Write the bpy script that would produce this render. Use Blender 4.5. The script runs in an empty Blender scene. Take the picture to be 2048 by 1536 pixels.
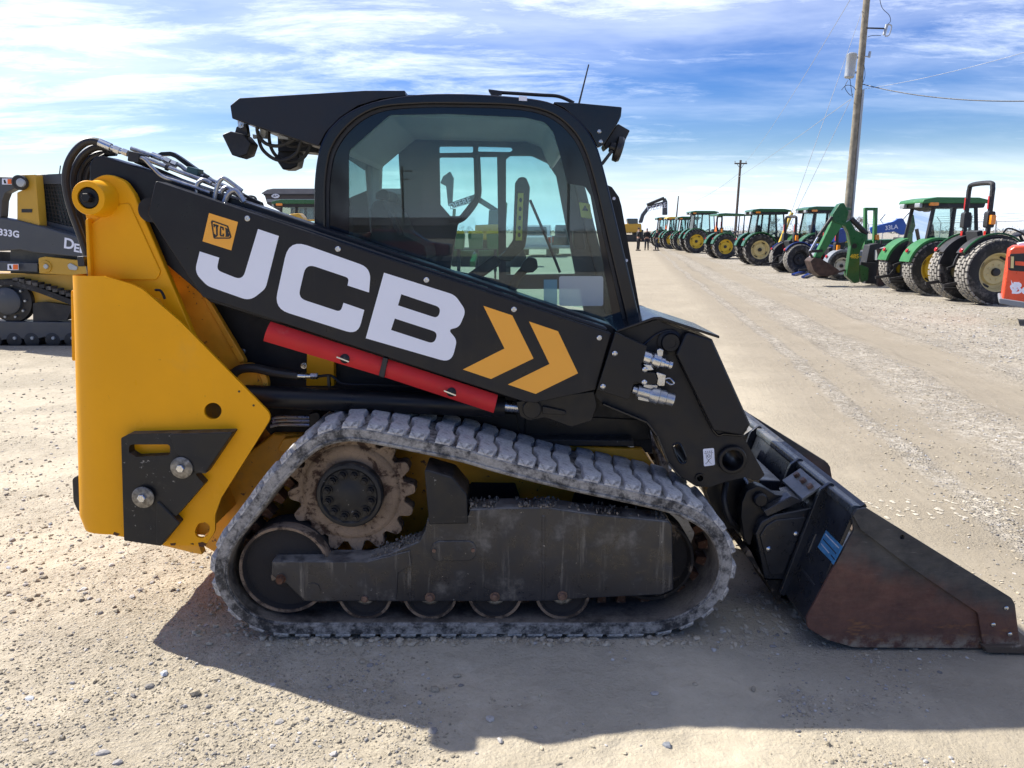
import bpy, bmesh, math, random
import numpy as np
from math import radians, sin, cos, tan, atan2, sqrt, pi
from mathutils import Vector, Matrix
from mathutils.geometry import tessellate_polygon

random.seed(7)
S = bpy.context.scene
COL = S.collection

# ---------------------------------------------------------------- camera, sky, sun
FPX, PITCH, EYE = 1538.0, radians(11.3), 1.60
cam = bpy.data.objects.new('camera', bpy.data.cameras.new('camera'))
COL.objects.link(cam)
cam.data.sensor_width = 36.0
cam.data.lens = FPX / 2048 * 36.0
cam.data.clip_start, cam.data.clip_end = 0.05, 20000
cam.location = (0, 0, EYE)
cam.rotation_euler = (pi / 2 - PITCH, 0, 0)
S.camera = cam

SUN_VEC = Vector((0.80, -0.44, -1.0))            # the way the sunlight travels
SUN_EL = math.asin(1.0 / SUN_VEC.length)
SUN_ROT = atan2(-SUN_VEC.x, -SUN_VEC.y)

W = bpy.data.worlds.new('World')
S.world = W
W.use_nodes = True
wt = W.node_tree
wt.nodes.clear()
def wn(t, **k):
    n = wt.nodes.new(t)
    for a, b in k.items():
        setattr(n, a, b)
    return n
def wl(a, b):
    wt.links.new(a, b)
def wmath(op, a, b=None, clamp=False):
    n = wn('ShaderNodeMath', operation=op, use_clamp=clamp)
    for i, v in enumerate((a, b)):
        if v is None:
            continue
        if isinstance(v, (int, float)):
            n.inputs[i].default_value = v
        else:
            wl(v, n.inputs[i])
    return n.outputs[0]
sky = wn('ShaderNodeTexSky', sky_type='NISHITA', sun_disc=False)
sky.sun_elevation, sky.sun_rotation = SUN_EL, SUN_ROT
sky.altitude, sky.air_density, sky.dust_density, sky.ozone_density = 200, 1.0, 0.6, 2.2
geo = wn('ShaderNodeTexCoord')
sep = wn('ShaderNodeSeparateXYZ')
wl(geo.outputs['Generated'], sep.inputs[0])
zz = wmath('ADD', wmath('MAXIMUM', sep.outputs[2], 0.0), 0.10)
comb = wn('ShaderNodeCombineXYZ')
wl(wmath('DIVIDE', sep.outputs[0], zz), comb.inputs[0])
wl(wmath('DIVIDE', sep.outputs[1], zz), comb.inputs[1])
def wnoise(scale, detail, rough, dist, loc, rot, scl):
    m = wn('ShaderNodeMapping')
    m.inputs['Location'].default_value = loc
    m.inputs['Rotation'].default_value = (0, 0, rot)
    m.inputs['Scale'].default_value = scl
    wl(comb.outputs[0], m.inputs['Vector'])
    n = wn('ShaderNodeTexNoise')
    n.inputs['Scale'].default_value = scale
    n.inputs['Detail'].default_value = detail
    n.inputs['Roughness'].default_value = rough
    n.inputs['Distortion'].default_value = dist
    wl(m.outputs[0], n.inputs['Vector'])
    return n.outputs['Fac']
def wramp(v, lo, hi):
    n = wn('ShaderNodeMapRange', clamp=True, interpolation_type='SMOOTHSTEP')
    n.inputs['From Min'].default_value = lo
    n.inputs['From Max'].default_value = hi
    wl(v, n.inputs['Value'])
    return n.outputs[0]
CLX, CLY = 14.0, 90.3
big = wnoise(0.30, 2.0, 0.5, 0.0, (CLX, CLY, 0), 0.5, (1, 1, 1))
wisp = wnoise(2.3, 11.0, 0.70, 0.35, (CLX + 2, CLY + 3, 1.3), 0.30, (0.55, 1.2, 1))
veil = wnoise(0.9, 6.0, 0.6, 0.3, (CLX - 5, CLY, 2.2), 0.3, (0.5, 1.0, 1))
bank = wmath('MULTIPLY', wmath('MINIMUM', wmath('ADD', sep.outputs[1], 0.25), 0.0), 0.30)      # the cloud bank lies ahead; the glass and paint mirror a clear sky behind
d1 = wmath('ADD', bank, wmath('ADD', wmath('MULTIPLY', big, 0.95), wmath('MULTIPLY', wisp, 0.75)))
m1 = wramp(d1, 0.75, 1.18)
m2 = wmath('MULTIPLY', wramp(wmath('ADD', bank, wmath('ADD', wmath('MULTIPLY', veil, 0.7), wmath('MULTIPLY', big, 0.6))), 0.52, 0.96), 0.5)
cm = wmath('MAXIMUM', wmath('MULTIPLY', m1, 0.86), m2)
haze = wramp(sep.outputs[2], 0.11, 0.0)            # the sky pales evenly towards the whole horizon
SKY_STRENGTH = 0.14
hs = wn('ShaderNodeHueSaturation')
hs.inputs['Hue'].default_value = 0.525
hs.inputs['Saturation'].default_value = 1.58
hs.inputs['Value'].default_value = 0.325
wl(sky.outputs[0], hs.inputs['Color'])
mixh = wn('ShaderNodeMix', data_type='RGBA')
wl(wmath('MULTIPLY', haze, 0.93), mixh.inputs['Factor'])
wl(hs.outputs[0], mixh.inputs['A'])
mixh.inputs['B'].default_value = (2.45, 2.85, 3.5, 1)
mixc = wn('ShaderNodeMix', data_type='RGBA')
wl(cm, mixc.inputs['Factor'])
wl(mixh.outputs['Result'], mixc.inputs['A'])
mixc.inputs['B'].default_value = (4.0, 4.2, 4.45, 1)
bg = wn('ShaderNodeBackground')
bg.inputs['Strength'].default_value = SKY_STRENGTH
wl(mixc.outputs['Result'], bg.inputs['Color'])
wout = wn('ShaderNodeOutputWorld')
wl(bg.outputs[0], wout.inputs['Surface'])

sun = bpy.data.objects.new('sun', bpy.data.lights.new('sun', 'SUN'))
COL.objects.link(sun)
sun.data.energy, sun.data.angle, sun.data.color = 2.85, radians(0.53), (1.0, 0.95, 0.87)
sun.rotation_euler = SUN_VEC.to_track_quat('-Z', 'Y').to_euler()
sun.location = (-8, 6, 12)

S.view_settings.view_transform = 'Standard'
S.view_settings.look = 'None'
S.view_settings.gamma = 1
S.view_settings.use_curve_mapping = False
S.view_settings.exposure = 1.6
S.render.engine = 'CYCLES'
S.cycles.use_denoising = True
S.cycles.transparent_max_bounces = 24
S.cycles.max_bounces = 8
S.cycles.sample_clamp_indirect = 6.0

# ---------------------------------------------------------------- geometry helpers
def ray(px, py):
    u, v = (px - 1024) / FPX, (768 - py) / FPX
    return u, cos(PITCH) + v * sin(PITCH), -sin(PITCH) + v * cos(PITCH)
def P(px, py, Y):
    """a point of the place at depth Y that is seen at pixel px, py"""
    a, b, c = ray(px, py)
    t = Y / b
    return Vector((a * t, Y, EYE + c * t))
def mpp(px, py, Y):
    return Y / ray(px, py)[1] / FPX
def rnd(pts, r=6, n=4):
    """round the corners of a closed polygon; an entry (x, y, r) has its own radius"""
    out = []
    N = len(pts)
    for i in range(N):
        p = pts[i]
        rr = p[2] if len(p) > 2 else r
        a, b, c = Vector(pts[i - 1][:2]), Vector(p[:2]), Vector(pts[(i + 1) % N][:2])
        d1, d2 = a - b, c - b
        l1, l2 = d1.length, d2.length
        if rr <= 0 or l1 < 1e-9 or l2 < 1e-9:
            out.append((b.x, b.y)); continue
        d1 /= l1; d2 /= l2
        ang = math.acos(max(-1, min(1, d1.dot(d2))))
        if ang > 3.0 or ang < 0.05:
            out.append((b.x, b.y)); continue
        k = min(rr / tan(ang / 2), 0.48 * l1, 0.48 * l2)
        s, e = b + d1 * k, b + d2 * k
        for j in range(n + 1):
            t = j / n
            q = s * (1 - t) ** 2 + b * 2 * t * (1 - t) + e * t * t
            out.append((q.x, q.y))
    return out
def ell(cx, cy, rx, ry=None, n=24, a0=0.0):
    ry = rx if ry is None else ry
    return [(cx + rx * cos(a0 + 2 * pi * i / n), cy + ry * sin(a0 + 2 * pi * i / n)) for i in range(n)]
def xz(pts, Y):
    return [(lambda q: (q.x, q.z))(P(p[0], p[1], Y)) for p in pts]
def prw(pts, Y0, Y1, holes=()):
    """prism from an outline in (x, z) between two depths, with holes"""
    loops = [list(pts)] + [list(h) for h in holes]
    clean = []
    for l in loops:
        c = [q for i, q in enumerate(l) if (q[0] - l[i - 1][0]) ** 2 + (q[1] - l[i - 1][1]) ** 2 > 4e-8]
        clean.append(c if len(c) > 2 else l)
    loops = clean
    flat = [p for l in loops for p in l]
    n = len(flat)
    if len(loops) == 1:
        V = [(p[0], Y0, p[1]) for p in flat] + [(p[0], Y1, p[1]) for p in flat]
        return V, [tuple(range(n)), tuple(reversed(range(n, 2 * n)))] + [(i, (i + 1) % n, (i + 1) % n + n, i + n) for i in range(n)]
    tris = tessellate_polygon([[Vector((p[0], p[1], 0)) for p in l] for l in loops])
    V = [(p[0], Y0, p[1]) for p in flat] + [(p[0], Y1, p[1]) for p in flat]
    Fc = [tuple(t) for t in tris] + [tuple(i + n for i in reversed(t)) for t in tris]
    o = 0
    for l in loops:
        m = len(l)
        for i in range(m):
            a, b = o + i, o + (i + 1) % m
            Fc.append((a, b, b + n, a + n))
        o += m
    return V, Fc
def pr(pts, Y0, Y1, holes=(), Yt=None):
    """the same from an outline in pixels seen at depth Yt (the near face unless given)"""
    Yt = Y0 if Yt is None else Yt
    return prw(xz(pts, Yt), Y0, Y1, [xz(h, Yt) for h in holes])
def box(x0, x1, y0, y1, z0, z1):
    V = [(x, y, z) for x in (x0, x1) for y in (y0, y1) for z in (z0, z1)]
    return V, [(0, 1, 3, 2), (4, 6, 7, 5), (0, 4, 5, 1), (2, 3, 7, 6), (0, 2, 6, 4), (1, 5, 7, 3)]
def frame_of(d):
    d = Vector(d).normalized()
    u = d.cross(Vector((0, 0, 1)))
    if u.length < 1e-3:
        u = d.cross(Vector((1, 0, 0)))
    u.normalize()
    return d, u, u.cross(d)
def lathe(c, axis, prof, n=24, a0=0.0, ring=False):
    """profile of (radius, along) turned about an axis through c"""
    d, u, w = frame_of(axis)
    c = Vector(c)
    V, Fc = [], []
    for r, h in prof:
        for i in range(n):
            a = a0 + 2 * pi * i / n
            V.append(tuple(c + d * h + (u * cos(a) + w * sin(a)) * max(r, 1e-5)))
    for j in range(len(prof) - 1):
        for i in range(n):
            k = (i + 1) % n
            Fc.append((j * n + i, j * n + k, (j + 1) * n + k, (j + 1) * n + i))
    if ring:
        j = len(prof) - 1
        for i in range(n):
            k = (i + 1) % n
            Fc.append((j * n + i, j * n + k, k, i))
        return V, Fc
    Fc.append(tuple(range(n)))
    Fc.append(tuple(reversed(range((len(prof) - 1) * n, len(prof) * n))))
    return V, Fc
def cyl(a, b, r0, r1=None, n=16):
    a, b = Vector(a), Vector(b)
    return lathe(a, b - a, [(r0, 0), (r0 if r1 is None else r1, (b - a).length)], n)
def smooth_path(pts, k=6, closed=False):
    pts = [Vector(p) for p in pts]
    if len(pts) < 3:
        return pts
    out = []
    N = len(pts)
    rng = range(N if closed else N - 1)
    for i in rng:
        if closed:
            p0, p1, p2, p3 = pts[i - 1], pts[i], pts[(i + 1) % N], pts[(i + 2) % N]
        else:
            p0, p1, p2, p3 = pts[max(i - 1, 0)], pts[i], pts[i + 1], pts[min(i + 2, N - 1)]
        for j in range(k):
            t = j / k
            out.append(0.5 * ((2 * p1) + (p2 - p0) * t + (2 * p0 - 5 * p1 + 4 * p2 - p3) * t * t + (3 * p1 - p0 - 3 * p2 + p3) * t ** 3))
    if not closed:
        out.append(pts[-1])
    return out
def tube(pts, r, n=8, k=5, r1=None):
    pts = smooth_path(pts, k)
    V, Fc = [], []
    up = None
    N = len(pts)
    for i, p in enumerate(pts):
        d = (pts[min(i + 1, N - 1)] - pts[max(i - 1, 0)]).normalized()
        if up is None:
            _, u, _ = frame_of(d)
        else:
            u = (up - d * up.dot(d))
            u = u.normalized() if u.length > 1e-6 else frame_of(d)[1]
        up = u
        w = d.cross(u)
        rr = r if r1 is None else r + (r1 - r) * i / (N - 1)
        for q in range(n):
            a = 2 * pi * q / n
            V.append(tuple(p + (u * cos(a) + w * sin(a)) * rr))
    for i in range(N - 1):
        for q in range(n):
            k2 = (q + 1) % n
            Fc.append((i * n + q, i * n + k2, (i + 1) * n + k2, (i + 1) * n + q))
    Fc.append(tuple(reversed(range(n))))
    Fc.append(tuple(range((N - 1) * n, N * n)))
    return V, Fc
def bar(a, b, w, h, upv=(0, 0, 1)):
    """a straight bar of section w by h between two points"""
    a, b = Vector(a), Vector(b)
    d = (b - a).normalized()
    s = d.cross(Vector(upv))
    if s.length < 1e-4:
        s = d.cross(Vector((0, 1, 0)))
    s.normalize()
    u = s.cross(d)
    V = []
    for p in (a, b):
        for i, j in ((-1, -1), (1, -1), (1, 1), (-1, 1)):
            V.append(tuple(p + s * (i * w / 2) + u * (j * h / 2)))
    return V, [(3, 2, 1, 0), (4, 5, 6, 7), (0, 1, 5, 4), (1, 2, 6, 5), (2, 3, 7, 6), (3, 0, 4, 7)]
def hexbolt(c, axis, r, h, washer=1.5):
    g = [lathe(c, axis, [(r, 0), (r, h * 0.85), (r * 0.85, h)], 6)]
    if washer:
        g.append(lathe(c, axis, [(r * washer, 0), (r * washer, h * 0.25)], 16))
    return g
def rbox(x0, x1, y0, y1, z0, z1, r=0.05, n=3):
    """a box whose section in x and z has round corners"""
    return prw(rnd([(x0, z0), (x1, z0), (x1, z1), (x0, z1)], r, n), y0, y1)
def tf(g, M):
    return [tuple(M @ Vector(v)) for v in g[0]], g[1]
def mirror_y(g, y):
    return [(v[0], 2 * y - v[1], v[2]) for v in g[0]], [tuple(reversed(f)) for f in g[1]]

def aslist(g):
    return [g] if isinstance(g, tuple) else list(g)
def mesh_of(name, geos, mat, smooth=35, recalc=True, merge=False):
    V, Fc = [], []
    for g in aslist(geos):
        o = len(V)
        V += [tuple(v) for v in g[0]]
        Fc += [tuple(i + o for i in f) for f in g[1]]
    me = bpy.data.meshes.new(name)
    me.from_pydata(V, [], Fc)
    if recalc:
        bm = bmesh.new()
        bm.from_mesh(me)
        bmesh.ops.recalc_face_normals(bm, faces=bm.faces)
        if merge:
            bmesh.ops.dissolve_limit(bm, angle_limit=radians(0.4), use_dissolve_boundaries=False, verts=bm.verts, edges=bm.edges)
        bm.to_mesh(me)
        bm.free()
    if smooth:
        me.polygons.foreach_set('use_smooth', [True] * len(me.polygons))
        me.set_sharp_from_angle(angle=radians(smooth))
    if mat is not None:
        me.materials.append(mat)
    return me
def root_of(o):
    while o.parent is not None:
        o = o.parent
    return o
def mk(name, geos, mat, parent=None, smooth=35, bevel=0.0, seg=2, loc=None, recalc=True):
    """link one mesh object built from world-space pieces; as a part it hangs under its parent"""
    off = root_of(parent).location.copy() if parent is not None else (Vector(loc) if loc is not None else Vector((0, 0, 0)))
    gs = [([(v[0] - off[0], v[1] - off[1], v[2] - off[2]) for v in g[0]], g[1]) for g in aslist(geos)]
    o = bpy.data.objects.new(name, mesh_of(name, gs, mat, smooth, recalc, bevel > 0))
    COL.objects.link(o)
    if parent is not None:
        o.parent = parent
    else:
        o.location = off
    if bevel:
        b = o.modifiers.new('bevel', 'BEVEL')
        b.width, b.segments, b.limit_method, b.angle_limit = bevel, seg, 'ANGLE', radians(40)
        b.harden_normals = True
    return o
def mks(name, geos, *a, **k):
    return [mk(name, [g], *a, **k) for g in geos]
def tag(o, label=None, cat=None, group=None, kind=None):
    for k, v in (('label', label), ('category', cat), ('group', group), ('kind', kind)):
        if v:
            o[k] = v
    return o
def thing(name, loc, label, cat, group=None, rz=0.0):
    o = bpy.data.objects.new(name, None)
    o.empty_display_size = 0.3
    COL.objects.link(o)
    o.location = loc
    o.rotation_euler = (0, 0, rz)
    return tag(o, label, cat, group)
def copy_tree(o, parent=None):
    c = o.copy()
    COL.objects.link(c)
    c.parent = parent
    for ch in list(o.children):
        copy_tree(ch, c)
    return c
def text_geo(s, size, M, depth=0.001, bold=0.0, spacing=1.0, shear=0.0):
    """flat lettering as mesh; drawn in its local x, y plane, centred, then moved by M"""
    cu = bpy.data.curves.new('t', 'FONT')
    cu.body = s
    cu.size = size
    cu.align_x, cu.align_y = 'CENTER', 'CENTER'
    cu.extrude = depth
    cu.offset = bold
    cu.space_character = spacing
    cu.shear = shear
    cu.resolution_u = 3
    ob = bpy.data.objects.new('t', cu)
    COL.objects.link(ob)
    dg = bpy.context.evaluated_depsgraph_get()
    me = bpy.data.meshes.new_from_object(ob.evaluated_get(dg))
    g = ([tuple(M @ v.co) for v in me.vertices], [tuple(p.vertices) for p in me.polygons])
    bpy.data.objects.remove(ob)
    bpy.data.curves.remove(cu)
    bpy.data.meshes.remove(me)
    return g
def on_side(c, rot=0.0, s=1.0):
    """matrix that stands lettering upright facing -Y at c, turned by rot in its plane"""
    return Matrix.Translation(c) @ Matrix.Rotation(pi / 2, 4, 'X') @ Matrix.Rotation(rot, 4, 'Z') @ Matrix.Scale(s, 4)

# ---------------------------------------------------------------- materials
class NT:
    def __init__(self, name):
        self.m = bpy.data.materials.new(name)
        self.m.use_nodes = True
        self.t = self.m.node_tree
        self.b = self.t.nodes['Principled BSDF']
        self.out = self.t.nodes['Material Output']
        self.tc = None
    def n(self, t, **k):
        x = self.t.nodes.new(t)
        for a, b in k.items():
            setattr(x, a, b)
        return x
    def l(self, a, b):
        self.t.links.new(a, b)
    def put(self, sock, v):
        if isinstance(v, (int, float)):
            sock.default_value = v
        elif isinstance(v, tuple):
            sock.default_value = (*v, 1) if len(v) == 3 and sock.type == 'RGBA' else v
        else:
            self.l(v, sock)
    def coord(self, scale=(1, 1, 1), rot=(0, 0, 0), loc=(0, 0, 0), kind='Object'):
        if self.tc is None:
            self.tc = self.n('ShaderNodeTexCoord')
        mp = self.n('ShaderNodeMapping')
        mp.inputs['Scale'].default_value = scale
        mp.inputs['Rotation'].default_value = rot
        mp.inputs['Location'].default_value = loc
        self.l(self.tc.outputs[kind], mp.inputs['Vector'])
        return mp.outputs[0]
    def noise(self, scale, detail=5, rough=0.55, vec=None, dist=0.0):
        x = self.n('ShaderNodeTexNoise')
        x.inputs['Scale'].default_value = scale
        x.inputs['Detail'].default_value = detail
        x.inputs['Roughness'].default_value = rough
        x.inputs['Distortion'].default_value = dist
        self.l(self.coord() if vec is None else vec, x.inputs['Vector'])
        return x.outputs['Fac']
    def voro(self, scale, vec=None, out='Distance', feature='F1', rand=1.0):
        x = self.n('ShaderNodeTexVoronoi', feature=feature)
        x.inputs['Scale'].default_value = scale
        x.inputs['Randomness'].default_value = rand
        self.l(self.coord() if vec is None else vec, x.inputs['Vector'])
        return x.outputs[out]
    def ramp(self, v, lo, hi, a=0.0, b=1.0):
        x = self.n('ShaderNodeMapRange', clamp=True, interpolation_type='SMOOTHSTEP')
        for i, q in zip(('From Min', 'From Max', 'To Min', 'To Max'), (lo, hi, a, b)):
            x.inputs[i].default_value = q
        self.put(x.inputs['Value'], v)
        return x.outputs[0]
    def math(self, op, a, b=None, clamp=False):
        x = self.n('ShaderNodeMath', operation=op, use_clamp=clamp)
        self.put(x.inputs[0], a)
        if b is not None:
            self.put(x.inputs[1], b)
        return x.outputs[0]
    def mix(self, f, a, b, mode='MIX'):
        x = self.n('ShaderNodeMix', data_type='RGBA', blend_type=mode)
        self.put(x.inputs['Factor'], f)
        self.put(x.inputs['A'], a)
        self.put(x.inputs['B'], b)
        return x.outputs['Result']
    def normal_z(self):
        g = self.n('ShaderNodeNewGeometry')
        s = self.n('ShaderNodeSeparateXYZ')
        self.l(g.outputs['Normal'], s.inputs[0])
        return s.outputs[2]
    def xyz(self, kind='Object'):
        s = self.n('ShaderNodeSeparateXYZ')
        self.l(self.coord(kind=kind), s.inputs[0])
        return s.outputs
    def bump(self, h, strength, dist=0.01):
        x = self.n('ShaderNodeBump')
        x.inputs['Strength'].default_value = strength
        x.inputs['Distance'].default_value = dist
        self.l(h, x.inputs['Height'])
        self.l(x.outputs[0], self.b.inputs['Normal'])
    def set(self, **k):
        for a, v in k.items():
            self.put(self.b.inputs[a.replace('_', ' ')], v)
        return self.m

def paint(name, col, rough=0.42, metal=0.0, var=0.10, vs=2.5, dust=0.0, dcol=(0.34, 0.30, 0.25), ds=5.0, up=0.0,
          bump=0.04, bs=90.0, coat=0.0, streak=0.0, chips=0.0, chipcol=(0.03, 0.03, 0.03), spec=0.5, rv=0.15, scratch=0.0):
    """painted or bare surface with cloudy tone, dust, streaks and chips"""
    t = NT(name)
    v = t.noise(vs, 6, 0.6)
    dark = tuple(c * (1 - var) for c in col)
    lite = tuple(min(1, c * (1 + var)) for c in col)
    c = t.mix(t.ramp(v, 0.3, 0.7), dark, lite)
    rg = t.ramp(t.noise(vs * 4, 5, 0.65), 0.25, 0.75, max(rough - rv, 0.05), min(rough + rv, 1))
    if dust > 0 or up > 0:
        d = t.ramp(t.noise(ds, 9, 0.68), 0.62 - 0.35 * dust, 0.86 - 0.28 * dust, 0, min(1, 0.35 + dust))
        if up > 0:
            u = t.math('MULTIPLY', t.ramp(t.normal_z(), 0.25, 0.9), t.ramp(t.noise(ds * 1.7, 8, 0.7), 0.3, 0.62))
            d = t.math('MAXIMUM', d if dust > 0 else 0.0, t.math('MULTIPLY', u, up))
        c = t.mix(d, c, dcol)
        rg = t.math('MAXIMUM', rg, t.math('MULTIPLY', d, 0.9))
    if streak > 0:
        s = t.ramp(t.noise(3.0, 8, 0.7, t.coord(scale=(9, 9, 0.7))), 0.56, 0.75, 0, streak)
        c = t.mix(s, c, dcol)
    if chips > 0:
        k = t.ramp(t.noise(38, 6, 0.7), 0.70 - 0.1 * chips, 0.72 - 0.1 * chips)
        c = t.mix(k, c, chipcol)
    if scratch > 0:
        a_ = t.ramp(t.noise(7.0, 8, 0.75, t.coord(scale=(1.0, 1, 9), rot=(0, 0.5, 0))), 0.655, 0.69, 0, scratch)
        b_ = t.ramp(t.noise(5.0, 8, 0.75, t.coord(scale=(8, 1, 1.0), rot=(0, 0.35, 0))), 0.665, 0.70, 0, scratch)
        c = t.mix(t.math('MAXIMUM', a_, b_), c, dcol)
    if bump > 0:
        t.bump(t.noise(bs, 4, 0.6), bump, 0.004)
    return t.set(Base_Color=c, Roughness=rg, Metallic=metal, Coat_Weight=coat, Coat_Roughness=0.12, Specular_IOR_Level=spec)

M = {}
YEL = (0.80, 0.365, 0.006)
M['yellow'] = paint('yellow_paint', YEL, 0.40, var=0.06, vs=1.6, dust=0.03, dcol=(0.56, 0.33, 0.08), bump=0.05, bs=120, ds=4, spec=0.2, streak=0.06, chips=0.12, chipcol=(0.30, 0.16, 0.03))
M['yellow_dirty'] = paint('yellow_paint_dirty', (0.74, 0.345, 0.02), 0.5, var=0.14, vs=5, dust=0.14, dcol=(0.34, 0.22, 0.10), ds=9, chips=0.7, chipcol=(0.12, 0.05, 0.02))
M['decal_yellow'] = paint('decal_yellow', (0.86, 0.39, 0.04), 0.45, var=0.02, bump=0)
M['decal_white'] = paint('decal_white', (0.76, 0.79, 0.88), 0.42, var=0.02, bump=0)
M['decal_black'] = paint('decal_black', (0.012, 0.012, 0.013), 0.45, var=0.02, bump=0)
M['arm'] = paint('charcoal_arm_paint', (0.0110, 0.0115, 0.0140), 0.40, var=0.10, vs=3, dust=0.10, dcol=(0.032, 0.032, 0.033), bump=0.05, bs=260, spec=0.3, streak=0.25, scratch=0.3)
M['black'] = paint('black_paint', (0.0075, 0.008, 0.010), 0.40, var=0.15, dust=0.05, dcol=(0.06, 0.057, 0.053), bump=0.04, bs=200, spec=0.32)
M['cab'] = paint('black_cab_paint', (0.0055, 0.0065, 0.010), 0.22, var=0.10, dust=0.0, bump=0.02, bs=220, rv=0.06, spec=0.45)
M['visor'] = paint('visor_plastic', (0.011, 0.013, 0.019), 0.42, var=0.06, bump=0.06, bs=300, spec=0.4)
M['blackdusty'] = paint('black_dusty', (0.0095, 0.0105, 0.013), 0.46, var=0.2, dust=0.12, dcol=(0.13, 0.12, 0.105), ds=9, up=0.6, chips=0.45, chipcol=(0.22, 0.21, 0.20), spec=0.35, scratch=0.35)
M['darkbox'] = paint('dark_panel', (0.007, 0.007, 0.009), 0.6, var=0.2, dust=0.08, dcol=(0.06, 0.055, 0.05))
M['under'] = paint('undercarriage_paint', (0.0115, 0.0140, 0.021), 0.36, var=0.25, vs=4, dust=0.29, dcol=(0.22, 0.205, 0.18), ds=8.0, up=1.0, streak=0.7, chips=0.3, chipcol=(0.25, 0.23, 0.20), scratch=0.5, bump=0.10, bs=70)
M['steel'] = paint('zinc_steel', (0.55, 0.56, 0.57), 0.28, metal=1.0, var=0.12, vs=20, bump=0.03)
M['pipe'] = paint('galvanised_pipe', (0.42, 0.43, 0.44), 0.36, metal=0.9, var=0.15, vs=14, dust=0.06)
M['boltdirty'] = paint('dirty_bolt', (0.16, 0.10, 0.075), 0.6, metal=0.4, var=0.35, vs=40, dust=0.2)
M['washer'] = paint('worn_washer', (0.20, 0.19, 0.17), 0.5, metal=0.7, var=0.5, vs=60, dust=0.15)
M['hose'] = paint('rubber_hose', (0.018, 0.017, 0.017), 0.55, var=0.15, dust=0.08, dcol=(0.12, 0.11, 0.10), bump=0.06, bs=300)
M['loom'] = paint('wire_loom', (0.06, 0.056, 0.052), 0.6, var=0.2, dust=0.2, bump=0.1, bs=400)
M['red'] = paint('red_paint', (0.50, 0.022, 0.026), 0.58, var=0.10, vs=6, dust=0.10, bump=0.05, bs=160, spec=0.3)
M['plastic'] = paint('black_plastic', (0.016, 0.016, 0.018), 0.5, var=0.1, bump=0.04, bs=300)
M['grey_trim'] = paint('grey_trim', (0.52, 0.54, 0.54), 0.75, var=0.05, bump=0.05, bs=200)
M['dark_trim'] = paint('dark_trim', (0.05, 0.055, 0.06), 0.7, var=0.08, bump=0.05, bs=200)
M['seat'] = paint('seat_cloth', (0.03, 0.032, 0.035), 0.8, var=0.1, bump=0.1, bs=400)
M['red_lens'] = paint('red_lens', (0.45, 0.01, 0.01), 0.15, bump=0, coat=0.5)
M['amber'] = paint('amber_lens', (0.85, 0.26, 0.01), 0.2, bump=0, coat=0.4)
M['yellow_label'] = paint('yellow_label', (0.72, 0.60, 0.10), 0.45, var=0.03, bump=0)
M['white'] = paint('white_paint', (0.72, 0.72, 0.70), 0.4, var=0.04)

def glass(name, tint, refl=1.0, rough=0.0, film=0.05):
    t = NT(name)
    tr = t.n('ShaderNodeBsdfTransparent')
    tr.inputs[0].default_value = (*tint, 1)
    gl = t.n('ShaderNodeBsdfGlossy')
    gl.inputs['Roughness'].default_value = rough
    fr = t.n('ShaderNodeFresnel')
    fr.inputs[0].default_value = 1.5
    mx = t.n('ShaderNodeMixShader')
    t.l(t.math('MULTIPLY', fr.outputs[0], refl, clamp=True), mx.inputs[0])
    t.l(tr.outputs[0], mx.inputs[1])
    t.l(gl.outputs[0], mx.inputs[2])
    df = t.n('ShaderNodeBsdfDiffuse')
    df.inputs[0].default_value = (0.5, 0.48, 0.44, 1)
    m2_ = t.n('ShaderNodeMixShader')
    smear = t.math('MULTIPLY', t.ramp(t.noise(6.0, 8, 0.7, t.coord(scale=(1, 1, 0.35), rot=(0, 0.4, 0))), 0.42, 0.75, 0.0, 1.0), film)
    t.l(t.math('ADD', smear, film * 0.25), m2_.inputs[0])
    t.l(mx.outputs[0], m2_.inputs[1])
    t.l(df.outputs[0], m2_.inputs[2])
    t.l(m2_.outputs[0], t.out.inputs['Surface'])
    return t.m
M['glass'] = glass('cab_glass', (0.80, 0.93, 0.92), 1.15)
M['glass_far'] = glass('tractor_glass', (0.84, 0.92, 0.91), 1.0)
def frosted(name, col, a):
    t = NT(name)
    tr = t.n('ShaderNodeBsdfTransparent')
    mx = t.n('ShaderNodeMixShader')
    mx.inputs[0].default_value = a
    t.set(Base_Color=col, Roughness=0.4)
    t.l(tr.outputs[0], mx.inputs[1])
    t.l(t.b.outputs[0], mx.inputs[2])
    t.l(mx.outputs[0], t.out.inputs['Surface'])
    return t.m
M['sticker'] = frosted('pale_sticker', (0.55, 0.60, 0.58), 0.62)
M['sticker2'] = frosted('teal_sticker', (0.20, 0.40, 0.45), 0.55)

def rubber_mat(name, dusty, base=(0.020, 0.021, 0.024), dcol=(0.46, 0.45, 0.44), sc=16.0):
    t = NT(name)
    a = t.noise(sc, 10, 0.72)
    b = t.noise(sc * 0.22, 5, 0.6)
    k = t.math('ADD', t.math('MULTIPLY', a, 0.75), t.math('MULTIPLY', b, 0.35))
    d = t.ramp(k, 0.66 - 0.34 * dusty, 0.80 - 0.26 * dusty)
    fine = t.ramp(t.noise(90, 6, 0.7), 0.3, 0.75, 0.7, 1.12)
    c = t.mix(t.math('MULTIPLY', d, fine, clamp=True), base, dcol)
    t.bump(t.math('ADD', a, t.math('MULTIPLY', t.noise(70, 6, 0.7), 0.5)), 0.55, 0.008)
    return t.set(Base_Color=c, Roughness=t.ramp(d, 0, 1, 0.55, 0.95), Specular_IOR_Level=0.35)
M['lug'] = rubber_mat('dusty_tread_rubber', 0.95, dcol=(0.54, 0.525, 0.50), sc=30)
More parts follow.
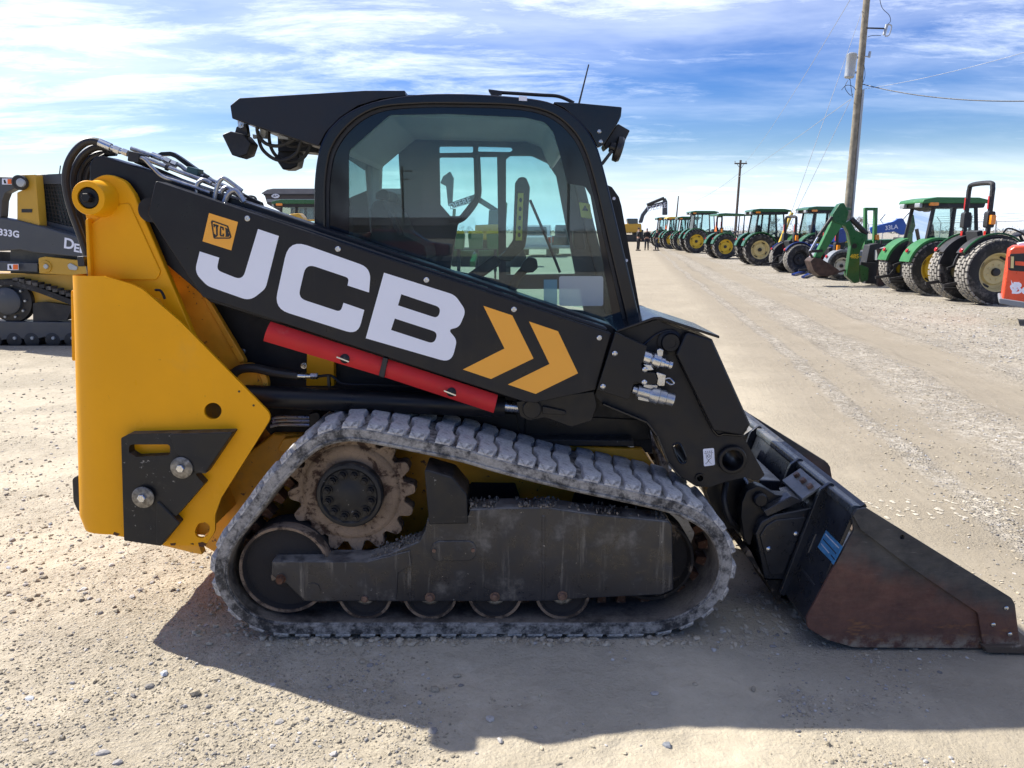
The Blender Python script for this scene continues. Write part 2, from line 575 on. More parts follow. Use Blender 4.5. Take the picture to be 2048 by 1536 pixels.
M['belt'] = rubber_mat('belt_rubber', 0.62, base=(0.03, 0.031, 0.034), dcol=(0.36, 0.345, 0.32), sc=24)
M['belt_in'] = rubber_mat('belt_inner_dust', 0.75, base=(0.03, 0.027, 0.024), dcol=(0.20, 0.17, 0.135), sc=9)
M['tyre'] = rubber_mat('tyre_rubber', 0.42, base=(0.018, 0.018, 0.019), dcol=(0.17, 0.16, 0.145), sc=6)
M['tyre_dust'] = rubber_mat('tyre_tread_dusty', 0.85, base=(0.03, 0.03, 0.03), dcol=(0.34, 0.32, 0.28), sc=9)

def clay_mat(name, base, clay, amt, sc=14):
    t = NT(name)
    a = t.noise(sc, 9, 0.7, dist=0.4)
    d = t.ramp(a, 0.74 - 0.42 * amt, 0.82 - 0.40 * amt)
    crack = t.ramp(t.voro(34, feature='DISTANCE_TO_EDGE', vec=t.coord(loc=(.3, .1, .2))), 0.0, 0.04, 0.75, 1.0)
    tone = t.mix(t.ramp(t.noise(sc * 0.5, 5), 0.3, 0.7), tuple(c * 0.72 for c in clay), tuple(c * 1.12 for c in clay))
    c = t.mix(t.math('MULTIPLY', d, crack), base, tone)
    t.bump(t.math('ADD', a, t.math('MULTIPLY', t.noise(80, 6, 0.7), 0.4)), 0.6, 0.012)
    return t.set(Base_Color=c, Roughness=0.9, Specular_IOR_Level=0.25)
M['clay'] = clay_mat('clay_caked_steel', (0.050, 0.030, 0.022), (0.255, 0.190, 0.135), 0.80)
M['claydark'] = clay_mat('clay_specked_steel', (0.022, 0.020, 0.019), (0.17, 0.135, 0.10), 0.58, 11)
M['rusttooth'] = clay_mat('rusty_steel', (0.10, 0.048, 0.028), (0.20, 0.13, 0.085), 0.45)
M['wheelsteel'] = clay_mat('worn_roller_steel', (0.030, 0.028, 0.028), (0.14, 0.108, 0.08), 0.25, 7)
M['rim_worn'] = clay_mat('worn_roller_rim', (0.06, 0.045, 0.036), (0.22, 0.165, 0.12), 0.7, 12)

# ---------------------------------------------------------------- the ground
rs = np.random.RandomState(11)
_LAT = rs.rand(256, 256)
def vnoise(x, y):
    xi, yi = np.floor(x).astype(int), np.floor(y).astype(int)
    fx, fy = x - xi, y - yi
    fx, fy = fx * fx * (3 - 2 * fx), fy * fy * (3 - 2 * fy)
    a, b = _LAT[xi % 256, yi % 256], _LAT[(xi + 1) % 256, yi % 256]
    c, d = _LAT[xi % 256, (yi + 1) % 256], _LAT[(xi + 1) % 256, (yi + 1) % 256]
    return (a + (b - a) * fx) * (1 - fy) + (c + (d - c) * fx) * fy - 0.5
LANE = 0.153
def lane_s(x, y):
    return x - LANE * y
RUTS = ((1.9, 0.18, 0.010), (2.6, 0.10, -0.010), (3.3, 0.22, 0.012), (3.75, 0.12, -0.014), (4.3, 0.2, 0.012), (5.4, 0.3, -0.012), (6.1, 0.2, 0.010))
def gh(x, y):
    x, y = np.asarray(x, float), np.asarray(y, float)
    r = np.sqrt(x * x + y * y)
    fade = 1 / (1 + (r / 60.0) ** 2)
    h = 0.020 * vnoise(x * 0.9 + 5, y * 0.9 + 9) + 0.011 * vnoise(x * 3.1 + 40, y * 3.1 + 7)
    near = 1 / (1 + (r / 7.0) ** 3)
    h = h + near * (np.clip(0.75 - 0.25 * x, 0.35, 1.1) * (0.010 * vnoise(x * 11 + 3, y * 11 + 80) + 0.008 * vnoise(x * 25, y * 25 + 33)))
    s = lane_s(x, y) + 0.25 * vnoise(y * 0.12 + 3, x * 0 + 2.5)
    for c, w, a in RUTS:
        h = h + a * np.exp(-((s - c) / w) ** 2) * (0.6 + 0.8 * vnoise(x * 1.3, y * 1.3 + c * 9)) * np.where(y > 3.0, 1, 0.3)
    return h * fade
def grow(a, st, lim, k):
    o = []
    v = a
    while v < lim:
        st *= k
        v += st
        o.append(v)
    return o
xs0 = list(np.arange(-2.3, 2.31, 0.02))
xr = grow(2.3, 0.02, 4000, 1.07)
xs = np.array([-v for v in reversed(xr)] + xs0 + xr)
ys0 = list(np.arange(1.7, 4.2, 0.018))
ys = np.array([-v for v in reversed(grow(0, 0.4, 3000, 1.5))] + list(np.arange(0, 1.7, 0.1)) + ys0 + grow(ys0[-1], 0.018, 4000, 1.028))
GX, GY = np.meshgrid(xs, ys)
GZ = gh(GX, GY)
nx, ny = len(xs), len(ys)
gv = np.stack([GX.ravel(), GY.ravel(), GZ.ravel()], 1)
idx = np.arange(nx * ny).reshape(ny, nx)
gf = np.stack([idx[:-1, :-1].ravel(), idx[:-1, 1:].ravel(), idx[1:, 1:].ravel(), idx[1:, :-1].ravel()], 1)
def fast_mesh(name, V, Fc, mat, smooth=True):
    me = bpy.data.meshes.new(name)
    k = Fc.shape[1]
    me.vertices.add(len(V))
    me.vertices.foreach_set('co', V.astype(np.float32).ravel())
    me.loops.add(Fc.size)
    me.loops.foreach_set('vertex_index', Fc.astype(np.int32).ravel())
    me.polygons.add(len(Fc))
    me.polygons.foreach_set('loop_start', np.arange(0, Fc.size, k, dtype=np.int32))
    me.polygons.foreach_set('use_smooth', np.full(len(Fc), smooth))
    me.update(calc_edges=True)
    me.validate()
    me.materials.append(mat)
    return me

def ground_mat():
    t = NT('gravel_ground')
    x, y, z = t.xyz()
    big = t.noise(0.55, 6, 0.62)
    s = t.math('SUBTRACT', x, t.math('MULTIPLY', y, LANE))
    u = t.math('ADD', s, t.math('ADD', t.math('MULTIPLY', t.noise(0.16, 2, 0.5), 1.0), t.math('MULTIPLY', t.noise(1.6, 4, 0.6), 0.12)))
    def band(fu, fy, detail=5, off=0.0):
        cb = t.n('ShaderNodeCombineXYZ')
        t.l(t.math('MULTIPLY', u, fu), cb.inputs[0])
        t.l(t.math('MULTIPLY', y, fy), cb.inputs[1])
        cb.inputs[2].default_value = off
        return t.noise(1.0, detail, 0.62, cb.outputs[0])
    wide, ruts, fine_r = band(1.3, 0.05), band(4.2, 0.10, 6, 3.0), band(16.0, 0.5, 6, 7.0)
    fine = t.noise(24, 9, 0.72)
    grit = t.noise(75, 7, 0.75)
    lane = t.math('MAXIMUM', t.ramp(t.math('ADD', s, t.math('MULTIPLY', big, 0.8)), 0.9, 2.3), t.ramp(y, 5.0, 13.0, 0, 0.75))
    us = t.math('ADD', s, t.math('ADD', t.math('MULTIPLY', t.noise(0.16, 2, 0.5), 0.5), t.math('MULTIPLY', t.noise(1.2, 5, 0.6), 0.22)))
    def rib(c_, w_):
        return t.ramp(t.math('ABSOLUTE', t.math('SUBTRACT', us, c_)), w_, w_ * 0.25)
    rib_ = t.math('MAXIMUM', rib(3.35, 0.55), t.math('MAXIMUM', rib(4.75, 0.28), t.math('MAXIMUM', rib(2.45, 0.16), rib(5.5, 0.2))))
    rib_ = t.math('MULTIPLY', rib_, t.ramp(t.noise(7, 7, 0.7), 0.30, 0.60, 0.25, 1.0))
    tan = t.mix(t.ramp(big, 0.3, 0.7), (0.455, 0.397, 0.292), (0.57, 0.50, 0.372))
    rd = t.math('MULTIPLY', lane, t.math('ADD', t.math('MULTIPLY', wide, 0.35), t.math('ADD', t.math('MULTIPLY', ruts, 0.45), t.math('MULTIPLY', rib_, 0.25))))
    tan = t.mix(t.math('MULTIPLY', lane, 0.85), tan, (0.218, 0.187, 0.139))
    tan = t.mix(t.ramp(rd, 0.44, 0.58, 0, 0.85), tan, (0.145, 0.124, 0.092))
    tan = t.mix(t.math('MULTIPLY', lane, t.ramp(ruts, 0.44, 0.30, 0, 0.4)), tan, (0.265, 0.229, 0.172))
    tan = t.mix(t.math('MULTIPLY', lane, t.ramp(fine_r, 0.52, 0.66, 0, 0.55)), tan, (0.29, 0.252, 0.19))
    # loose stone margin on the right of the lane and in drifts elsewhere
    marg = t.ramp(t.math('ADD', s, t.math('MULTIPLY', big, 2.0)), 4.6, 6.3)
    ridge = t.math('MULTIPLY', lane, rib_)
    drift = t.ramp(t.noise(1.3, 7, 0.68), 0.56, 0.70, 0, 0.6)
    left = t.ramp(x, 1.2, -1.6, 0.10, 0.34)
    gm = t.math('MAXIMUM', t.math('MAXIMUM', marg, ridge), t.math('MAXIMUM', t.math('MULTIPLY', drift, t.math('SUBTRACT', 1.0, lane)), left), clamp=True)
    stones = t.n('ShaderNodeTexVoronoi')
    stones.inputs['Scale'].default_value = 62
    t.l(t.coord(), stones.inputs['Vector'])
    st2 = t.n('ShaderNodeTexVoronoi')
    st2.inputs['Scale'].default_value = 23
    t.l(t.coord(), st2.inputs['Vector'])
    hv = t.n('ShaderNodeSeparateColor')
    t.l(stones.outputs['Color'], hv.inputs[0])
    hv2 = t.n('ShaderNodeSeparateColor')
    t.l(st2.outputs['Color'], hv2.inputs[0])
    tone = t.mix(t.ramp(hv.outputs[0], 0.1, 0.95), (0.31, 0.272, 0.205), (0.56, 0.50, 0.40))
    tone2 = t.mix(t.ramp(hv2.outputs[1], 0.2, 0.95), (0.165, 0.154, 0.134), (0.41, 0.383, 0.334))
    tone = t.mix(0.5, tone, tone2)
    c = t.mix(t.math('MULTIPLY', gm, t.ramp(fine, 0.25, 0.6, 0.55, 1.0)), tan, tone)
    c = t.mix(t.ramp(fine, 0.52, 0.72, 0, 0.35), c, (0.33, 0.286, 0.21))
    c = t.mix(t.ramp(grit, 0.58, 0.76, 0, 0.5), c, (0.54, 0.485, 0.37))
    c = t.mix(t.ramp(grit, 0.40, 0.26, 0, 0.35), c, (0.30, 0.255, 0.20))
    patch = t.ramp(t.noise(1.15, 5, 0.6), 0.38, 0.60, 0.35, 1.25)
    rough = t.math('ADD', 0.45, t.math('MULTIPLY', t.math('SUBTRACT', 1.0, lane), 0.55))
    h = t.math('MULTIPLY', t.math('MULTIPLY', t.math('ADD', t.math('MULTIPLY', fine, 1.5), t.math('MULTIPLY', grit, 0.7)), rough), patch)
    peb = t.math('MULTIPLY', patch, t.math('MULTIPLY', t.ramp(stones.outputs['Distance'], 0.55, 0.05), t.math('ADD', t.math('MULTIPLY', gm, 0.9), 0.06)))
    peb2 = t.math('MULTIPLY', t.ramp(st2.outputs['Distance'], 0.5, 0.05), t.math('MULTIPLY', marg, 1.0))
    h = t.math('ADD', h, t.math('ADD', peb, peb2))
    h = t.math('ADD', h, t.math('MULTIPLY', t.math('ADD', ruts, t.math('MULTIPLY', fine_r, 0.5)), t.math('MULTIPLY', lane, 0.9)))
    t.bump(h, 0.8, 0.016)
    return t.set(Base_Color=c, Roughness=0.95, Specular_IOR_Level=0.15)
M['ground'] = ground_mat()
ground = bpy.data.objects.new('ground', fast_mesh('ground', gv, gf, M['ground']))
COL.objects.link(ground)
tag(ground, 'tan packed gravel yard stretching to the horizon', None, None, 'structure')

# loose stones: real geometry, one mass; the largest few are pieces of their own
def stone_mat():
    t = NT('loose_stone')
    a = t.n('ShaderNodeAttribute')
    a.attribute_name = 'tone'
    n = t.ramp(t.noise(60, 5, 0.7), 0.3, 0.7, 0.78, 1.15)
    c = t.mix(1.0, a.outputs['Color'], t.n('ShaderNodeCombineColor').outputs[0], 'MIX') if False else a.outputs['Color']
    hs_ = t.n('ShaderNodeHueSaturation')
    t.l(c, hs_.inputs['Color'])
    t.l(n, hs_.inputs['Value'])
    t.bump(t.noise(140, 5, 0.7), 0.35, 0.004)
    return t.set(Base_Color=hs_.outputs[0], Roughness=0.9, Specular_IOR_Level=0.25)
M['stone'] = stone_mat()
_p = (1 + 5 ** 0.5) / 2
ICO_V = np.array([(-1, _p, 0), (1, _p, 0), (-1, -_p, 0), (1, -_p, 0), (0, -1, _p), (0, 1, _p), (0, -1, -_p), (0, 1, -_p), (_p, 0, -1), (_p, 0, 1), (-_p, 0, -1), (-_p, 0, 1)]) / sqrt(1 + _p * _p)
ICO_F = np.array([(0, 11, 5), (0, 5, 1), (0, 1, 7), (0, 7, 10), (0, 10, 11), (1, 5, 9), (5, 11, 4), (11, 10, 2), (10, 7, 6), (7, 1, 8), (3, 9, 4), (3, 4, 2), (3, 2, 6), (3, 6, 8), (3, 8, 9), (4, 9, 5), (2, 4, 11), (6, 2, 10), (8, 6, 7), (9, 8, 1)])
def stone_cloud(name, pos, size, tint, sink=0.25):
    n = len(pos)
    sc = size[:, None] * (0.55 + 0.7 * rs.rand(n, 3)) * np.array([1.15, 1.15, 0.62])
    V = ICO_V[None] * (0.72 + 0.5 * rs.rand(n, 12, 1)) * sc[:, None, :]
    a = rs.rand(n) * 6.283
    ca, sa = np.cos(a)[:, None], np.sin(a)[:, None]
    X = V[:, :, 0] * ca - V[:, :, 1] * sa
    Y = V[:, :, 0] * sa + V[:, :, 1] * ca
    Z = V[:, :, 2] + (sc[:, 2] * (1 - 2 * sink) * 0.8)[:, None]
    z0 = gh(pos[:, 0], pos[:, 1])
    A = np.stack([X + pos[:, :1], Y + pos[:, 1:2], Z + z0[:, None]], 2).reshape(-1, 3)
    Fc = (ICO_F[None] + (np.arange(n) * 12)[:, None, None]).reshape(-1, 3)
    me = fast_mesh(name, A, Fc, M['stone'], False)
    at = me.attributes.new('tone', 'FLOAT_COLOR', 'POINT')
    t4 = np.repeat(np.concatenate([tint, np.ones((n, 1))], 1), 12, 0).astype(np.float32)
    at.data.foreach_set('color', t4.ravel())
    o = bpy.data.objects.new(name, me)
    COL.objects.link(o)
    return o
def tints(n, dirt=0.6):
    g = 0.20 + 0.32 * rs.rand(n, 1) ** 1.2
    warm = np.array([[1.0, 0.95, 0.88]])
    blue = np.array([[0.93, 0.98, 1.05]])
    c = np.where(rs.rand(n, 1) < 0.96, g * warm, g * blue)
    soil = np.array([[0.44, 0.385, 0.285]]) * (0.62 + 0.45 * rs.rand(n, 1))
    return np.where(rs.rand(n, 1) < dirt, soil, c)
def scatter_near(n, y0, y1, wl, wr):
    y = 1 / (1 / y1 + (1 / y0 - 1 / y1) * rs.rand(n))
    x = (wl + (wr - wl) * rs.rand(n)) * (y * 0.98 + 0.3)
    return np.stack([x, y], 1)
def clumped(p, keep):
    k = vnoise(p[:, 0] * 1.7 + 9, p[:, 1] * 1.7) + 0.6 * vnoise(p[:, 0] * 5 + 2, p[:, 1] * 5 + 4)
    left = np.clip((-0.1 - p[:, 0]) * 0.45, 0, 0.30)
    return p[(k + left + 0.28 * rs.rand(len(p))) > keep]
pA = clumped(scatter_near(60000, 1.75, 6.5, -0.78, 0.72), 0.22)
sA = 0.0016 + 0.0032 * rs.rand(len(pA)) ** 2 + 0.005 * rs.rand(len(pA)) ** 9
pB = clumped(scatter_near(650, 1.75, 9.0, -0.8, 0.75), -0.02)
sB = 0.005 + 0.009 * rs.rand(len(pB)) ** 3
yC = 6.0 / (1 - 0.86 * rs.rand(9000))
sC_ = 4.6 + 9 * rs.rand(9000)
pC = np.stack([sC_ + LANE * yC, yC], 1)
sC = 0.008 + 0.016 * rs.rand(len(pC)) ** 2
pD = np.stack([-1.5 - 9 * rs.rand(7000), 3.0 / (1 - 0.75 * rs.rand(7000))], 1)
sD = 0.005 + 0.010 * rs.rand(len(pD)) ** 2
rE = rs.rand(9000)
yE = 3.2 / (1 - 0.82 * rE)
sE_ = np.array([2.2, 2.95, 3.1, 4.4])[rs.randint(0, 4, 9000)] + 0.20 * rs.randn(9000)
pE = np.stack([sE_ + LANE * yE, yE], 1)
sE = 0.003 + 0.008 * rs.rand(9000) ** 2.5
pall = np.concatenate([pA, pB, pC, pD, pE])
sall = np.concatenate([sA, sB, sC, sD, sE])
tall = np.concatenate([tints(len(pA), 0.78), tints(len(pB), 0.5), tints(len(pC), 0.45), tints(len(pD), 0.6), tints(len(pE), 0.6)])
gravel = stone_cloud('gravel', pall, sall, tall)
tag(gravel, 'loose small grey and tan stones scattered over the yard', 'gravel', None, 'stuff')
for i, (px, py, r) in enumerate(((390, 1386, .022), (560, 1440, .017), (865, 1460, .014), (870, 1378, .017), (915, 1350, .016), (1310, 1388, .013), (545, 1367, .013), (640, 1400, .012),
                                 (730, 1380, .011), (840, 1405, .011), (1000, 1483, .013), (1335, 1490, .015), (1250, 1505, .011), (700, 1435, .013), (980, 1440, .014), (265, 1385, .013),
                                 (180, 1200, .014), (360, 1165, .011), (328, 1345, .016), (300, 1368, .014), (545, 1490, .012), (205, 1500, .018), (235, 1520, .016), (1390, 1370, .010),
                                 (1600, 1420, .009), (1250, 1320, .009), (460, 1520, .011), (120, 1260, .012), (60, 1395, .013), (1225, 1322, .008), (688, 1284, .016), (1070, 1290, .013), (725, 1322, .014), (740, 1330, .011))):
    a, b, c = ray(px, py)
    t_ = EYE / -c
    o = stone_cloud('stone', np.array([[a * t_, b * t_]]), np.array([r]), tints(1, 0.3), 0.3)
    o.parent = ground

# pale prints left by the tracks ahead of the machine
def prints():
    V, Fc = [], []
    def blob(cx, cy, rx, ry):
        n = 11
        o = len(V)
        pts = []
        for i in range(n):
            a = 2 * pi * i / n
            k = 0.62 + 0.6 * random.random()
            pts.append((cx + rx * k * cos(a), cy + ry * k * sin(a)))
        z = float(gh(cx, cy))
        V.append((cx, cy, z + 0.006))
        for x, y in pts:
            V.append((x, y, float(gh(x, y)) + 0.0025))
        for i in range(n):
            Fc.append((o, o + 1 + i, o + 1 + (i + 1) % n))
    for y0, x0, x1, dens in ((2.84, 0.70, 1.30, 0.75), (4.08, 1.3, 3.0, 0.34)):
        x = x0
        while x < x1:
            for j in range(3):
                for q in range(9):
                    if random.random() < dens:
                        blob(x + random.uniform(-.016, .016) + 0.012 * (j % 2), y0 + 0.06 + j * 0.125 + random.uniform(-.05, .05), random.uniform(.005, .016), random.uniform(.008, .024))
            x += 0.083
    return V, Fc
mprint = paint('pale_mud_print', (0.43, 0.39, 0.31), 0.95, var=0.2, vs=18, bump=0.5, bs=60)
o = mk('pale_track_print', prints(), mprint, ground, smooth=0)
tag(o, kind='stuff')

def clods(n, x0, x1, y0, y1, smin, smax):
    V, Fc = [], []
    for i in range(n):
        x, y = random.uniform(x0, x1), random.uniform(y0, y1)
        if sin(x * 9) + sin(x * 23 + 1) < random.uniform(-1.8, 1.2):
            continue
        sz = smin + (smax - smin) * random.random() ** 3
        A = ICO_V * (0.65 + 0.7 * rs.rand(12, 1)) * sz * (0.7 + 0.6 * rs.rand(1, 3))
        o = len(V)
        z = float(gh(x, y)) + sz * .25
        V += [(x + v[0], y + v[1], z + v[2] * .8) for v in A]
        Fc += [tuple(int(k) + o for k in f) for f in ICO_F]
    return V, Fc
o = mk('soil_clod', [clods(900, -1.0, 0.75, 2.755, 2.83, .003, .016), clods(500, -1.35, -0.6, 2.7, 3.3, .003, .013), clods(240, 0.4, 1.0, 2.74, 2.85, .003, .010)], paint('soil_clods', (0.40, 0.345, 0.255), .95, var=.35, vs=30, bump=.3), ground, smooth=0)
tag(o, kind='stuff')

# ---------------------------------------------------------------- the track loader in front
L = thing('compact_track_loader', (0, 3.6, 0), 'yellow and black compact track loader with white lettered arm, dusty tracks and rusty bucket', 'track loader')
NEG = Vector((0, -1, 0))
FARY = 1.24                                       # from the near track to the far one

# --- tracks
YT = 2.80
inner_px = [(700, 879), (760, 887), (850, 905), (920, 920), (1000, 943), (1128, 975), (1230, 997), (1323, 1018), (1365, 1032), (1403, 1053), (1427, 1082), (1439, 1123), (1431, 1162), (1409, 1195), (1372, 1222), (1325, 1238), (1260, 1243),
            (1000, 1243), (700, 1243), (605, 1243), (550, 1240), (510, 1227), (480, 1203), (460, 1172), (454, 1143), (458, 1115), (472, 1085), (497, 1052), (525, 1015), (555, 975), (585, 942), (615, 912), (650, 889)]
path = smooth_path([P(a, b, YT) for a, b in inner_px], 6, True)
# the path at even steps
def resample(pts, n):
    pts = pts + [pts[0]]
    d = [0.0]
    for a, b in zip(pts, pts[1:]):
        d.append(d[-1] + (b - a).length)
    out = []
    j = 0
    for i in range(n):
        s = d[-1] * i / n
        while d[j + 1] < s:
            j += 1
        out.append(pts[j].lerp(pts[j + 1], (s - d[j]) / max(d[j + 1] - d[j], 1e-9)))
    return out, d[-1]
NP = 224
ring, PLEN = resample(path, NP)
zmin = min(p.z for p in ring)
BELT, LUGH = 0.052, 0.021
for p in ring:
    p.z += (BELT + LUGH) - zmin + 0.002
def outn(i):
    d = (ring[(i + 1) % NP] - ring[i - 1]).normalized()
    return d, Vector((-d.z, 0, d.x))              # the path runs clockwise seen from the camera
def belt_geo(y0, y1, a, b, ch=0.006):
    V, Fc = [], []
    sec = [(y0, a), (y0, b - ch), (y0 + ch, b), (y1 - ch, b), (y1, b - ch), (y1, a)]
    m = len(sec)
    for i in range(NP):
        d, n = outn(i)
        for y, h in sec:
            q = ring[i] + n * h
            V.append((q.x, y, q.z))
    for i in range(NP):
        k = (i + 1) % NP
        for j in range(m):
            l = (j + 1) % m
            Fc.append((i * m + j, i * m + l, k * m + l, k * m + j))
    return V, Fc
d0, n0 = outn(0)
if n0.z < 0:
    _o = outn
    def outn(i):
        d, n = _o(i)
        return d, -n
track = mk('track', belt_geo(YT, YT + 0.40, 0.0, BELT), M['belt'], L, smooth=40)
mk('belt_liner', belt_geo(YT + 0.004, YT + 0.396, -0.003, 0.004, 0.0005), M['belt_in'], track, smooth=40)
mk('belt_ridge', belt_geo(YT - 0.006, YT + 0.002, 0.006, 0.013, 0.001), M['belt'], track, smooth=40)
def lug_mesh():
    V, Fc = [], []
    ns = 19
    secs = []
    for i in range(ns):
        s = i / (ns - 1)
        y = 0.004 + 0.392 * min(1, max(0, (s - .0556) * 1.06 + .0556 * (.5 if i == 1 else 1) if 0 < i < ns - 1 else s))
        ph = s * 3 * 2 * pi
        w = 0.0310 * (1 + 0.15 * -cos(ph)) * random.uniform(0.96, 1.04)
        off = 0.008 * sin(s * pi * 3) + random.uniform(-0.0015, 0.0015)
        hh = LUGH * (0.93 + 0.09 * -cos(ph)) * (0.30 if i in (0, ns - 1) else 1) * random.uniform(0.94, 1.05)
        secs.append([(off - w * 1.12, y, -0.003), (off - w * 1.0, y, hh * 0.86), (off - w * 0.86, y, hh), (off + w * 0.86, y, hh), (off + w * 1.0, y, hh * 0.86), (off + w * 1.12, y, -0.003)])
    for sct in secs:
        V += sct
    m = 6
    for i in range(ns - 1):
        for j in range(m):
            l = (j + 1) % m
            Fc.append((i * m + j, i * m + l, (i + 1) * m + l, (i + 1) * m + j))
    Fc.append(tuple(range(m)))
    Fc.append(tuple(reversed(range((ns - 1) * m, ns * m))))
    return mesh_of('tread_lug', (V, Fc), M['lug'], 32)
lugs = [lug_mesh() for _ in range(9)]
tooth = mesh_of('drive_lug', prw([(-0.020, 0), (-0.013, -0.042), (0.013, -0.042), (0.020, 0)], -0.035, 0.035), M['rusttooth'], 30)
NL = 54
for i in range(NL):
    k = int(round(i * NP / NL)) % NP
    d, n = outn(k)
    yv = Vector((0, 1, 0))
    base = Matrix((d, yv, n)).transposed().to_4x4()
    o = bpy.data.objects.new('tread_lug', lugs[(i * 5) % 9])
    COL.objects.link(o)
    o.parent = track
    o.matrix_local = Matrix.Translation(ring[k] + n * BELT + Vector((0, YT, 0)) - Vector((0, YT, 0)) - L.location) @ base
    k2 = int(round((i + 0.5) * NP / NL)) % NP
    d, n = outn(k2)
    base = Matrix((d, yv, n)).transposed().to_4x4()
    o = bpy.data.objects.new('drive_lug', tooth)
    COL.objects.link(o)
    o.parent = track
    o.matrix_local = Matrix.Translation(ring[k2] + Vector((0, 0.20, 0)) - L.location) @ base

# --- track frame with its wheels
fr_px = [(543, 1122), (735, 1122), (800, 1099), (838, 1083), (850, 1060), (854, 1040), (935, 1032), (940, 1019), (1000, 1016), (1095, 1015), (1177, 1027), (1338, 1043), (1345, 1052), (1347, 1180), (1323, 1190), (1141, 1199), (1100, 1203), (608, 1204), (572, 1168), (553, 1160), (543, 1150)]
YF = 2.806
frame = mk('track_frame', pr(rnd(fr_px, 5, 3), YF, 2.92), M['under'], L, bevel=0.006)
mk('motor_guard', pr(rnd([(848, 938, 6), (905, 955, 10), (934, 990, 10), (936, 1048, 4), (858, 1050, 4)], 4), YF - 0.008, 2.97), M['blackdusty'], frame, bevel=0.010)
mk('joint_plate', pr([(735, 1124), (820, 1102), (822, 1132), (796, 1146), (793, 1200), (612, 1202), (575, 1167), (546, 1150), (546, 1124)], YF - 0.007, YF + 0.01), M['under'], frame, bevel=0.002)
mk('inspection_cover', pr(rnd([(862, 1083), (952, 1082), (952, 1122), (862, 1123)], 20, 6), YF - 0.006, YF + 0.01), M['under'], frame, bevel=0.003)
mk('weld_rib', [pr([(1084, 1032), (1090, 1032), (1090, 1200), (1084, 1200)], YF - 0.004, YF + 0.01)], M['under'], frame, bevel=0.002)
def pxcyl(px, py, Y0, Y1, rpx, n=32, ch=0.0):
    c = P(px, py, Y0)
    r = rpx * mpp(px, py, Y0)
    pf = [(r - ch, 0), (r, ch), (r, Y1 - Y0)] if ch else [(r, 0), (r, Y1 - Y0)]
    return lathe(c, (0, 1, 0), pf, n)
for px, py in ((730, 1195), (860, 1194), (990, 1193), (1125, 1191)):
    mk('roller_bolt', hexbolt(P(px, py, YF), NEG, 0.0135, 0.016, 1.45), M['boltdirty'], frame)
    rim = 54 * mpp(px, 1190, 2.832)
    c = P(px, 1186, 2.832)
    c.z = ring[0].z * 0 + (BELT + LUGH + 0.003) + rim
    r_ = mk('roller', lathe(c, (0, 1, 0), [(rim * .62, .018), (rim * .80, .012), (rim * .86, 0.0), (rim * .97, 0), (rim, .004), (rim, .035), (rim * .7, .04), (rim * .7, .16), (rim, .165), (rim, .20)], 40), M['wheelsteel'], frame)
    mk('roller_rim', lathe(c, (0, 1, 0), [(rim * .90, -.003), (rim * 1.005, -.002), (rim * 1.005, .036), (rim * .9, .036)], 40, ring=True), M['rim_worn'], r_)
    mk('roller_cap', lathe(c, (0, 1, 0), [(rim * .35, -.006), (rim * .42, 0.0), (rim * .42, .03)], 24), M['washer'], r_)
def wheel(name, px, py, Y, rpx, mat, mrim):
    c = P(px, py, Y)
    r = rpx * mpp(px, py, Y)
    w = mk(name, lathe(c, (0, 1, 0), [(r * .2, .02), (r * .88, .028), (r * .93, .004), (r * .985, 0), (r, .006), (r, .14), (r * .9, .15)], 56), mat, frame)
    mk('wheel_rim', lathe(c, (0, 1, 0), [(r * .93, -.002), (r * .99, -.004), (r * 1.004, .004), (r * 1.004, .05), (r * .95, .05)], 56, ring=True), mrim, w)
    return c, r
ic, ir = wheel('rear_idler', 570, 1140, 2.845, 92, M['wheelsteel'], M['rim_worn'])
fc, fr_ = wheel('front_idler', 1302, 1120, 2.90, 86, M['claydark'], M['claydark'])
mk('idler_fork', pr(rnd([(541, 1145), (575, 1165), (575, 1176), (555, 1172), (543, 1160)], 8), YF + 0.012, YF + 0.03), M['claydark'], frame)
mk('idler_bolt', hexbolt(P(563, 1156, YF), NEG, 0.016, 0.03, 1.2), M['rusttooth'], frame)
mk('frame_plug', pxcyl(626, 1180, YF - 0.011, YF + 0.004, 14, 28), M['under'], frame)
for px, py in ((868, 1102), (946, 1101)):
    mk('cover_screw', pxcyl(px, py, YF - 0.011, YF, 4, 10), M['boltdirty'], frame)
# drive sprocket
YS = 2.91
sc_ = P(703, 984, YS)
sm = mpp(703, 984, YS)
NT_ = 16
gp = []
for i in range(NT_ * 10):
    a = 2 * pi * i / (NT_ * 10) + 0.05
    t = (i % 10) / 10
    w = 0.5 + 0.5 * cos(2 * pi * t)
    w = min(1.0, max(0.0, (w - 0.12) * 1.55)) ** 0.9
    r = (107 + 21 * w) * sm
    gp.append((sc_.x + r * cos(a), sc_.z + r * sin(a)))
sprocket = mk('sprocket', prw(gp, YS, YS + 0.07), M['clay'], L, bevel=0.004, smooth=30)
mk('sprocket_dish', lathe(Vector((sc_.x, YS, sc_.z)), (0, 1, 0), [(70 * sm, -.004), (86 * sm, -.012), (96 * sm, -.006), (100 * sm, .004)], 56), M['clay'], sprocket)
hub = mk('final_drive_hub', lathe(Vector((sc_.x, YS - 0.045, sc_.z)), (0, 1, 0), [(20 * sm, 0), (24 * sm, .004), (53 * sm, .004), (57 * sm, -.004), (63 * sm, -.002), (66 * sm, .006), (66 * sm, .06)], 48), M['blackdusty'], sprocket)
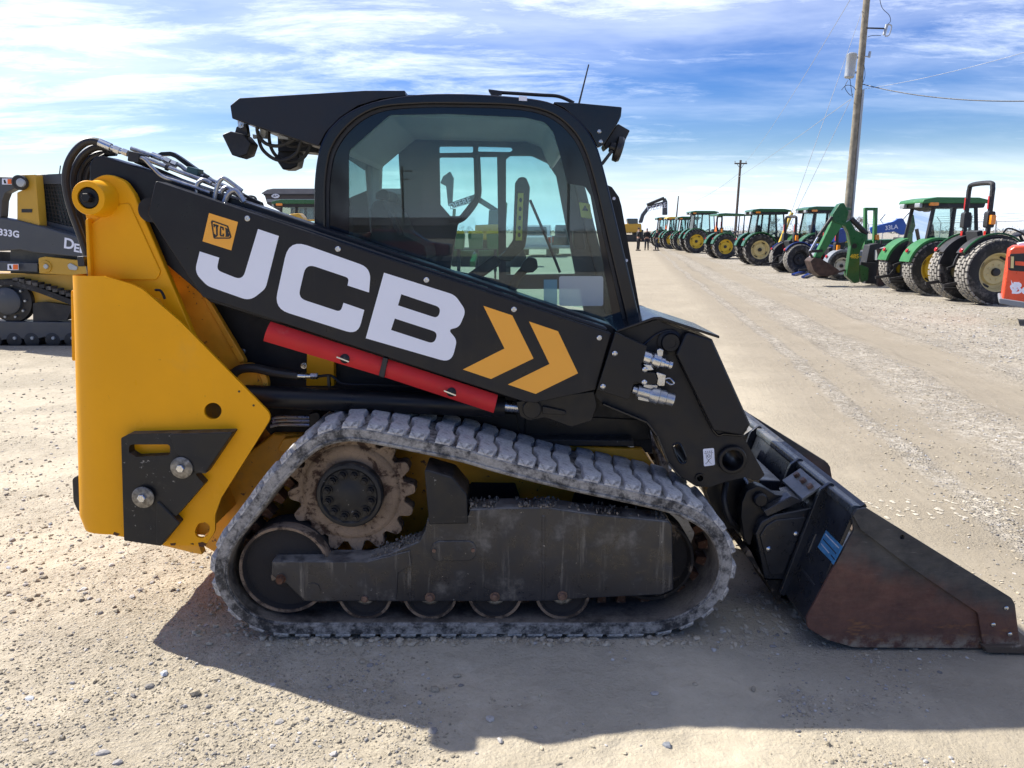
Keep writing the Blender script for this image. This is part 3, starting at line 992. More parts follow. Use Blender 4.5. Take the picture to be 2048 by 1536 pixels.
for i in range(12):
    a = 2 * pi * (i + .5) / 12
    b = Vector((sc_.x + 44 * sm * cos(a), YS - 0.042, sc_.z + 44 * sm * sin(a)))
    mk('wheel_nut', hexbolt(b, NEG, 0.0150, 0.018, 1.35) + [lathe(b, NEG, [(0.008, .015), (0.008, .026)], 8)], M['black'], sprocket)
for a, rr, s in ((0.55, 116, .03), (0.2, 112, .02), (-0.3, 108, .025), (2.6, 110, .018)):
    pass
# gravel lying on the frame
def debris(n, pxr, yfun, Yr, smax):
    pos = []
    V, Fc = [], []
    for i in range(n):
        px = random.uniform(*pxr)
        if sin(px * .11) + sin(px * .047 + 1) < random.uniform(-1.4, 1.4):
            continue
        Y = random.uniform(*Yr)
        q = P(px, yfun(px), YF)
        s = random.uniform(0.3, 1) ** 2 * smax
        o = len(V)
        A = ICO_V * (0.7 + 0.6 * rs.rand(12, 1)) * s * (0.7 + 0.6 * rs.rand(1, 3))
        for v in A:
            V.append((q.x + v[0], Y + v[1], q.z + v[2] * .8 + s * .3 + random.uniform(0, .010)))
        Fc += [tuple(int(k) + o for k in f) for f in ICO_F]
    return V, Fc
mdeb = paint('frame_grit', (0.16, 0.142, 0.12), 0.95, var=0.45, vs=60, bump=0.3)
topline = lambda x: 1019 if x < 940 else (1016 if x < 1095 else 1016 + (x - 1095) * 0.115)
o = mk('grit_pile', [debris(330, (938, 1190), topline, (YF - .004, 2.92), .007), debris(160, (1190, 1335), topline, (YF, 2.92), .006),
                     debris(260, (740, 850), lambda x: 1122 - (x - 735) * .36, (YF, 2.92), .006)], mdeb, frame, smooth=0)
tag(o, kind='stuff')
# the far side carries the same running gear
for part in (track, frame, sprocket):
    c = copy_tree(part, L)
    c.location.y += FARY

# --- chassis
chassis = mk('chassis', pr(rnd([(545, 868), (600, 868), (840, 880), (1000, 888), (1285, 897, 10), (1328, 960), (1340, 1010), (1345, 1095), (600, 1108), (440, 1112), (405, 1092), (430, 960)], 6), 3.215, 4.03), M['yellow_dirty'], L, bevel=0.01)
mks('opening_shade', [pr(rnd([(931, 1012), (935, 972), (943, 966), (1030, 967), (1045, 1012)], 5), 3.205, 3.216), pr(rnd([(1135, 1032), (1150, 984), (1160, 979), (1320, 990), (1325, 1032)], 5), 3.205, 3.216)], M['darkbox'], chassis)  # shade inside the chassis cutouts, put on as flat dark plates
mk('rear_sill', pr(rnd([(555, 898), (566, 878), (600, 874), (640, 874), (640, 905), (560, 905)], 4), 3.17, 3.22), M['yellow_dirty'], chassis, bevel=0.006)
mk('engine_hood', pr([(300, 372), (600, 466), (600, 606), (300, 510)], 3.26, 4.15), M['darkbox'], L)
bodyp = mk('engine_housing', pr([(300, 500), (640, 610), (1230, 772), (1300, 850), (1305, 905), (600, 884), (540, 868), (420, 720), (300, 580)], 3.25, 4.0), M['darkbox'], L)
mk('side_step', pr(rnd([(1062, 879), (1268, 881), (1270, 893), (1062, 891)], 3), 3.16, 3.26), M['blackdusty'], bodyp, bevel=0.004)
mk('lower_shield', pr(rnd([(850, 815), (1032, 828), (1045, 890), (905, 880), (850, 850)], 5), 3.235, 3.26), M['black'], bodyp, bevel=0.004)
mk('front_panel', pr([(1050, 828), (1290, 840), (1300, 880), (1050, 880)], 3.24, 3.26), M['black'], bodyp, bevel=0.003)
mk('yellow_post', pr([(614, 690), (668, 708), (668, 772), (612, 772)], 3.205, 3.25), M['yellow'], bodyp, bevel=0.004)
for px, py in ((486, 702), (608, 731), (992, 870), (1262, 890)):
    mk('panel_bolt', hexbolt(P(px, py, 3.235), NEG, 0.009, 0.012), M['steel'], bodyp)

# --- rear body: skin plate with a rounded rear corner
YR = 2.92
RC = 0.075
tang = [(208, 552), (206, 660), (208, 800), (212, 930), (218, 1040), (222, 1069)]
skin_px = rnd([(208, 552, 0), (262, 568, 10), (284, 578, 14), (360, 643), (545, 832, 22), (442, 996, 26), (430, 1030, 30), (430, 1064, 26), (410, 1092, 14), (327, 1090), (222, 1069, 0)] + [(a, b, 0) for a, b in reversed(tang[1:-1])], 10, 5)
h1 = ell(425.6, 822, 17.6, 16.5, 22)
h2 = rnd([(389, 1063), (396, 1047), (412, 1044), (421, 1054), (416, 1070), (404, 1077), (393, 1074)], 8)
g = [pr(skin_px, YR, YR + 0.014, [h1, h2])]
tw = [P(a, b, YR) for a, b in tang]
left = [148, 152, 156, 160, 163, 175]
V, Fc = [], []
NSEG = 9
for (a, b), lx, q in zip(tang, left, tw):
    rear = P(lx, b, YR + RC).x
    for k in range(NSEG + 1):
        th = k / NSEG * pi / 2
        V.append((q.x + (rear - q.x) * sin(th), YR + RC * (1 - cos(th)), q.z))
    V.append((rear, 4.28 - RC, q.z))
    V.append((rear + 0.06, 4.28, q.z))
    V.append((q.x + 0.05, 4.28, q.z))
m = NSEG + 4
for i in range(len(tang) - 1):
    for k in range(m - 1):
        Fc.append((i * m + k, i * m + k + 1, (i + 1) * m + k + 1, (i + 1) * m + k))
Fc.append(tuple(range(m * (len(tang) - 1), m * len(tang))))
g.append((V, Fc))
g.append(([(v[0], v[1], v[2]) for v in mirror_y(pr(skin_px, YR, YR + .014), 3.6)[0]], mirror_y(pr(skin_px, YR, YR + .014), 3.6)[1]))
body = mk('rear_body', g, M['yellow'], L, smooth=40)
mk('rear_core', pr([(215, 585), (300, 600), (330, 650), (360, 900), (400, 1000), (420, 1060), (400, 1080), (240, 1062), (225, 1040)], YR + 0.05, 4.22, Yt=YR), M['yellow_dirty'], body)
mk('corner_lip', pr([(300, 1080), (398, 1092), (404, 1109), (388, 1106), (330, 1092)], YR + .010, YR + .05), M['yellow_dirty'], body)
for px, py in ((478, 783), (507, 811)):
    mk('screw_hole', pxcyl(px, py, YR - .0015, YR + .002, 2.2, 10), M['decal_black'], body)
# rear door edge, tail lamps and bumper
V = [(148, 572), (165, 590), (168, 610), (168, 700), (160, 722), (150, 722)]
mk('rear_door', [prw([(P(x, y, 3.0).x - 0.012, P(x, y, 3.0).z) for x, y in rnd([(150, 575), (166, 592), (168, 700), (163, 720), (152, 722)], 6)], 2.99, 4.2)], M['yellow'], body, bevel=0.004)
for py in (630, 688):
    mk('tail_lamp', tf(lathe((0, 0, 0), (0, 1, 0), [(0.01, 0), (0.05, .004), (0.05, .06), (0.01, .064)], 20), Matrix.Translation(P(163, py, 2.99)) @ Matrix.Diagonal((0.35, 1, 1.15, 1))), M['red_lens'], body)
mk('rear_bumper', prw(rnd([(p.x, p.z) for p in (P(148, 955, 3.0), P(160, 948, 3.0), P(172, 1020, 3.0), P(160, 1022, 3.0), P(150, 1000, 3.0))], 0.02, 4), 2.985, 4.2), M['plastic'], body, bevel=0.006)

for pts in ([(396, 1086), (404, 1084), (414, 1088), (406, 1094), (398, 1093)], [(340, 1087), (352, 1086), (350, 1091), (342, 1091)], [(228, 1064), (240, 1068), (234, 1072), (226, 1069)], [(380, 1088), (386, 1086), (388, 1090)]):
    mk('paint_chip', pr(pts, YR - .0012, YR + .004), M['rusttooth'], body, smooth=0)
# bolted counterweight plates
YC = YR - 0.045
cw = mk('counterweight', pr(rnd([(242, 876, 4), (258, 868), (345, 866), (469, 863, 3), (412, 947, 3), (388, 946), (408, 968, 3), (352, 1033, 3), (312, 1000), (358, 1047, 3), (322, 1092, 3), (248, 1081, 3)], 4), YC, YR + 0.002,
                         [rnd([(258, 889), (340, 889), (340, 911), (272, 914), (258, 906)], 7)]), M['blackdusty'], L, bevel=0.008, seg=3)
mk('upper_flap', pr(rnd([(338, 868), (467, 864), (411, 945), (390, 944), (352, 905)], 4), YC - 0.012, YC + .004), M['blackdusty'], cw, bevel=0.006, seg=3)
mk('lower_lip', pr(rnd([(312, 1000), (360, 1047), (322, 1090), (312, 1086)], 4), YC - 0.010, YC + .004), M['blackdusty'], cw, bevel=0.005)
for px, py in ((364, 935), (287, 994)):
    q = P(px, py, YC - .012)
    w = mk('washer', lathe(q, NEG, [(0.043, 0), (0.043, .006), (0.040, .008)], 36), M['washer'], cw)
    mk('bolt_head', hexbolt(q + NEG * .008, NEG, 0.0165, 0.014, 0), M['steel'], w)

# --- tower that carries the arm
YW = 3.0
tower_out = rnd([(172, 440), (165, 405, 40), (172, 366, 40), (212, 345, 40), (250, 362, 34), (268, 388), (395, 690), (190, 690)], 10, 6)
tower = mk('tower', pr(tower_out, YW, YW + .035), M['yellow'], L, bevel=0.006)
mk('tower_panel', pr(rnd([(188, 560, 4), (176, 450), (240, 408), (258, 406), (322, 545, 14), (312, 560)], 8, 4), YW - .006, YW + .004), M['yellow'], tower, bevel=0.004)
mk('tower_edge', pr([(181, 700), (170, 440), (176, 436), (190, 700)], YW - .03, YW + .2), M['yellow'], tower, bevel=0.004)
q = P(196, 402, YW)
sb = mpp(196, 402, YW)
boss = mk('pivot_boss', lathe(Vector((q.x + .012, YW + .01, q.z + .008)), NEG, [(38 * sb, 0), (36 * sb, .02), (33.5 * sb, .035), (33 * sb, .095), (31.5 * sb, .100), (21 * sb, .100), (21 * sb, .08), (.01, .08)], 40), M['yellow'], tower)
bc = Vector((q.x + .012, YW - .07, q.z + .008))
mk('pivot_pin', lathe(bc, NEG, [(20 * sb, 0), (20 * sb, .012), (18 * sb, .016)], 32), M['black'], boss)
mk('pivot_bolt', hexbolt(bc + NEG * .016, NEG, .0185, .024, 0), M['black'], boss)
mk('inner_tower', pr(rnd([(330, 520), (375, 540), (412, 592), (492, 725, 20), (480, 740), (400, 740), (330, 640)], 8), 3.16, 3.20), M['yellow_dirty'], tower, bevel=0.006)
mk('tower_weld', pr(rnd([(405, 596), (414, 592), (490, 722), (478, 726)], 3), 3.148, 3.17), M['yellow_dirty'], tower, bevel=0.005)
mk('cylinder_eye', lathe(P(500, 765, 3.14), NEG, [(40 * .00212, 0), (40 * .00212, .03), (30 * .00212, .034), (28 * .00212, .028), (12 * .00212, .03)], 32), M['yellow_dirty'], tower)
mk('skin_hook', tube([P(311, 580, YR + .05), P(322, 582, YR + .04), P(330, 598, YR + .04)], .005), M['black'], tower)

# --- arm
YA = 2.95
slope = 0.3355
arm_core = mk('lift_arm', pr(rnd([(178, 330, 12), (187, 312, 10), (205, 312, 6), (330, 350), (640, 455), (1225, 652), (1250, 700), (1190, 790), (1050, 800), (420, 605), (375, 565), (285, 490), (205, 440), (180, 400)], 8), 3.045, 3.17, Yt=3.045), M['arm'], L, bevel=0.006)
mk('arm_top_rail', [pr([(445, 402), (640, 464), (1215, 655), (1215, 668), (640, 478), (445, 416)], 2.985, 3.05)], M['cab'], arm_core, bevel=0.010, seg=3)
cover = mk('arm_cover', pr(rnd([(311, 361, 5), (1223, 667, 3), (1191, 780, 3), (1071, 806, 16), (1048, 804, 10), (405, 594, 4), (375, 551, 4), (295, 428, 4)], 4), YA, 3.03), M['arm'], arm_core, bevel=0.007, seg=3)
mk('knuckle_disc', pxcyl(300, 420, 2.99, 3.04, 24, 32), M['darkbox'], arm_core)
DY = YA - 0.0016
def decal(name, px, mat, par, holes=(), Y=None, th=0.0012, r=0):
    Y = DY if Y is None else Y
    return mk(name, pr(px, Y, Y + th, holes), mat, par, smooth=0)
decal('letter_j', rnd([(516, 458, 0), (557.6, 472, 0), (531, 577, 26), (500, 602, 30), (415, 572, 34), (389, 545, 30), (399.4, 502.8, 0), (438.4, 515.4, 0), (433, 540, 12), (485, 561, 16)], 0, 6), M['decal_white'], cover)
decal('letter_c', rnd([(578, 478, 34), (742, 536, 34), (738, 585, 0), (695, 571, 0), (698, 556, 16), (612, 527, 18), (596, 596, 18), (681, 624, 16), (687, 605.6, 0), (728.5, 620, 0), (716, 670, 32), (548, 617, 34)], 0, 6), M['decal_white'], cover)
decal('letter_b', rnd([(768, 545.4, 0), (910, 590, 34), (932, 622, 22), (918, 655, 20), (896, 659, 6), (914, 680, 20), (903, 726, 34), (731.5, 676.5, 0)], 0, 6), M['decal_white'], cover,
      [rnd([(802.5, 588.4, 0), (882, 615, 12), (876, 637, 12), (796, 610.8, 0)], 0, 5), rnd([(789.6, 637, 0), (876, 665, 14), (868, 688, 12), (782, 660, 0)], 0, 5)])
decal('chevron', [(966.8, 611.7), (1024.5, 630.8), (1067, 717), (982, 758), (925.8, 739), (1009, 697)], M['decal_yellow'], cover)
decal('chevron', [(1058, 643), (1116, 662.4), (1156, 746.5), (1071.4, 787.8), (1015.7, 769), (1099, 728)], M['decal_yellow'], cover)
badge = decal('badge', [(418, 426), (476, 444), (462.4, 500.8), (405, 482.6)], M['decal_yellow'], cover)
fo = rnd([(423, 440), (456, 451.5), (463, 474), (460, 477.5), (427, 477.5), (422, 445)], 4, 3)
fi = rnd([(425.5, 443.5), (454, 453.5), (460.2, 473), (458.5, 475), (429, 475), (424.8, 447)], 3, 3)
decal('badge_frame', fo, M['decal_black'], badge, [fi], Y=DY - .0014, th=.001)
TT = DY - .0014
for nm, pts in (('badge_letter', [(426.5, 447.5), (437, 450.5), (436.5, 454), (435, 453.6), (435.5, 471), (432.5, 474), (428.5, 474), (427.5, 468), (430, 468), (431, 470.5), (432.3, 470), (431.6, 452.6), (429.2, 452), (429.3, 455), (427.3, 454.5)]),
                ('badge_letter', [(440, 452), (447, 454.3), (447.6, 461), (444.8, 460.2), (444.4, 456.8), (441.8, 456), (442.6, 470.2), (445.2, 470.6), (445.2, 467), (448, 467.6), (448, 473.4), (440.8, 472.8), (439, 469)]),
                ('badge_letter', [(449, 455.2), (455, 457.2), (457, 460), (457, 464), (456, 465.6), (458.6, 467.6), (459, 471.6), (457, 474), (450.2, 473.6), (451.6, 470.4), (450.8, 458.6)])):
    mk(nm, pr(pts, TT, TT + .001), M['decal_black'], badge, smooth=0)
for px, py in ((495, 437), (676, 498), (853, 560), (1028, 619), (1199, 676)):
    mk('cover_screw', lathe(P(px, py, YA), NEG, [(.0105, 0), (.0105, .003), (.008, .005), (.005, .005), (.004, .002)], 18), M['steel'], cover)
# red strut shells
for k, (pts, wn_) in enumerate((([(541, 643), (769, 716), (761, 752), (527, 682)], (690, 717)), ([(773, 717.5), (996, 790), (987, 826), (765, 753)], (903, 784)))):
    w0, w1, w2, w3 = [P(a, b, 2.98) for a, b in pts]
    V, Fc = [], []
    n = 8
    for e0, e1 in ((w0, w3), (w1, w2)):
        for j in range(n + 1):
            t = j / n
            q = e0.lerp(e1, t)
            V.append((q.x, 2.965 + 0.022 * (1 - sin(pi * (0.10 + 0.80 * t))) , q.z))
        for j in range(n, -1, -1):
            t = j / n
            q = e0.lerp(e1, t)
            V.append((q.x, 2.971 + 0.022 * (1 - sin(pi * (0.10 + 0.80 * t))), q.z))
    m = 2 * n + 2
    for j in range(m):
        l = (j + 1) % m
        Fc.append((j, l, m + l, m + j))
    Fc.append(tuple(range(m)))
    Fc.append(tuple(reversed(range(m, 2 * m))))
    sh = mk('strut_shell', (V, Fc), M['red'], L, smooth=50)
    q = P(wn_[0], wn_[1], 2.968)
    kn = mk('wing_knob', lathe(q, NEG, [(.019, 0), (.019, .004), (.012, .012), (.006, .018)], 20), M['plastic'], sh)
    mk('wing_lever', bar(q + Vector((-.028, -.02, .010)), q + Vector((.018, -.014, -.010)), .010, .005), M['steel'], kn)
mk('strut_band', pr([(766, 714), (776, 717), (768, 756), (757, 752)], 2.958, 2.99), M['plastic'], L, bevel=.003)
# lift cylinder and lines under the arm
cylb = mk('lift_cylinder', [cyl(P(492, 792, 3.06), P(985, 812, 3.06), 22 * .00208, n=32), cyl(P(985, 812, 3.06), P(1010, 813, 3.06), 20 * .00208, n=32)], M['black'], L)
mk('cylinder_rod', cyl(P(1005, 811, 3.06), P(1055, 816, 3.06), 11 * .00208, n=20), M['steel'], cylb)
mk('feed_hose', tube([P(452, 790, 3.11), P(470, 745, 3.10), P(505, 736, 3.09), P(550, 745, 3.09), P(596, 751, 3.09)], 9 * .0021, 10), M['hose'], L)
mk('hose_fitting', [cyl(P(594, 751, 3.09), P(612, 752, 3.09), .013), cyl(P(612, 752, 3.09), P(622, 752, 3.09), .010), cyl(P(622, 752, 3.09), P(636, 752, 3.09), .014, n=6)], M['steel'], L)
mk('hard_line', tube([P(636, 753, 3.09), P(660, 751, 3.09), P(672, 758, 3.09), P(690, 768, 3.09), P(760, 770, 3.10), P(850, 775, 3.10)], .006), M['black'], L)
mk('line_bracket', box(P(655, 752, 3.09).x, P(660, 752, 3.09).x, 3.08, 3.10, P(655, 772, 3.09).z, P(655, 750, 3.09).z), M['black'], L)
for py, dx in ((838, 0), (845, 0), (853, -4)):
    mk('steel_line', tube([P(545 + dx, py, 3.16), P(560, py - 4, 3.16), P(620, py - 3, 3.16), P(680, py - 2, 3.16)], .0075), M['pipe'], L)
mk('line_clamp', pr(rnd([(618, 828), (634, 824), (640, 830), (640, 858), (618, 858)], 3), 3.13, 3.18), M['black'], L, bevel=.004)
# pivot bracket below the cover
br = mk('cylinder_bracket', pr(rnd([(1032, 803), (1040, 834, 8), (1058, 842, 14), (1090, 836, 10), (1143, 855, 4), (1184, 842, 4), (1194, 811, 4), (1188, 782)], 3), 2.99, 3.14), M['black'], L, bevel=.005)
mk('bracket_boss', pxcyl(1064, 819, 2.976, 3.0, 19, 32, .003), M['black'], br)
mk('bracket_bar', pr(rnd([(1085, 812), (1130, 822), (1134, 828), (1128, 830), (1085, 828)], 3), 2.976, 3.0), M['black'], br, bevel=.003)

# --- front leg of the arm
leg = mk('arm_knee', pr(rnd([(1190, 790), (1222, 690), (1236, 664), (1312, 640), (1345, 652), (1424, 678), (1500, 848, 3), (1486, 872, 6), (1530, 950, 4), (1516, 962, 4), (1490, 955), (1455, 962), (1420, 974, 12), (1392, 973, 14), (1357, 950, 10), (1333, 922), (1312, 868, 10), (1290, 842, 14), (1205, 806)], 4), 3.01, 3.22,
                        [rnd([(1346, 892), (1353, 886), (1362, 892), (1372, 918), (1366, 926), (1358, 920)], 6), ell(1463, 918, 20, 20, 28), ell(1399.6, 956, 6, 6, 16)]), M['arm'], L, bevel=.006, seg=3)
mk('knee_box', pr(rnd([(1373, 664, 8), (1423, 678, 5), (1500, 849, 5), (1484, 871, 5), (1428, 862, 8), (1353, 709, 8)], 4), 2.972, 3.02), M['arm'], leg, bevel=.016, seg=4)
mk('knee_weld', tube([P(1376, 666, 3.008), P(1366, 690, 3.008), P(1353, 707, 3.008), P(1380, 765, 3.008), P(1427, 862, 3.008), P(1450, 868, 3.008), P(1483, 871, 3.008)], .0055, 7), M['cab'], leg)
mk('knee_flange', [bar(P(1205, 806, 3.0), P(1292, 842, 3.0), .05, .008, (0, 0, 1)), bar(P(1292, 842, 3.0), P(1312, 868, 3.0), .05, .008), bar(P(1312, 868, 3.0), P(1334, 922, 3.0), .05, .008), bar(P(1334, 922, 3.0), P(1357, 950, 3.0), .05, .008)], M['cab'], leg, bevel=.002)
mk('knee_boss', lathe(P(1339.5, 684, 3.012), NEG, [(24 * .0021, 0), (24 * .0021, .010), (18 * .0021, .014), (17 * .0021, .022), (16 * .0021, .024), (10 * .0021, .024), (10 * .0021, .021), (.004, .021)], 36), M['black'], leg)
mk('boss_weld', tube([P(1285, 692, 3.005), P(1312, 670, 3.005), P(1338, 661, 3.005), P(1352, 664, 3.005), P(1361, 680, 3.005)], .005, 7), M['cab'], leg)
mk('pin_ring', lathe(P(1463, 918, 3.008), NEG, [(28 * .00205, 0), (28 * .00205, .016), (26.5 * .00205, .02), (21.5 * .00205, .02), (20.2 * .00205, .016), (20.2 * .00205, -.10), (20.5 * .00205, -.10), (27 * .00205, -.002)], 40, ring=True), M['black'], leg)
mk('hole_ring', lathe(P(1399.6, 956, 3.008), NEG, [(10 * .00205, 0), (9.5 * .00205, .006), (6.5 * .00205, .006), (6.2 * .00205, -.06), (6.4 * .00205, -.06)], 24, ring=True), M['black'], leg)
mk('slot_rim', [tube([P(a, b, 3.008) for a, b in ((1349, 889), (1357, 886), (1364, 895), (1373, 918), (1367, 927), (1358, 922), (1346, 895), (1349, 889))], .0035, 6, 3)], M['cab'], leg)
# cap plate over the knee
capA, capB, capC = P(1232, 660, 2.985), P(1314, 632, 2.985), P(1438, 671, 2.985)
top = [capA, capB + Vector((-.015, 0, -.003)), capB + Vector((.012, 0, -.002)), capC]
V, Fc = [], []
for y in (2.975, 3.40):
    for q in top:
        V.append((q.x, y, q.z))
    for q in reversed(top):
        V.append((q.x, y, q.z - .011))
m = 8
for j in range(m):
    Fc.append((j, (j + 1) % m, m + (j + 1) % m, m + j))
Fc += [tuple(range(m)), tuple(reversed(range(m, 2 * m)))]
mk('knee_cap', (V, Fc), M['cab'], leg, bevel=.003, smooth=20)
mk('cross_tube', [cyl((P(1339.5, 684, 3.2).x, 3.2, P(1339.5, 684, 3.2).z), (P(1339.5, 684, 3.2).x, 4.05, P(1339.5, 684, 3.2).z), .075, n=28)], M['arm'], leg)
lab = decal('lift_label', rnd([(1406, 898, 3), (1428, 896, 3), (1430, 930, 3), (1408, 933, 3)], 2), M['decal_white'], leg, Y=3.0085)
for a, b in (((1409, 907), (1426, 905)), ((1412, 907), (1413, 916)), ((1423, 906), (1422, 916)), ((1413, 916), (1418, 921)), ((1422, 916), (1416, 921)), ((1416, 921), (1423, 928)), ((1418, 921), (1411, 928)), ((1410, 905), (1412, 902)), ((1414, 905), (1416, 902)), ((1418, 904.5), (1420, 901.5)), ((1422, 904), (1424, 901))):
    mk('label_line', bar(P(*a, 3.0078), P(*b, 3.0078), .0008, .0022, (0, 1, 0)), M['decal_black'], lab, smooth=0)
mk('label_line', lathe(P(1417.5, 912, 3.0078), NEG, [(.0065, -.0003), (.0065, .0003), (.0045, .0003), (.0045, -.0003)], 14, ring=True), M['decal_black'], lab, smooth=0)
# hydraulic coupler block
cp = mk('coupler_plate', pr(rnd([(1231, 664, 3), (1250, 673), (1294, 692, 3), (1287, 724), (1282, 728), (1284, 736), (1294, 738), (1296, 745), (1310, 745), (1315, 758), (1312, 768), (1298, 770), (1284, 768), (1272, 764), (1268, 766), (1261, 790), (1258, 800, 8), (1194, 780, 3)], 2), 2.925, 2.945), M['black'], L, bevel=.003)
mk('coupler_box', pr([(1236, 672), (1290, 694), (1282, 726), (1290, 745), (1290, 764), (1262, 770), (1255, 795), (1200, 778)], 2.945, 3.02), M['black'], cp)
for px, py in ((1229.5, 707), (1206, 773), (1290, 739), (1288.6, 764.5)):
    mk('plate_bolt', lathe(P(px, py, 2.925), NEG, [(.0105, 0), (.0105, .004), (.006, .008), (.002, .008)], 16), M['steel'], cp)
def fitting(name, pts, secs, Y, mat):
    a, b = P(*pts[0], Y), P(*pts[1], Y)
    d = b - a
    return mk(name, lathe(a, d, [(r, f * d.length) for f, r in secs], 24), mat, cp)
f1 = fitting('hydraulic_coupler', ((1284, 712), (1343, 731)), [(0, .026), (.25, .026), (.28, .022), (.34, .030), (.58, .030), (.62, .022), (.74, .021), (.76, .015), (.88, .015), (.9, .018), (1, .017)], 2.955, M['steel'])
mks('coupler_lug', [pr(rnd([(1314, 700), (1320, 697), (1327, 700), (1326, 712), (1316, 714)], 2), 2.935, 2.965), pr([(1286, 728), (1302, 730), (1308, 740), (1296, 742)], 2.935, 2.965)], M['steel'], f1, bevel=.003)
f2 = fitting('hydraulic_coupler', ((1265, 778), (1346, 800)), [(0, .016), (.10, .016), (.12, .024), (.40, .024), (.46, .032), (.62, .034), (.64, .030), (.80, .030), (.82, .026), (1, .026)], 2.945, M['pipe'])
mks('coupler_lug', [pr([(1288, 768), (1316, 770), (1314, 780), (1286, 778)], 2.935, 2.965), pr([(1276, 790), (1296, 798), (1306, 806), (1276, 800)], 2.935, 2.965)], M['pipe'], f2, bevel=.003)
f3 = mk('case_drain', [pr(rnd([(1312, 744), (1332, 750), (1329, 772), (1318, 772), (1314, 768), (1316, 757)], 2), 2.93, 2.965)], M['steel'], cp, bevel=.005)
mk('drain_ring', tube([P(1330, 758, 2.94), P(1340, 757, 2.94), P(1348, 766, 2.94), P(1342, 769, 2.94), P(1332, 763, 2.94)], .003, 6), M['steel'], f3)

# --- hoses and pipes on top of the arm
hoses = ((3.06, .0145, [(201, 285), (184, 282), (167, 287), (149, 304), (136, 328), (131, 358), (135, 390), (144, 424), (158, 462), (171, 500), (180, 535), (184, 560)]),
         (3.10, .0140, [(218, 297), (196, 294), (178, 301), (162, 316), (150, 338), (146, 360), (149, 392), (158, 428), (170, 470), (180, 520), (186, 560)]),
         (3.13, .0135, [(232, 305), (200, 308), (180, 318), (166, 336), (160, 358), (162, 390), (172, 430), (184, 480), (190, 540)]),
         (3.12, .0120, [(212, 312), (196, 320), (182, 332), (174, 350), (172, 380), (180, 420)]))
for Y, r, pts in hoses:
    mk('hydraulic_hose', tube([P(a, b, Y) for a, b in pts], r, 10, 4), M['hose'], arm_core)
mk('hose_clip', box(P(166, 525, 3.02).x, P(180, 525, 3.02).x, 2.98, 3.10, P(170, 532, 3.02).z, P(170, 512, 3.02).z), M['plastic'], arm_core, bevel=.003)
fer = mk('hose_ferrule', [cyl(P(199, 285, 3.06), P(222, 295, 3.06), .0155, n=20), cyl(P(222, 295, 3.06), P(231, 299, 3.06), .011), cyl(P(229, 297.5, 3.06), P(240, 302, 3.06), .0145, n=6), cyl(P(240, 302, 3.06), P(247, 304, 3.06), .011), cyl(P(246, 303, 3.06), P(256, 307, 3.06), .014, n=6)], M['steel'], arm_core)
mk('hose_ferrule', [cyl(P(304, 310, 3.12), P(322, 317, 3.12), .012, n=20), cyl(P(322, 317, 3.12), P(340, 325, 3.12), .010), cyl(P(330, 320, 3.12), P(340, 325, 3.12), .0145, n=6), cyl(P(343, 326, 3.12), P(353, 330, 3.12), .014, n=6)], M['steel'], arm_core)
mk('pipe_clamp', pr(rnd([(256, 301), (278, 306), (276, 326), (254, 322)], 3), 3.03, 3.12), M['plastic'], arm_core, bevel=.004)
mk('pipe_clamp', pr(rnd([(374, 332), (396, 338), (394, 352), (371, 346)], 2), 3.10, 3.16), paint('teal_clamp', (0.02, 0.07, 0.07), .5), arm_core, bevel=.003)
for Y, r, pts in ((3.045, .0075, [(274, 315), (288, 318), (304, 334), (325, 353), (354, 363), (390, 375), (420, 386)]), (3.08, .0085, [(286, 315), (350, 340), (423, 367)]),
                  (3.14, .0085, [(262, 297), (306, 312), (354, 328), (372, 340), (393, 348), (440, 368), (487, 390)]), (3.11, .0075, [(300, 322), (380, 352), (470, 388), (492, 400)]),
                  (3.05, .0085, [(393, 388), (395, 369), (407, 360), (422, 367)]), (3.04, .0085, [(428, 402), (435, 371), (441, 360), (449, 357), (468, 370), (484, 382)]),
                  (3.03, .011, [(448, 407), (457, 388), (470, 381), (480, 390), (488, 404)]), (3.07, .009, [(436, 404), (444, 382), (456, 376), (470, 388)])):
    mk('hydraulic_pipe', tube([P(a, b, Y) for a, b in pts], r, 10, 5), M['pipe'], arm_core)
mk('pipe_band', [cyl(P(332, 334, 3.08), P(337, 336, 3.08), .0125), cyl(P(408, 353, 3.14), P(416, 357, 3.14), .013)], M['plastic'], arm_core)
mk('hose_guard', pr(rnd([(312, 309, 3), (322, 304, 6), (343, 303, 14), (358, 312, 8), (420, 356), (520, 404), (520, 414), (412, 362), (350, 316, 8), (338, 311, 10), (318, 312)], 2), 3.2, 3.23), M['arm'], arm_core)
mk('cable_run', tube([P(270, 322, 3.1), P(320, 342, 3.12), P(390, 372, 3.12), P(430, 385, 3.12)], .008, 8), M['hose'], arm_core)

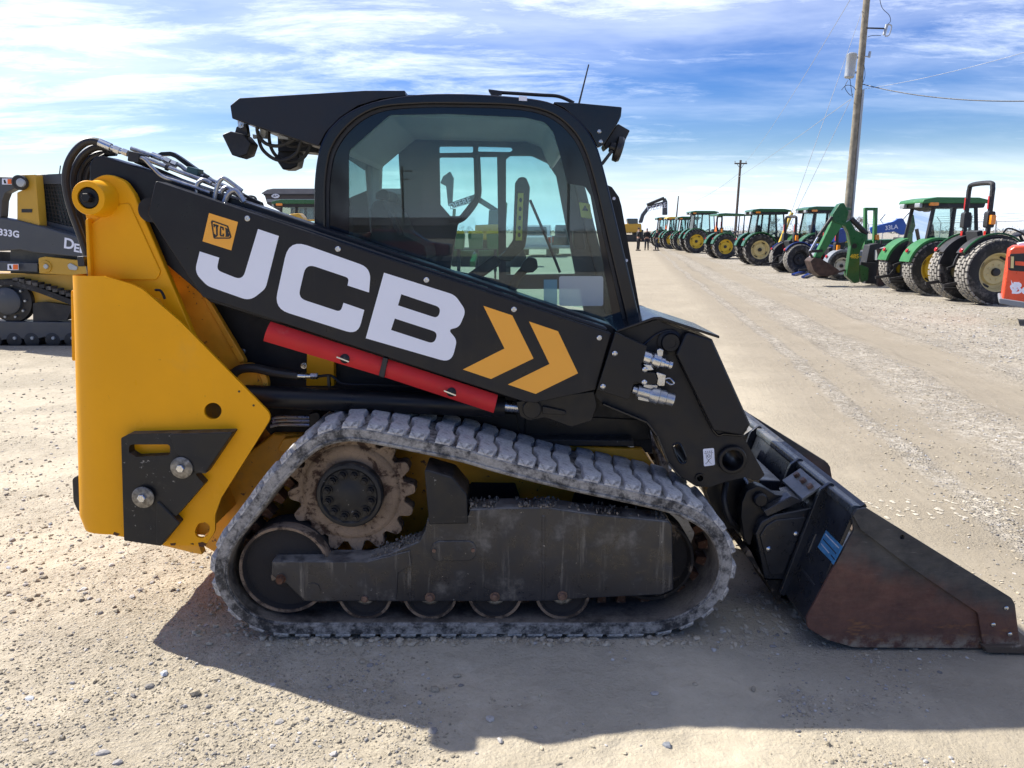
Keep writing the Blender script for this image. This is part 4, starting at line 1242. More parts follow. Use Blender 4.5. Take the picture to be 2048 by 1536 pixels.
# --- cab
cab_out = [(628, 480), (628, 420), (628, 373), (632, 330), (640, 292), (656, 260), (686, 231), (729, 209), (785, 195), (850, 188), (950, 188), (1064, 197), (1116, 211), (1159, 240), (1188, 280), (1206, 331), (1240, 470), (1279, 632), (1290, 672)]
cab_in = [(650, 490), (650, 430), (650, 378), (654, 335), (663, 298), (686, 262), (721, 232), (764, 215), (830, 209), (893, 208), (1021, 211), (1090, 223), (1133, 249), (1165, 292), (1189, 365), (1220, 498), (1254, 644), (1262, 676)]
def curve2(pts, k=4):
    return [(q.x, q.y) for q in smooth_path([Vector((a, b, 0)) for a, b in pts], k)]
co, ci = curve2(cab_out), curve2(cab_in)
cab = mk('cab_frame', pr(co + list(reversed(ci)), 3.17, 3.25), M['cab'], L, bevel=.018, seg=4, smooth=40)
cab_far = mk('cab_frame', mirror_y(pr(co + list(reversed(ci)), 3.17, 3.25), 3.645), M['cab'], L, bevel=.018, seg=4, smooth=40)
seal_in = [(a + (6 if a < 900 else -5), b + 4) for a, b in ci]
mk('window_seal', pr(ci + list(reversed(seal_in)), 3.187, 3.197, Yt=3.17), M['plastic'], cab, smooth=40)
gl_poly = ci + [(1180, 660), (900, 565), (660, 492)]
pane = mk('side_window', pr(gl_poly, 3.200, 3.205, Yt=3.17), M['glass'], L, smooth=0)
fi_ = rnd([(695, 520, 0), (695, 300, 14), (777, 228, 16), (893, 226), (1050, 233, 40), (1092, 243, 30), (1108, 264, 20), (1120, 305), (1136, 366, 6), (1170, 371, 10), (1182, 390, 10), (1234, 672, 0)], 6, 4)
frit = t_ = paint('glass_black_border', (0.006, 0.008, 0.013), 0.06, var=0.0, bump=0, rv=0.02)
mk('glass_border', pr(ci + list(reversed(fi_)), 3.1975, 3.199, Yt=3.17), frit, pane, smooth=0)
mk('sticker', pr(rnd([(1119, 553), (1208, 553), (1208, 613), (1119, 613)], 5), 3.1955, 3.1965, Yt=3.17), M['sticker'], pane, smooth=0)
mk('sticker', pr([(1088, 560), (1115, 560), (1115, 613), (1088, 613)], 3.1955, 3.1965, Yt=3.17), M['sticker2'], pane, smooth=0)
# roof
roof = mk('roof', pr(curve2([(811, 184), (900, 184), (1000, 189), (1064, 196), (1116, 210)]) + curve2([(1112, 222), (1060, 208), (1000, 204), (893, 203), (811, 206)]), 3.235, 4.055, Yt=3.17), M['visor'], L, smooth=40)
mk('headliner', pr(rnd([(690, 312), (696, 298, 8), (777, 229, 14), (1060, 235, 20), (1098, 249, 14), (1122, 305), (1132, 300), (1108, 235, 14), (1064, 218), (770, 214, 14), (684, 294)], 4), 3.26, 4.06, Yt=3.2), M['grey_trim'], roof, smooth=40)
for px, w in ((880, 30), (760, 8), (1000, 8)):
    mk('cab_light', pr(rnd([(px - w, 230), (px + w, 231), (px + w, 236), (px - w, 235)], 2), 3.4, 3.5, Yt=3.3), M['dark_trim'], roof)
visor = mk('rear_visor', pr(rnd([(460, 211, 4), (478, 196, 5), (730, 181, 60), (810, 181, 2), (811, 192), (760, 198, 20), (715, 212, 20), (680, 235, 20), (652, 264, 20), (637, 292, 4), (509, 252), (487, 244), (464, 237, 3)], 4, 4), 3.19, 4.08), M['visor'], L, bevel=.007, seg=3)
mk('visor_screw', lathe(P(730, 181, 3.3) + Vector((0, .2, -.006)), (0, 0, 1), [(.022, 0), (.022, .02), (.016, .024)], 16), M['grey_trim'], visor)
fv = pr(rnd([(1100, 203), (1158, 206), (1244, 214, 3), (1242, 233, 6), (1234, 249), (1209, 288, 6), (1196, 296, 4), (1182, 268), (1156, 240), (1128, 216)], 3), 3.175, 3.20)
fvis = mk('front_visor', fv, M['cab'], L, bevel=.003)
mk('visor_side', mirror_y(fv, 3.645), M['cab'], fvis, bevel=.003)
mk('visor_top', pr([(1100, 203), (1158, 206), (1244, 214), (1243, 222), (1156, 214), (1100, 211)], 3.203, 4.08, Yt=3.16), M['cab'], fvis, bevel=.002)
mk('visor_front', pr([(1236, 216), (1244, 215), (1240, 240), (1232, 250), (1228, 248)], 3.203, 4.08, Yt=3.172), M['cab'], fvis)
for px, py in ((1198.5, 263), (1201.5, 283.5)):
    mk('visor_bolt', lathe(P(px, py, 3.175), NEG, [(.008, 0), (.008, .003), (.005, .006)], 14), M['steel'], fvis)
wl_ = mk('work_lamp', pr(rnd([(1236, 247), (1260, 261, 2), (1243, 297, 2), (1222, 290), (1212, 300), (1208, 290)], 3), 3.27, 3.38), M['plastic'], L, bevel=.008)
mk('lamp_head', [lathe(P(1229, 296, 3.25), P(1246, 301, 3.25) - P(1229, 296, 3.25), [(.02, -.02), (.022, 0), (.05, .004), (.052, .02), (.046, .03)], 28)], M['plastic'], wl_)
mk('lamp_arm', [bar(P(1204, 328, 3.24), P(1224, 302, 3.24), .03, .012)], M['dark_trim'], wl_)
strip = mk('front_strip', pr(rnd([(1210, 368), (1224, 374, 8), (1238, 394, 10), (1243, 412), (1284, 642), (1262, 642)], 4), 3.26, 3.27), M['black'], L)
for px, py in ((1228, 397), (1253, 521)):
    mk('strip_hole', lathe(P(px, py, 3.26), NEG, [(.0065, 0), (.0065, .001)], 12), M['decal_white'], strip)
mk('antenna', tube([P(1158, 207, 3.4), P(1177.5, 129, 3.4)], .0045, 6, r1=.003), M['plastic'], L)
mk('roof_handle', [pr(rnd([(975, 178), (1005, 182), (1003, 188), (982, 188)], 2), 3.30, 3.34), tube([P(1000, 185, 3.32), P(1080, 190, 3.32), P(1118, 193, 3.32), P(1148, 206, 3.32)], .007)], M['plastic'], L)
mk('roof_tag', pr([(1038, 192), (1054, 193), (1054, 202), (1038, 201)], 3.166, 3.168, Yt=3.166), M['decal_white'], cab, smooth=0)
# rear lamps and loom
for k, (pts, Y) in enumerate((([(443, 269), (460, 262, 8), (487, 268, 10), (502, 286, 5), (494, 309, 5), (478, 315, 4), (463, 310, 4)], 3.30), ([(552, 320), (556, 300), (596, 302), (598, 315), (594, 333), (580, 339), (565, 339)], 3.66))):
    lm = mk('rear_lamp', pr(rnd(pts, 4), Y, Y + .10), M['plastic'], L, bevel=.016, seg=3)
    a, b = (481, 250) if k == 0 else (577, 290)
    mk('lamp_bracket', pr(rnd([(a - 6, b - 10), (a + 7, b - 10), (a + 6, b + 6, 6), (a - 5, b + 6, 6)], 2), Y + .01, Y + .02), M['pipe'], lm)
    mk('bracket_bolt', hexbolt(P(a, b, Y + .01), NEG, .007, .008), M['steel'], lm)
    mk('lamp_stem', pr(rnd([(a - 8, b + 4), (a + 10, b - 4), (a + 14, b + 22), (a - 12, b + 18)], 3), Y + .03, Y + .07), M['plastic'], lm)
mk('light_mount', pr([(555, 266), (600, 276), (636, 284), (636, 306), (600, 302), (556, 302)], 3.62, 3.78), M['plastic'], L)
mks('connector', [pr([(520, 256), (532, 258), (530, 276), (520, 275)], 3.36, 3.4), pr([(556, 266), (578, 270), (576, 278), (556, 277)], 3.36, 3.4), pr([(505, 268), (514, 270), (513, 276), (506, 277)], 3.36, 3.38)], M['grey_trim'], L)
for Y, pts in ((3.34, [(514, 250), (516, 268), (530, 286), (552, 292), (574, 287), (596, 274)]), (3.37, [(516, 262), (518, 280), (526, 300), (547, 317), (569, 320), (593, 306), (604, 280)]), (3.40, [(537, 258), (541, 292), (555, 314), (581, 324), (607, 315), (624, 286)]), (3.42, [(560, 276), (580, 292), (610, 290), (634, 282)])):
    mk('wire_loom', tube([P(a, b, Y) for a, b in pts], .0075, 8, 6), M['loom'], L)
# far wall of the cab with its openings
YFW = 4.09
holes = [[(796, 291), (802, 397), (761, 380), (763, 327)], rnd([(878, 292), (946, 292), (946, 305), (878, 306)], 3), rnd([(956, 292), (1022, 294), (1026, 300), (1020, 304), (956, 303)], 3),
         rnd([(878, 314), (947, 314), (949, 394), (919, 432), (900, 432), (880, 409)], 4), [(958, 313), (994, 313), (998, 560), (900, 540), (915, 450), (952, 402)], rnd([(1012, 318, 4), (1020, 311, 8), (1064, 311, 20), (1096, 326, 14), (1113, 352), (1151, 548), (1012, 550)], 2), [(1006, 578), (1160, 578), (1168, 622), (1006, 606)]]
fw = mk('far_cab_wall', pr([(727, 320), (800, 250), (1085, 262), (1150, 330), (1245, 660), (900, 620), (727, 480)], YFW, YFW + .04, holes), M['dark_trim'], L)
mk('far_pillar', pr([(728, 322), (762, 326), (760, 470), (722, 470)], YFW - .03, YFW + .01), M['grey_trim'], fw, bevel=.01)
mk('far_glass', pr([(740, 285), (1090, 280), (1200, 560), (1200, 620), (890, 580), (740, 470)], YFW + .018, YFW + .022), M['glass'], fw, smooth=0)
rx = P(690, 380, 3.22).x
mk('rear_window', [(lambda z0, z1: ([(rx, 3.26, z0), (rx - .03, 4.05, z0), (rx - .03, 4.05, z1), (rx, 3.26, z1), (rx - .005, 3.26, z0), (rx - .035, 4.05, z0), (rx - .035, 4.05, z1), (rx - .005, 3.26, z1)], [(0, 1, 2, 3), (7, 6, 5, 4), (0, 4, 5, 1), (2, 6, 7, 3)]))(P(690, 470, 3.22).z, P(690, 300, 3.22).z)], M['glass'], L, smooth=0)
mk('rear_bulkhead', box(rx - .06, rx + .02, 3.26, 4.06, .95, P(690, 466, 3.22).z), M['dark_trim'], L)
mk('cab_floor', pr([(1000, 640), (1250, 700), (1250, 760), (700, 600)], 3.27, 4.08), M['dark_trim'], L)
# seat, restraint bar and lever inside
seat = mk('operator_seat', pr(rnd([(742, 470, 2), (739, 420, 10), (748, 401, 10), (766, 400, 12), (790, 425, 14), (808, 470), (850, 492, 10), (855, 520), (742, 500)], 6), 3.45, 3.88), M['seat'], L, bevel=.03, seg=3)
mk('headrest', pr(rnd([(750, 398), (752, 384, 8), (768, 378, 8), (778, 384, 6), (777, 400)], 4), 3.52, 3.80), M['plastic'], seat, bevel=.02, seg=3)
lap = mk('restraint_bar', pr(rnd([(1030, 366, 10), (1038, 354, 10), (1052, 354, 12), (1060, 374, 10), (1054, 470), (1050, 495, 16), (1020, 524, 10), (993, 518, 4), (1012, 500), (1026, 480, 8)], 5), 3.36, 3.43), M['cab'], L, bevel=.02, seg=3)
yl = mk('warning_strip', pr([(1036, 386), (1047, 386), (1044, 481), (1031, 481)], 3.357, 3.359), M['yellow_label'], lap, smooth=0)
for py in (400, 418, 436, 456, 470):
    mk('strip_mark', pr(ell(1040 - (py - 430) * .04, py, 3.2, 5, 6), 3.3555, 3.3565), M['decal_black'], yl, smooth=0)
mk('armrest', bar(P(996, 518, 3.40), P(930, 566, 3.40), .07, .05), M['dark_trim'], lap, bevel=.01)
lev = mk('joystick', tube([P(1020, 588, 3.42), P(1032, 560, 3.42), P(1048, 540, 3.42), P(1060, 530, 3.42)], .022, 10, 5, r1=.017), M['plastic'], L)
mk('joystick_grip', pr(rnd([(1040, 540), (1046, 524), (1058, 514, 8), (1074, 518, 8), (1076, 536, 6), (1066, 545), (1052, 546)], 4), 3.38, 3.45), M['plastic'], lev, bevel=.012, seg=3)
mk('lever_boot', lathe(P(1018, 588, 3.42), (0, 0, 1), [(.05, -.03), (.045, 0), (.03, .02)], 20), M['plastic'], lev)

# --- bucket
YB0, YB1 = 2.72, 4.47
BK = lambda a, b: P(a, b, YB0)
side_px = rnd([(1704, 1032, 10), (1712, 1020, 8), (1732, 1016, 12), (2022, 1196, 8), (2029, 1208, 8), (2039, 1288), (1964, 1297), (1708, 1295, 30), (1655, 1280, 30), (1616, 1256, 6), (1613, 1236, 6), (1708, 1060, 10)], 4, 4)
def bucket_mat():
    t = NT('rusty_bucket_steel')
    x, y, z = t.xyz()
    n = t.noise(3.2, 9, 0.68)
    f = t.noise(30, 7, 0.7, t.coord(scale=(0.5, 1, 1.6)))
    zz_ = t.math('ADD', z, t.math('MULTIPLY', x, 0.30))
    k = t.math('ADD', zz_, t.math('MULTIPLY', t.math('SUBTRACT', n, 0.5), 0.32))
    rust = t.ramp(k, 0.82, 0.70)
    bright = t.math('MULTIPLY', t.ramp(f, 0.5, 0.68), t.ramp(t.math('ADD', z, t.math('MULTIPLY', n, 0.15)), 0.25, 0.17))
    c = t.mix(t.ramp(t.noise(9, 6), 0.3, 0.7), (0.030, 0.031, 0.032), (0.068, 0.066, 0.062))
    c = t.mix(rust, c, t.mix(t.ramp(t.noise(12, 7, 0.7), 0.3, 0.7), (0.075, 0.034, 0.026), (0.130, 0.060, 0.042)))
    c = t.mix(t.math('MULTIPLY', bright, 0.9), c, (0.22, 0.105, 0.045))
    scr = t.ramp(t.noise(12, 8, 0.75, t.coord(scale=(0.8, 1, 8), rot=(0, 0.55, 0))), 0.60, 0.70, 0, 0.8)
    scr2 = t.ramp(t.noise(9, 8, 0.75, t.coord(scale=(9, 1, 0.8), rot=(0, 0.2, 0))), 0.64, 0.72, 0, 0.45)
    c = t.mix(t.math('MULTIPLY', scr, t.ramp(zz_, 0.70, 0.9, 0.15, 1.0)), c, (0.26, 0.24, 0.215))
    c = t.mix(scr2, c, (0.15, 0.11, 0.085))
    c = t.mix(t.math('MULTIPLY', t.ramp(z, 0.09, 0.02), t.ramp(t.noise(18, 7, 0.7), 0.4, 0.6)), c, (0.27, 0.22, 0.16))
    t.bump(t.math('ADD', t.noise(60, 7, 0.7), n), 0.25, 0.006)
    return t.set(Base_Color=c, Roughness=t.ramp(f, 0.3, 0.7, 0.5, 0.85), Metallic=0.0)
M['bucket'] = bucket_mat()
M['bucket_paint'] = paint('bucket_back_paint', (0.013, 0.016, 0.022), 0.34, var=0.3, vs=5, dust=0.12, dcol=(0.13, 0.12, 0.10), ds=8, up=0.25, chips=0.3, chipcol=(0.10, 0.055, 0.03))
M['worn_edge'] = clay_mat('worn_cutting_edge', (0.10, 0.075, 0.055), (0.26, 0.215, 0.165), 0.45, 10)
prof = [BK(*p) for p in ((1734, 1010), (1712, 1022), (1704, 1040), (1660, 1140), (1616, 1246), (1630, 1270), (1665, 1284), (1712, 1293), (1900, 1295), (1990, 1297))]
V, Fc = [], []
pin = []
for i, q in enumerate(prof):
    d = (prof[min(i + 1, len(prof) - 1)] - prof[max(i - 1, 0)]).normalized()
    nrm = Vector((-d.z, 0, d.x))
    pin.append(q + nrm * 0.014)
loop = prof + list(reversed(pin))
bucket = mk('bucket', [prw([(q.x, q.z) for q in loop], YB0 + .013, YB1 - .013)], M['bucket_paint'], L, smooth=40)
s1 = pr(side_px, YB0, YB0 + .013)
sp = mk('side_plate', s1, M['bucket'], bucket, bevel=.002)
mk('side_plate', mirror_y(s1, (YB0 + YB1) / 2), M['bucket'], bucket, bevel=.002)
cut_px = rnd([(1706, 1031, 6), (1714, 1019, 8), (1733, 1016, 12), (2023, 1196, 8), (2030, 1208, 8), (2040, 1289), (1966, 1290), (1956, 1226, 10), (1816, 1131), (1722, 1060, 14)], 4, 4)
s2 = pr(cut_px, YB0 - .014, YB0 - .001, [ell(1804.5, 1074.5, 4.6, 4.6, 14)])
mk('side_cutter', s2, M['bucket'], bucket, bevel=.0035)
mk('side_cutter', mirror_y(s2, (YB0 + YB1) / 2), M['bucket'], bucket, bevel=.0035)
for px, py in ((2012, 1216), (1986, 1249), (2019, 1268)):
    mk('cutter_bolt', lathe(P(px, py, YB0 - .014), NEG, [(.0085, 0), (.0085, .003), (.005, .005)], 14), M['steel'], bucket)
e0 = P(1962, 1297, YB0 - .02)
ed = mk('cutting_edge', [prw([(e0.x, e0.z + .016), (e0.x + .016, e0.z - .010), (e0.x + .24, e0.z - .016), (e0.x + .24, e0.z - .008), (e0.x + .15, e0.z + .018)], YB0 - .035, YB1 + .035)], M['worn_edge'], bucket, bevel=.003)
# top lip bar, brackets and hitch at the back of the bucket
tp = BK(1722, 1018)
mk('lip_bar', prw(rnd([(tp.x - .030, tp.z - .030), (tp.x + .026, tp.z - .030), (tp.x + .026, tp.z + .004), (tp.x - .026, tp.z + .010)], .012, 4), YB0 + .014, YB1 - .014), paint('worn_blue_black', (0.045, 0.055, 0.065), .30, var=.3, vs=12, dust=.18, ds=14, up=.3), bucket, smooth=50)
fl = pr(rnd([(1636, 990, 8), (1642, 979, 8), (1662, 965, 10), (1670, 969, 6), (1668, 978), (1655, 1000), (1590, 1178), (1566, 1194, 6), (1560, 1186, 6)], 3), 2.965, 2.985)
for dy in (0.0, 0.34, 0.92, 1.24):
    mk('hitch_flange', tf(fl, Matrix.Translation((0, dy, 0))), M['bucket_paint'], bucket, bevel=.003)
for dy in (0.0, 0.92):
    T_ = Matrix.Translation((0, dy, 0))
    h_ = mk('hitch_box', tf(pr(rnd([(1511, 1068), (1522, 1044, 16), (1549, 1030, 10), (1622, 1016), (1640, 985), (1652, 990), (1578, 1160), (1530, 1158, 6)], 4), 3.0, 3.28), T_), M['bucket_paint'], bucket, bevel=.006)
    mk('hitch_panel', tf(pr(rnd([(1520, 1072), (1532, 1052, 16), (1552, 1040), (1614, 1034), (1568, 1148), (1540, 1150, 6)], 4), 2.992, 3.003), T_), M['bucket_paint'], h_, bevel=.004)
    for px, py in ((1592, 1067), (1537, 1097)):
        mk('panel_bolt', tf(lathe(P(px, py, 2.992), NEG, [(.011, 0), (.011, .006), (.004, .010)], 12), T_), M['steel'], h_)
    mk('pivot_plate', tf(pr(rnd([(1488, 1078), (1482, 1034, 10), (1484, 1005, 10), (1494, 981, 12), (1516, 971, 10), (1530, 976), (1552, 990, 20), (1592, 992), (1604, 1002), (1535, 1032), (1518, 1046, 14), (1508, 1066), (1500, 1096)], 6), 3.04, 3.10), T_), M['black'], h_, bevel=.006)
    mk('pivot_pin', tf(lathe(P(1518.6, 997, 3.04), NEG, [(14 * .0021, 0), (14 * .0021, .02), (11 * .0021, .028), (5 * .0021, .028)], 28), T_), M['black'], h_)
    mk('hitch_arm', tf(pr([(1527, 1022), (1583, 992), (1606, 1003), (1534, 1034)], 3.0, 3.06), T_), M['bucket_paint'], h_, bevel=.004)
    a, b = P(1604, 1003, 3.0), P(1643, 977, 3.0)
    st = mk('step_plate', [(lambda A, B: ([(A.x, 3.0 + dy, A.z), (B.x, 3.0 + dy, B.z), (B.x, 3.24 + dy, B.z), (A.x, 3.24 + dy, A.z), (A.x, 3.0 + dy, A.z + .012), (B.x, 3.0 + dy, B.z + .012), (B.x, 3.24 + dy, B.z + .012), (A.x, 3.24 + dy, A.z + .012)], [(3, 2, 1, 0), (4, 5, 6, 7), (0, 1, 5, 4), (1, 2, 6, 5), (2, 3, 7, 6), (3, 0, 4, 7)]))(a, b)], paint('worn_step_plate', (0.10, 0.11, 0.11), .4, var=.3, vs=9, dust=.3, ds=10, up=.35), h_, bevel=.002)
    for k in range(3):
        q = a.lerp(b, .62)
        mk('step_bolt', hexbolt(Vector((q.x, 3.04 + dy + k * .075, q.z + .012)), (b - a).cross(Vector((0, -1, 0))) * (1 if (b - a).cross(Vector((0, -1, 0))).z > 0 else -1), .014, .016, 0), M['boltdirty'], h_)
mk('hitch_tie', [prw([(P(1560, 1000, 3.0).x, P(1560, 1000, 3.0).z), (P(1606, 1002, 3.0).x, P(1606, 1002, 3.0).z), (P(1600, 1030, 3.0).x, P(1600, 1030, 3.0).z), (P(1556, 1030, 3.0).x, P(1556, 1030, 3.0).z)], 3.26, 3.94)], M['bucket_paint'], bucket, bevel=.006)
mk('tilt_linkage', [cyl(P(1440, 860, 3.28), P(1480, 950, 3.28), .045, n=24), pr(rnd([(1412, 980), (1440, 950, 20), (1480, 945), (1500, 985), (1490, 1060), (1440, 1055, 20)], 10), 3.16, 3.30)], M['black'], leg)
mk('tilt_rod', cyl(P(1462, 912, 3.2), P(1490, 968, 3.2), .018, n=16), M['steel'], leg)
mk('tilt_hose', tube([P(1452, 965, 3.12), P(1448, 1000, 3.08), P(1460, 1040, 3.08), P(1480, 1060, 3.14)], .013), M['hose'], leg)
mk('skid_shoe', pr(rnd([(1498, 1096), (1530, 1160), (1580, 1160), (1560, 1195), (1588, 1205), (1552, 1200), (1535, 1165), (1490, 1110)], 4), 3.02, 3.3), M['claydark'], bucket)
# label on the back sheet
A_, B_ = prof[2], prof[4]
pn = Vector((-(B_ - A_).z, 0, (B_ - A_).x)).normalized()
if pn.x > 0:
    pn = -pn
def on_plane(px, py, p0, n, off):
    a, b, c = ray(px, py)
    o, d = Vector((0, 0, EYE)), Vector((a, b, c))
    t = (p0 + n * off - o).dot(n) / d.dot(n)
    return o + d * t
def planar(pts, p0, n, off):
    q = [on_plane(a, b, p0, n, off) for a, b in pts]
    return q, [tuple(range(len(q)))]
mk('blue_label', planar([(1635, 1094), (1652, 1060), (1686, 1094), (1667, 1130)], A_, pn, .002), paint('blue_label', (0.05, 0.19, 0.36), .5, var=.3, vs=30, dust=.3, dcol=(.22, .26, .29), ds=25), bucket, smooth=0)
for k, (a, b) in enumerate((((1651, 1068), (1678, 1096)), ((1646, 1078), (1672, 1107)), ((1642, 1087), (1658, 1106)), ((1662, 1110), (1669, 1119)))):
    mk('label_print', bar(on_plane(*a, A_, pn, .0035), on_plane(*b, A_, pn, .0035), .004, .0015, pn), paint('label_print_%d' % k, ((.5, .55, .6), (.03, .04, .06), (.45, .5, .55), (.03, .04, .06))[k], .6), bucket, smooth=0)
mks('weld_bead', [tube([on_plane(a, b, A_, pn, .002) for a, b in p], .005, 6) for p in (((1632, 1068), (1617, 1105)), ((1606, 1140), (1630, 1172)))], M['bucket_paint'], bucket)

# small things inside the cab
wlb = mk('pillar_label', pr(rnd([(1158, 404), (1180, 408), (1184, 438), (1162, 434)], 2), 3.262, 3.264), M['yellow_label'], L, smooth=0)
mk('label_mark', pr([(1170, 410), (1177, 422), (1164, 421)], 3.2605, 3.2615), M['decal_black'], wlb, smooth=0)
mk('door_grab_bar', tube([P(955, 312, 4.02), P(957, 360, 4.0), P(955, 398, 4.0), P(925, 438, 4.0), P(900, 440, 4.02)], .014, 8), M['plastic'], L)
mk('wiper_arm', tube([P(1120, 545, 4.05), P(1090, 470, 4.05), P(1060, 400, 4.05)], .008, 6), M['plastic'], L)
mk('display_unit', pr(rnd([(1146, 462), (1168, 466), (1172, 500), (1148, 497)], 4), 3.50, 3.56), M['plastic'], L, bevel=.006)
mk('seat_belt', tube([P(770, 402, 3.44), P(782, 430, 3.43), P(800, 470, 3.43)], .012, 6), M['dark_trim'], L)

# ---------------------------------------------------------------- machines further off
M['green'] = paint('green_paint', (0.014, 0.098, 0.026), 0.36, var=0.08, dust=0.05, coat=0.2)
M['green2'] = paint('pale_green_paint', (0.035, 0.17, 0.05), 0.42, var=0.08, dust=0.08)
M['rimyellow'] = paint('rim_yellow', (0.68, 0.46, 0.03), 0.45, var=0.08, dust=0.08)
M['rimcream'] = paint('rim_cream', (0.62, 0.52, 0.25), 0.5, var=0.08, dust=0.12)
M['rimwhite'] = paint('rim_white', (0.62, 0.60, 0.54), 0.5, var=0.1, dust=0.15)
M['blue'] = paint('blue_paint', (0.012, 0.045, 0.24), 0.36, var=0.08, dust=0.06, coat=0.2)
M['blue2'] = paint('bright_blue_paint', (0.018, 0.085, 0.36), 0.4, var=0.08, dust=0.06)
M['greyhood'] = paint('grey_hood', (0.20, 0.22, 0.24), 0.5, var=0.06)
M['iron'] = paint('dark_iron', (0.020, 0.020, 0.021), 0.55, var=0.3, dust=0.12)
M['rustiron'] = paint('rusty_iron', (0.050, 0.028, 0.021), 0.70, var=0.45, vs=8, dust=0.1)
M['orange'] = paint('orange_red_paint', (0.74, 0.075, 0.022), 0.36, var=0.05, coat=0.2)
M['smv'] = paint('slow_sign_orange', (0.85, 0.16, 0.02), 0.5, var=0.03)
M['deerearm'] = paint('slate_arm_paint', (0.055, 0.062, 0.072), 0.42, var=0.06, dust=0.05)
M['deereyel'] = paint('construction_yellow', (0.52, 0.30, 0.03), 0.42, var=0.06, dust=0.06)
M['wood'] = paint('weathered_pole_wood', (0.25, 0.22, 0.165), 0.85, var=0.25, vs=5, streak=0.3, dcol=(0.14, 0.12, 0.09), bump=0.3, bs=30)
M['wood2'] = paint('dark_pole_wood', (0.10, 0.08, 0.065), 0.85, var=0.25, vs=5, bump=0.2, bs=30)
M['galv'] = paint('galvanised_steel', (0.40, 0.42, 0.43), 0.45, metal=0.5, var=0.1)
M['skin'] = paint('skin', (0.42, 0.24, 0.17), 0.5, var=0.05, bump=0)
M['darkcloth'] = paint('black_cloth', (0.010, 0.010, 0.012), 0.85, var=0.2, bump=0.1)
M['navycloth'] = paint('dark_blue_cloth', (0.014, 0.018, 0.03), 0.85, var=0.2, bump=0.1)
M['hair'] = paint('dark_hair', (0.015, 0.010, 0.008), 0.7, var=0.2)
M['truckwhite'] = paint('white_truck_paint', (0.66, 0.67, 0.68), 0.25, var=0.03, coat=0.5, bump=0)
M['truckgrey'] = paint('dark_truck_paint', (0.035, 0.040, 0.048), 0.25, var=0.05, coat=0.5, bump=0)
M['cartpaint'] = paint('dark_cart_paint', (0.055, 0.045, 0.042), 0.45, var=0.1, dust=0.08)
M['tarp'] = paint('grey_tarp', (0.16, 0.16, 0.17), 0.5, var=0.1, vs=4)
M['darkglass'] = paint('dark_cab_glass', (0.03, 0.045, 0.05), 0.08, var=0, bump=0, rv=0.02)

CACHE = {}
def cp_(name, key, fn, mat, parent, smooth=40, bevel=0.0):
    """a part in its thing's own coordinates; alike parts share one mesh"""
    k = (name, key, mat.name)
    if k not in CACHE:
        CACHE[k] = mesh_of(name, fn(), mat, smooth)
    o = bpy.data.objects.new(name, CACHE[k])
    COL.objects.link(o)
    o.parent = parent
    if bevel:
        b = o.modifiers.new('bevel', 'BEVEL')
        b.width, b.segments, b.limit_method, b.angle_limit = bevel, 2, 'ANGLE', radians(40)
        b.harden_normals = True
    return o
def cps(name, key, fn, mat, parent, *a, **k):
    for i, g in enumerate(fn()):
        cp_(name, (key, i), lambda: [g], mat, parent, *a, **k)
def gnd(px, py):
    a, b, c = ray(px, py)
    t = EYE / -c
    return Vector((a * t, b * t, 0))
def tyre_geo(R, w, rim):
    h = w / 2
    return lathe((0, 0, 0), (0, 1, 0), [(rim, -h * .72), (rim * 1.06, -h * .86), (R * .80, -h), (R * .93, -h * .93), (R * .965, -h * .72), (R * .97, 0), (R * .965, h * .72), (R * .93, h * .93), (R * .80, h), (rim * 1.06, h * .86), (rim, h * .72)], 48, ring=True)
def tread_geo(R, w, kind):
    out = []
    h = w / 2
    if kind == 'lug':
        n = 21
        for i in range(n):
            for s in (-1, 1):
                a0 = 2 * pi * (i + (0.5 if s > 0 else 0)) / n
                V = []
                for t, rr in ((0.0, R), (1.0, R * .975)):
                    y = s * (0.02 + t * h * 1.0)
                    for da in (-0.042, 0.042):
                        for rad in (R * .945, rr):
                            a = a0 + t * 0.24 + da * (1.15 if rad < R * .95 else .8)
                            V.append((rad * cos(a), y, rad * sin(a)))
                out.append((V, [(0, 1, 3, 2), (4, 6, 7, 5), (0, 4, 5, 1), (2, 3, 7, 6), (1, 5, 7, 3), (0, 2, 6, 4)]))
    else:
        n = 30
        for i in range(n):
            for k in range(5):
                y0 = -h + w * k / 5 + .012
                y1 = y0 + w / 5 - .024
                a0 = 2 * pi * (i + .5 * (k % 2)) / n
                da = 2 * pi / n * .38
                rr = R if 0 < k < 4 else R * .985
                V = []
                for y in (y0, y1):
                    for a in (a0 - da, a0 + da):
                        for rad in (R * .94, rr):
                            V.append((rad * cos(a), y, rad * sin(a)))
                out.append((V, [(0, 1, 3, 2), (4, 6, 7, 5), (0, 4, 5, 1), (2, 3, 7, 6), (1, 5, 7, 3), (0, 2, 6, 4)]))
    return out
def rim_geo(R, w, s):
    h = w / 2
    return [lathe((0, 0, 0), (0, s, 0), [(.04, h * .30), (R * .62, h * .30), (R * .70, h * .10), (R * .86, h * .12), (R * .97, h * .74), (R * 1.02, h * .78), (R * 1.0, h * .6), (R * .9, -h * .6)], 36)] + \
           [lathe((R * .40 * cos(a), s * h * .30, R * .40 * sin(a)), (0, s, 0), [(R * .05, 0), (R * .05, .02)], 6) for a in [2 * pi * i / 8 for i in range(8)]]
def slot_geo(R, w, s):
    h = w / 2
    out = []
    for i in range(4):
        a = pi / 4 + i * pi / 2
        c = Vector((R * .80 * cos(a), s * h * .17, R * .80 * sin(a)))
        M_ = Matrix.Translation(c) @ Matrix.Rotation(-a, 4, 'Y')
        out.append(tf(box(-R * .05, R * .05, -.012, .012, -R * .17, R * .17), M_))
    return out
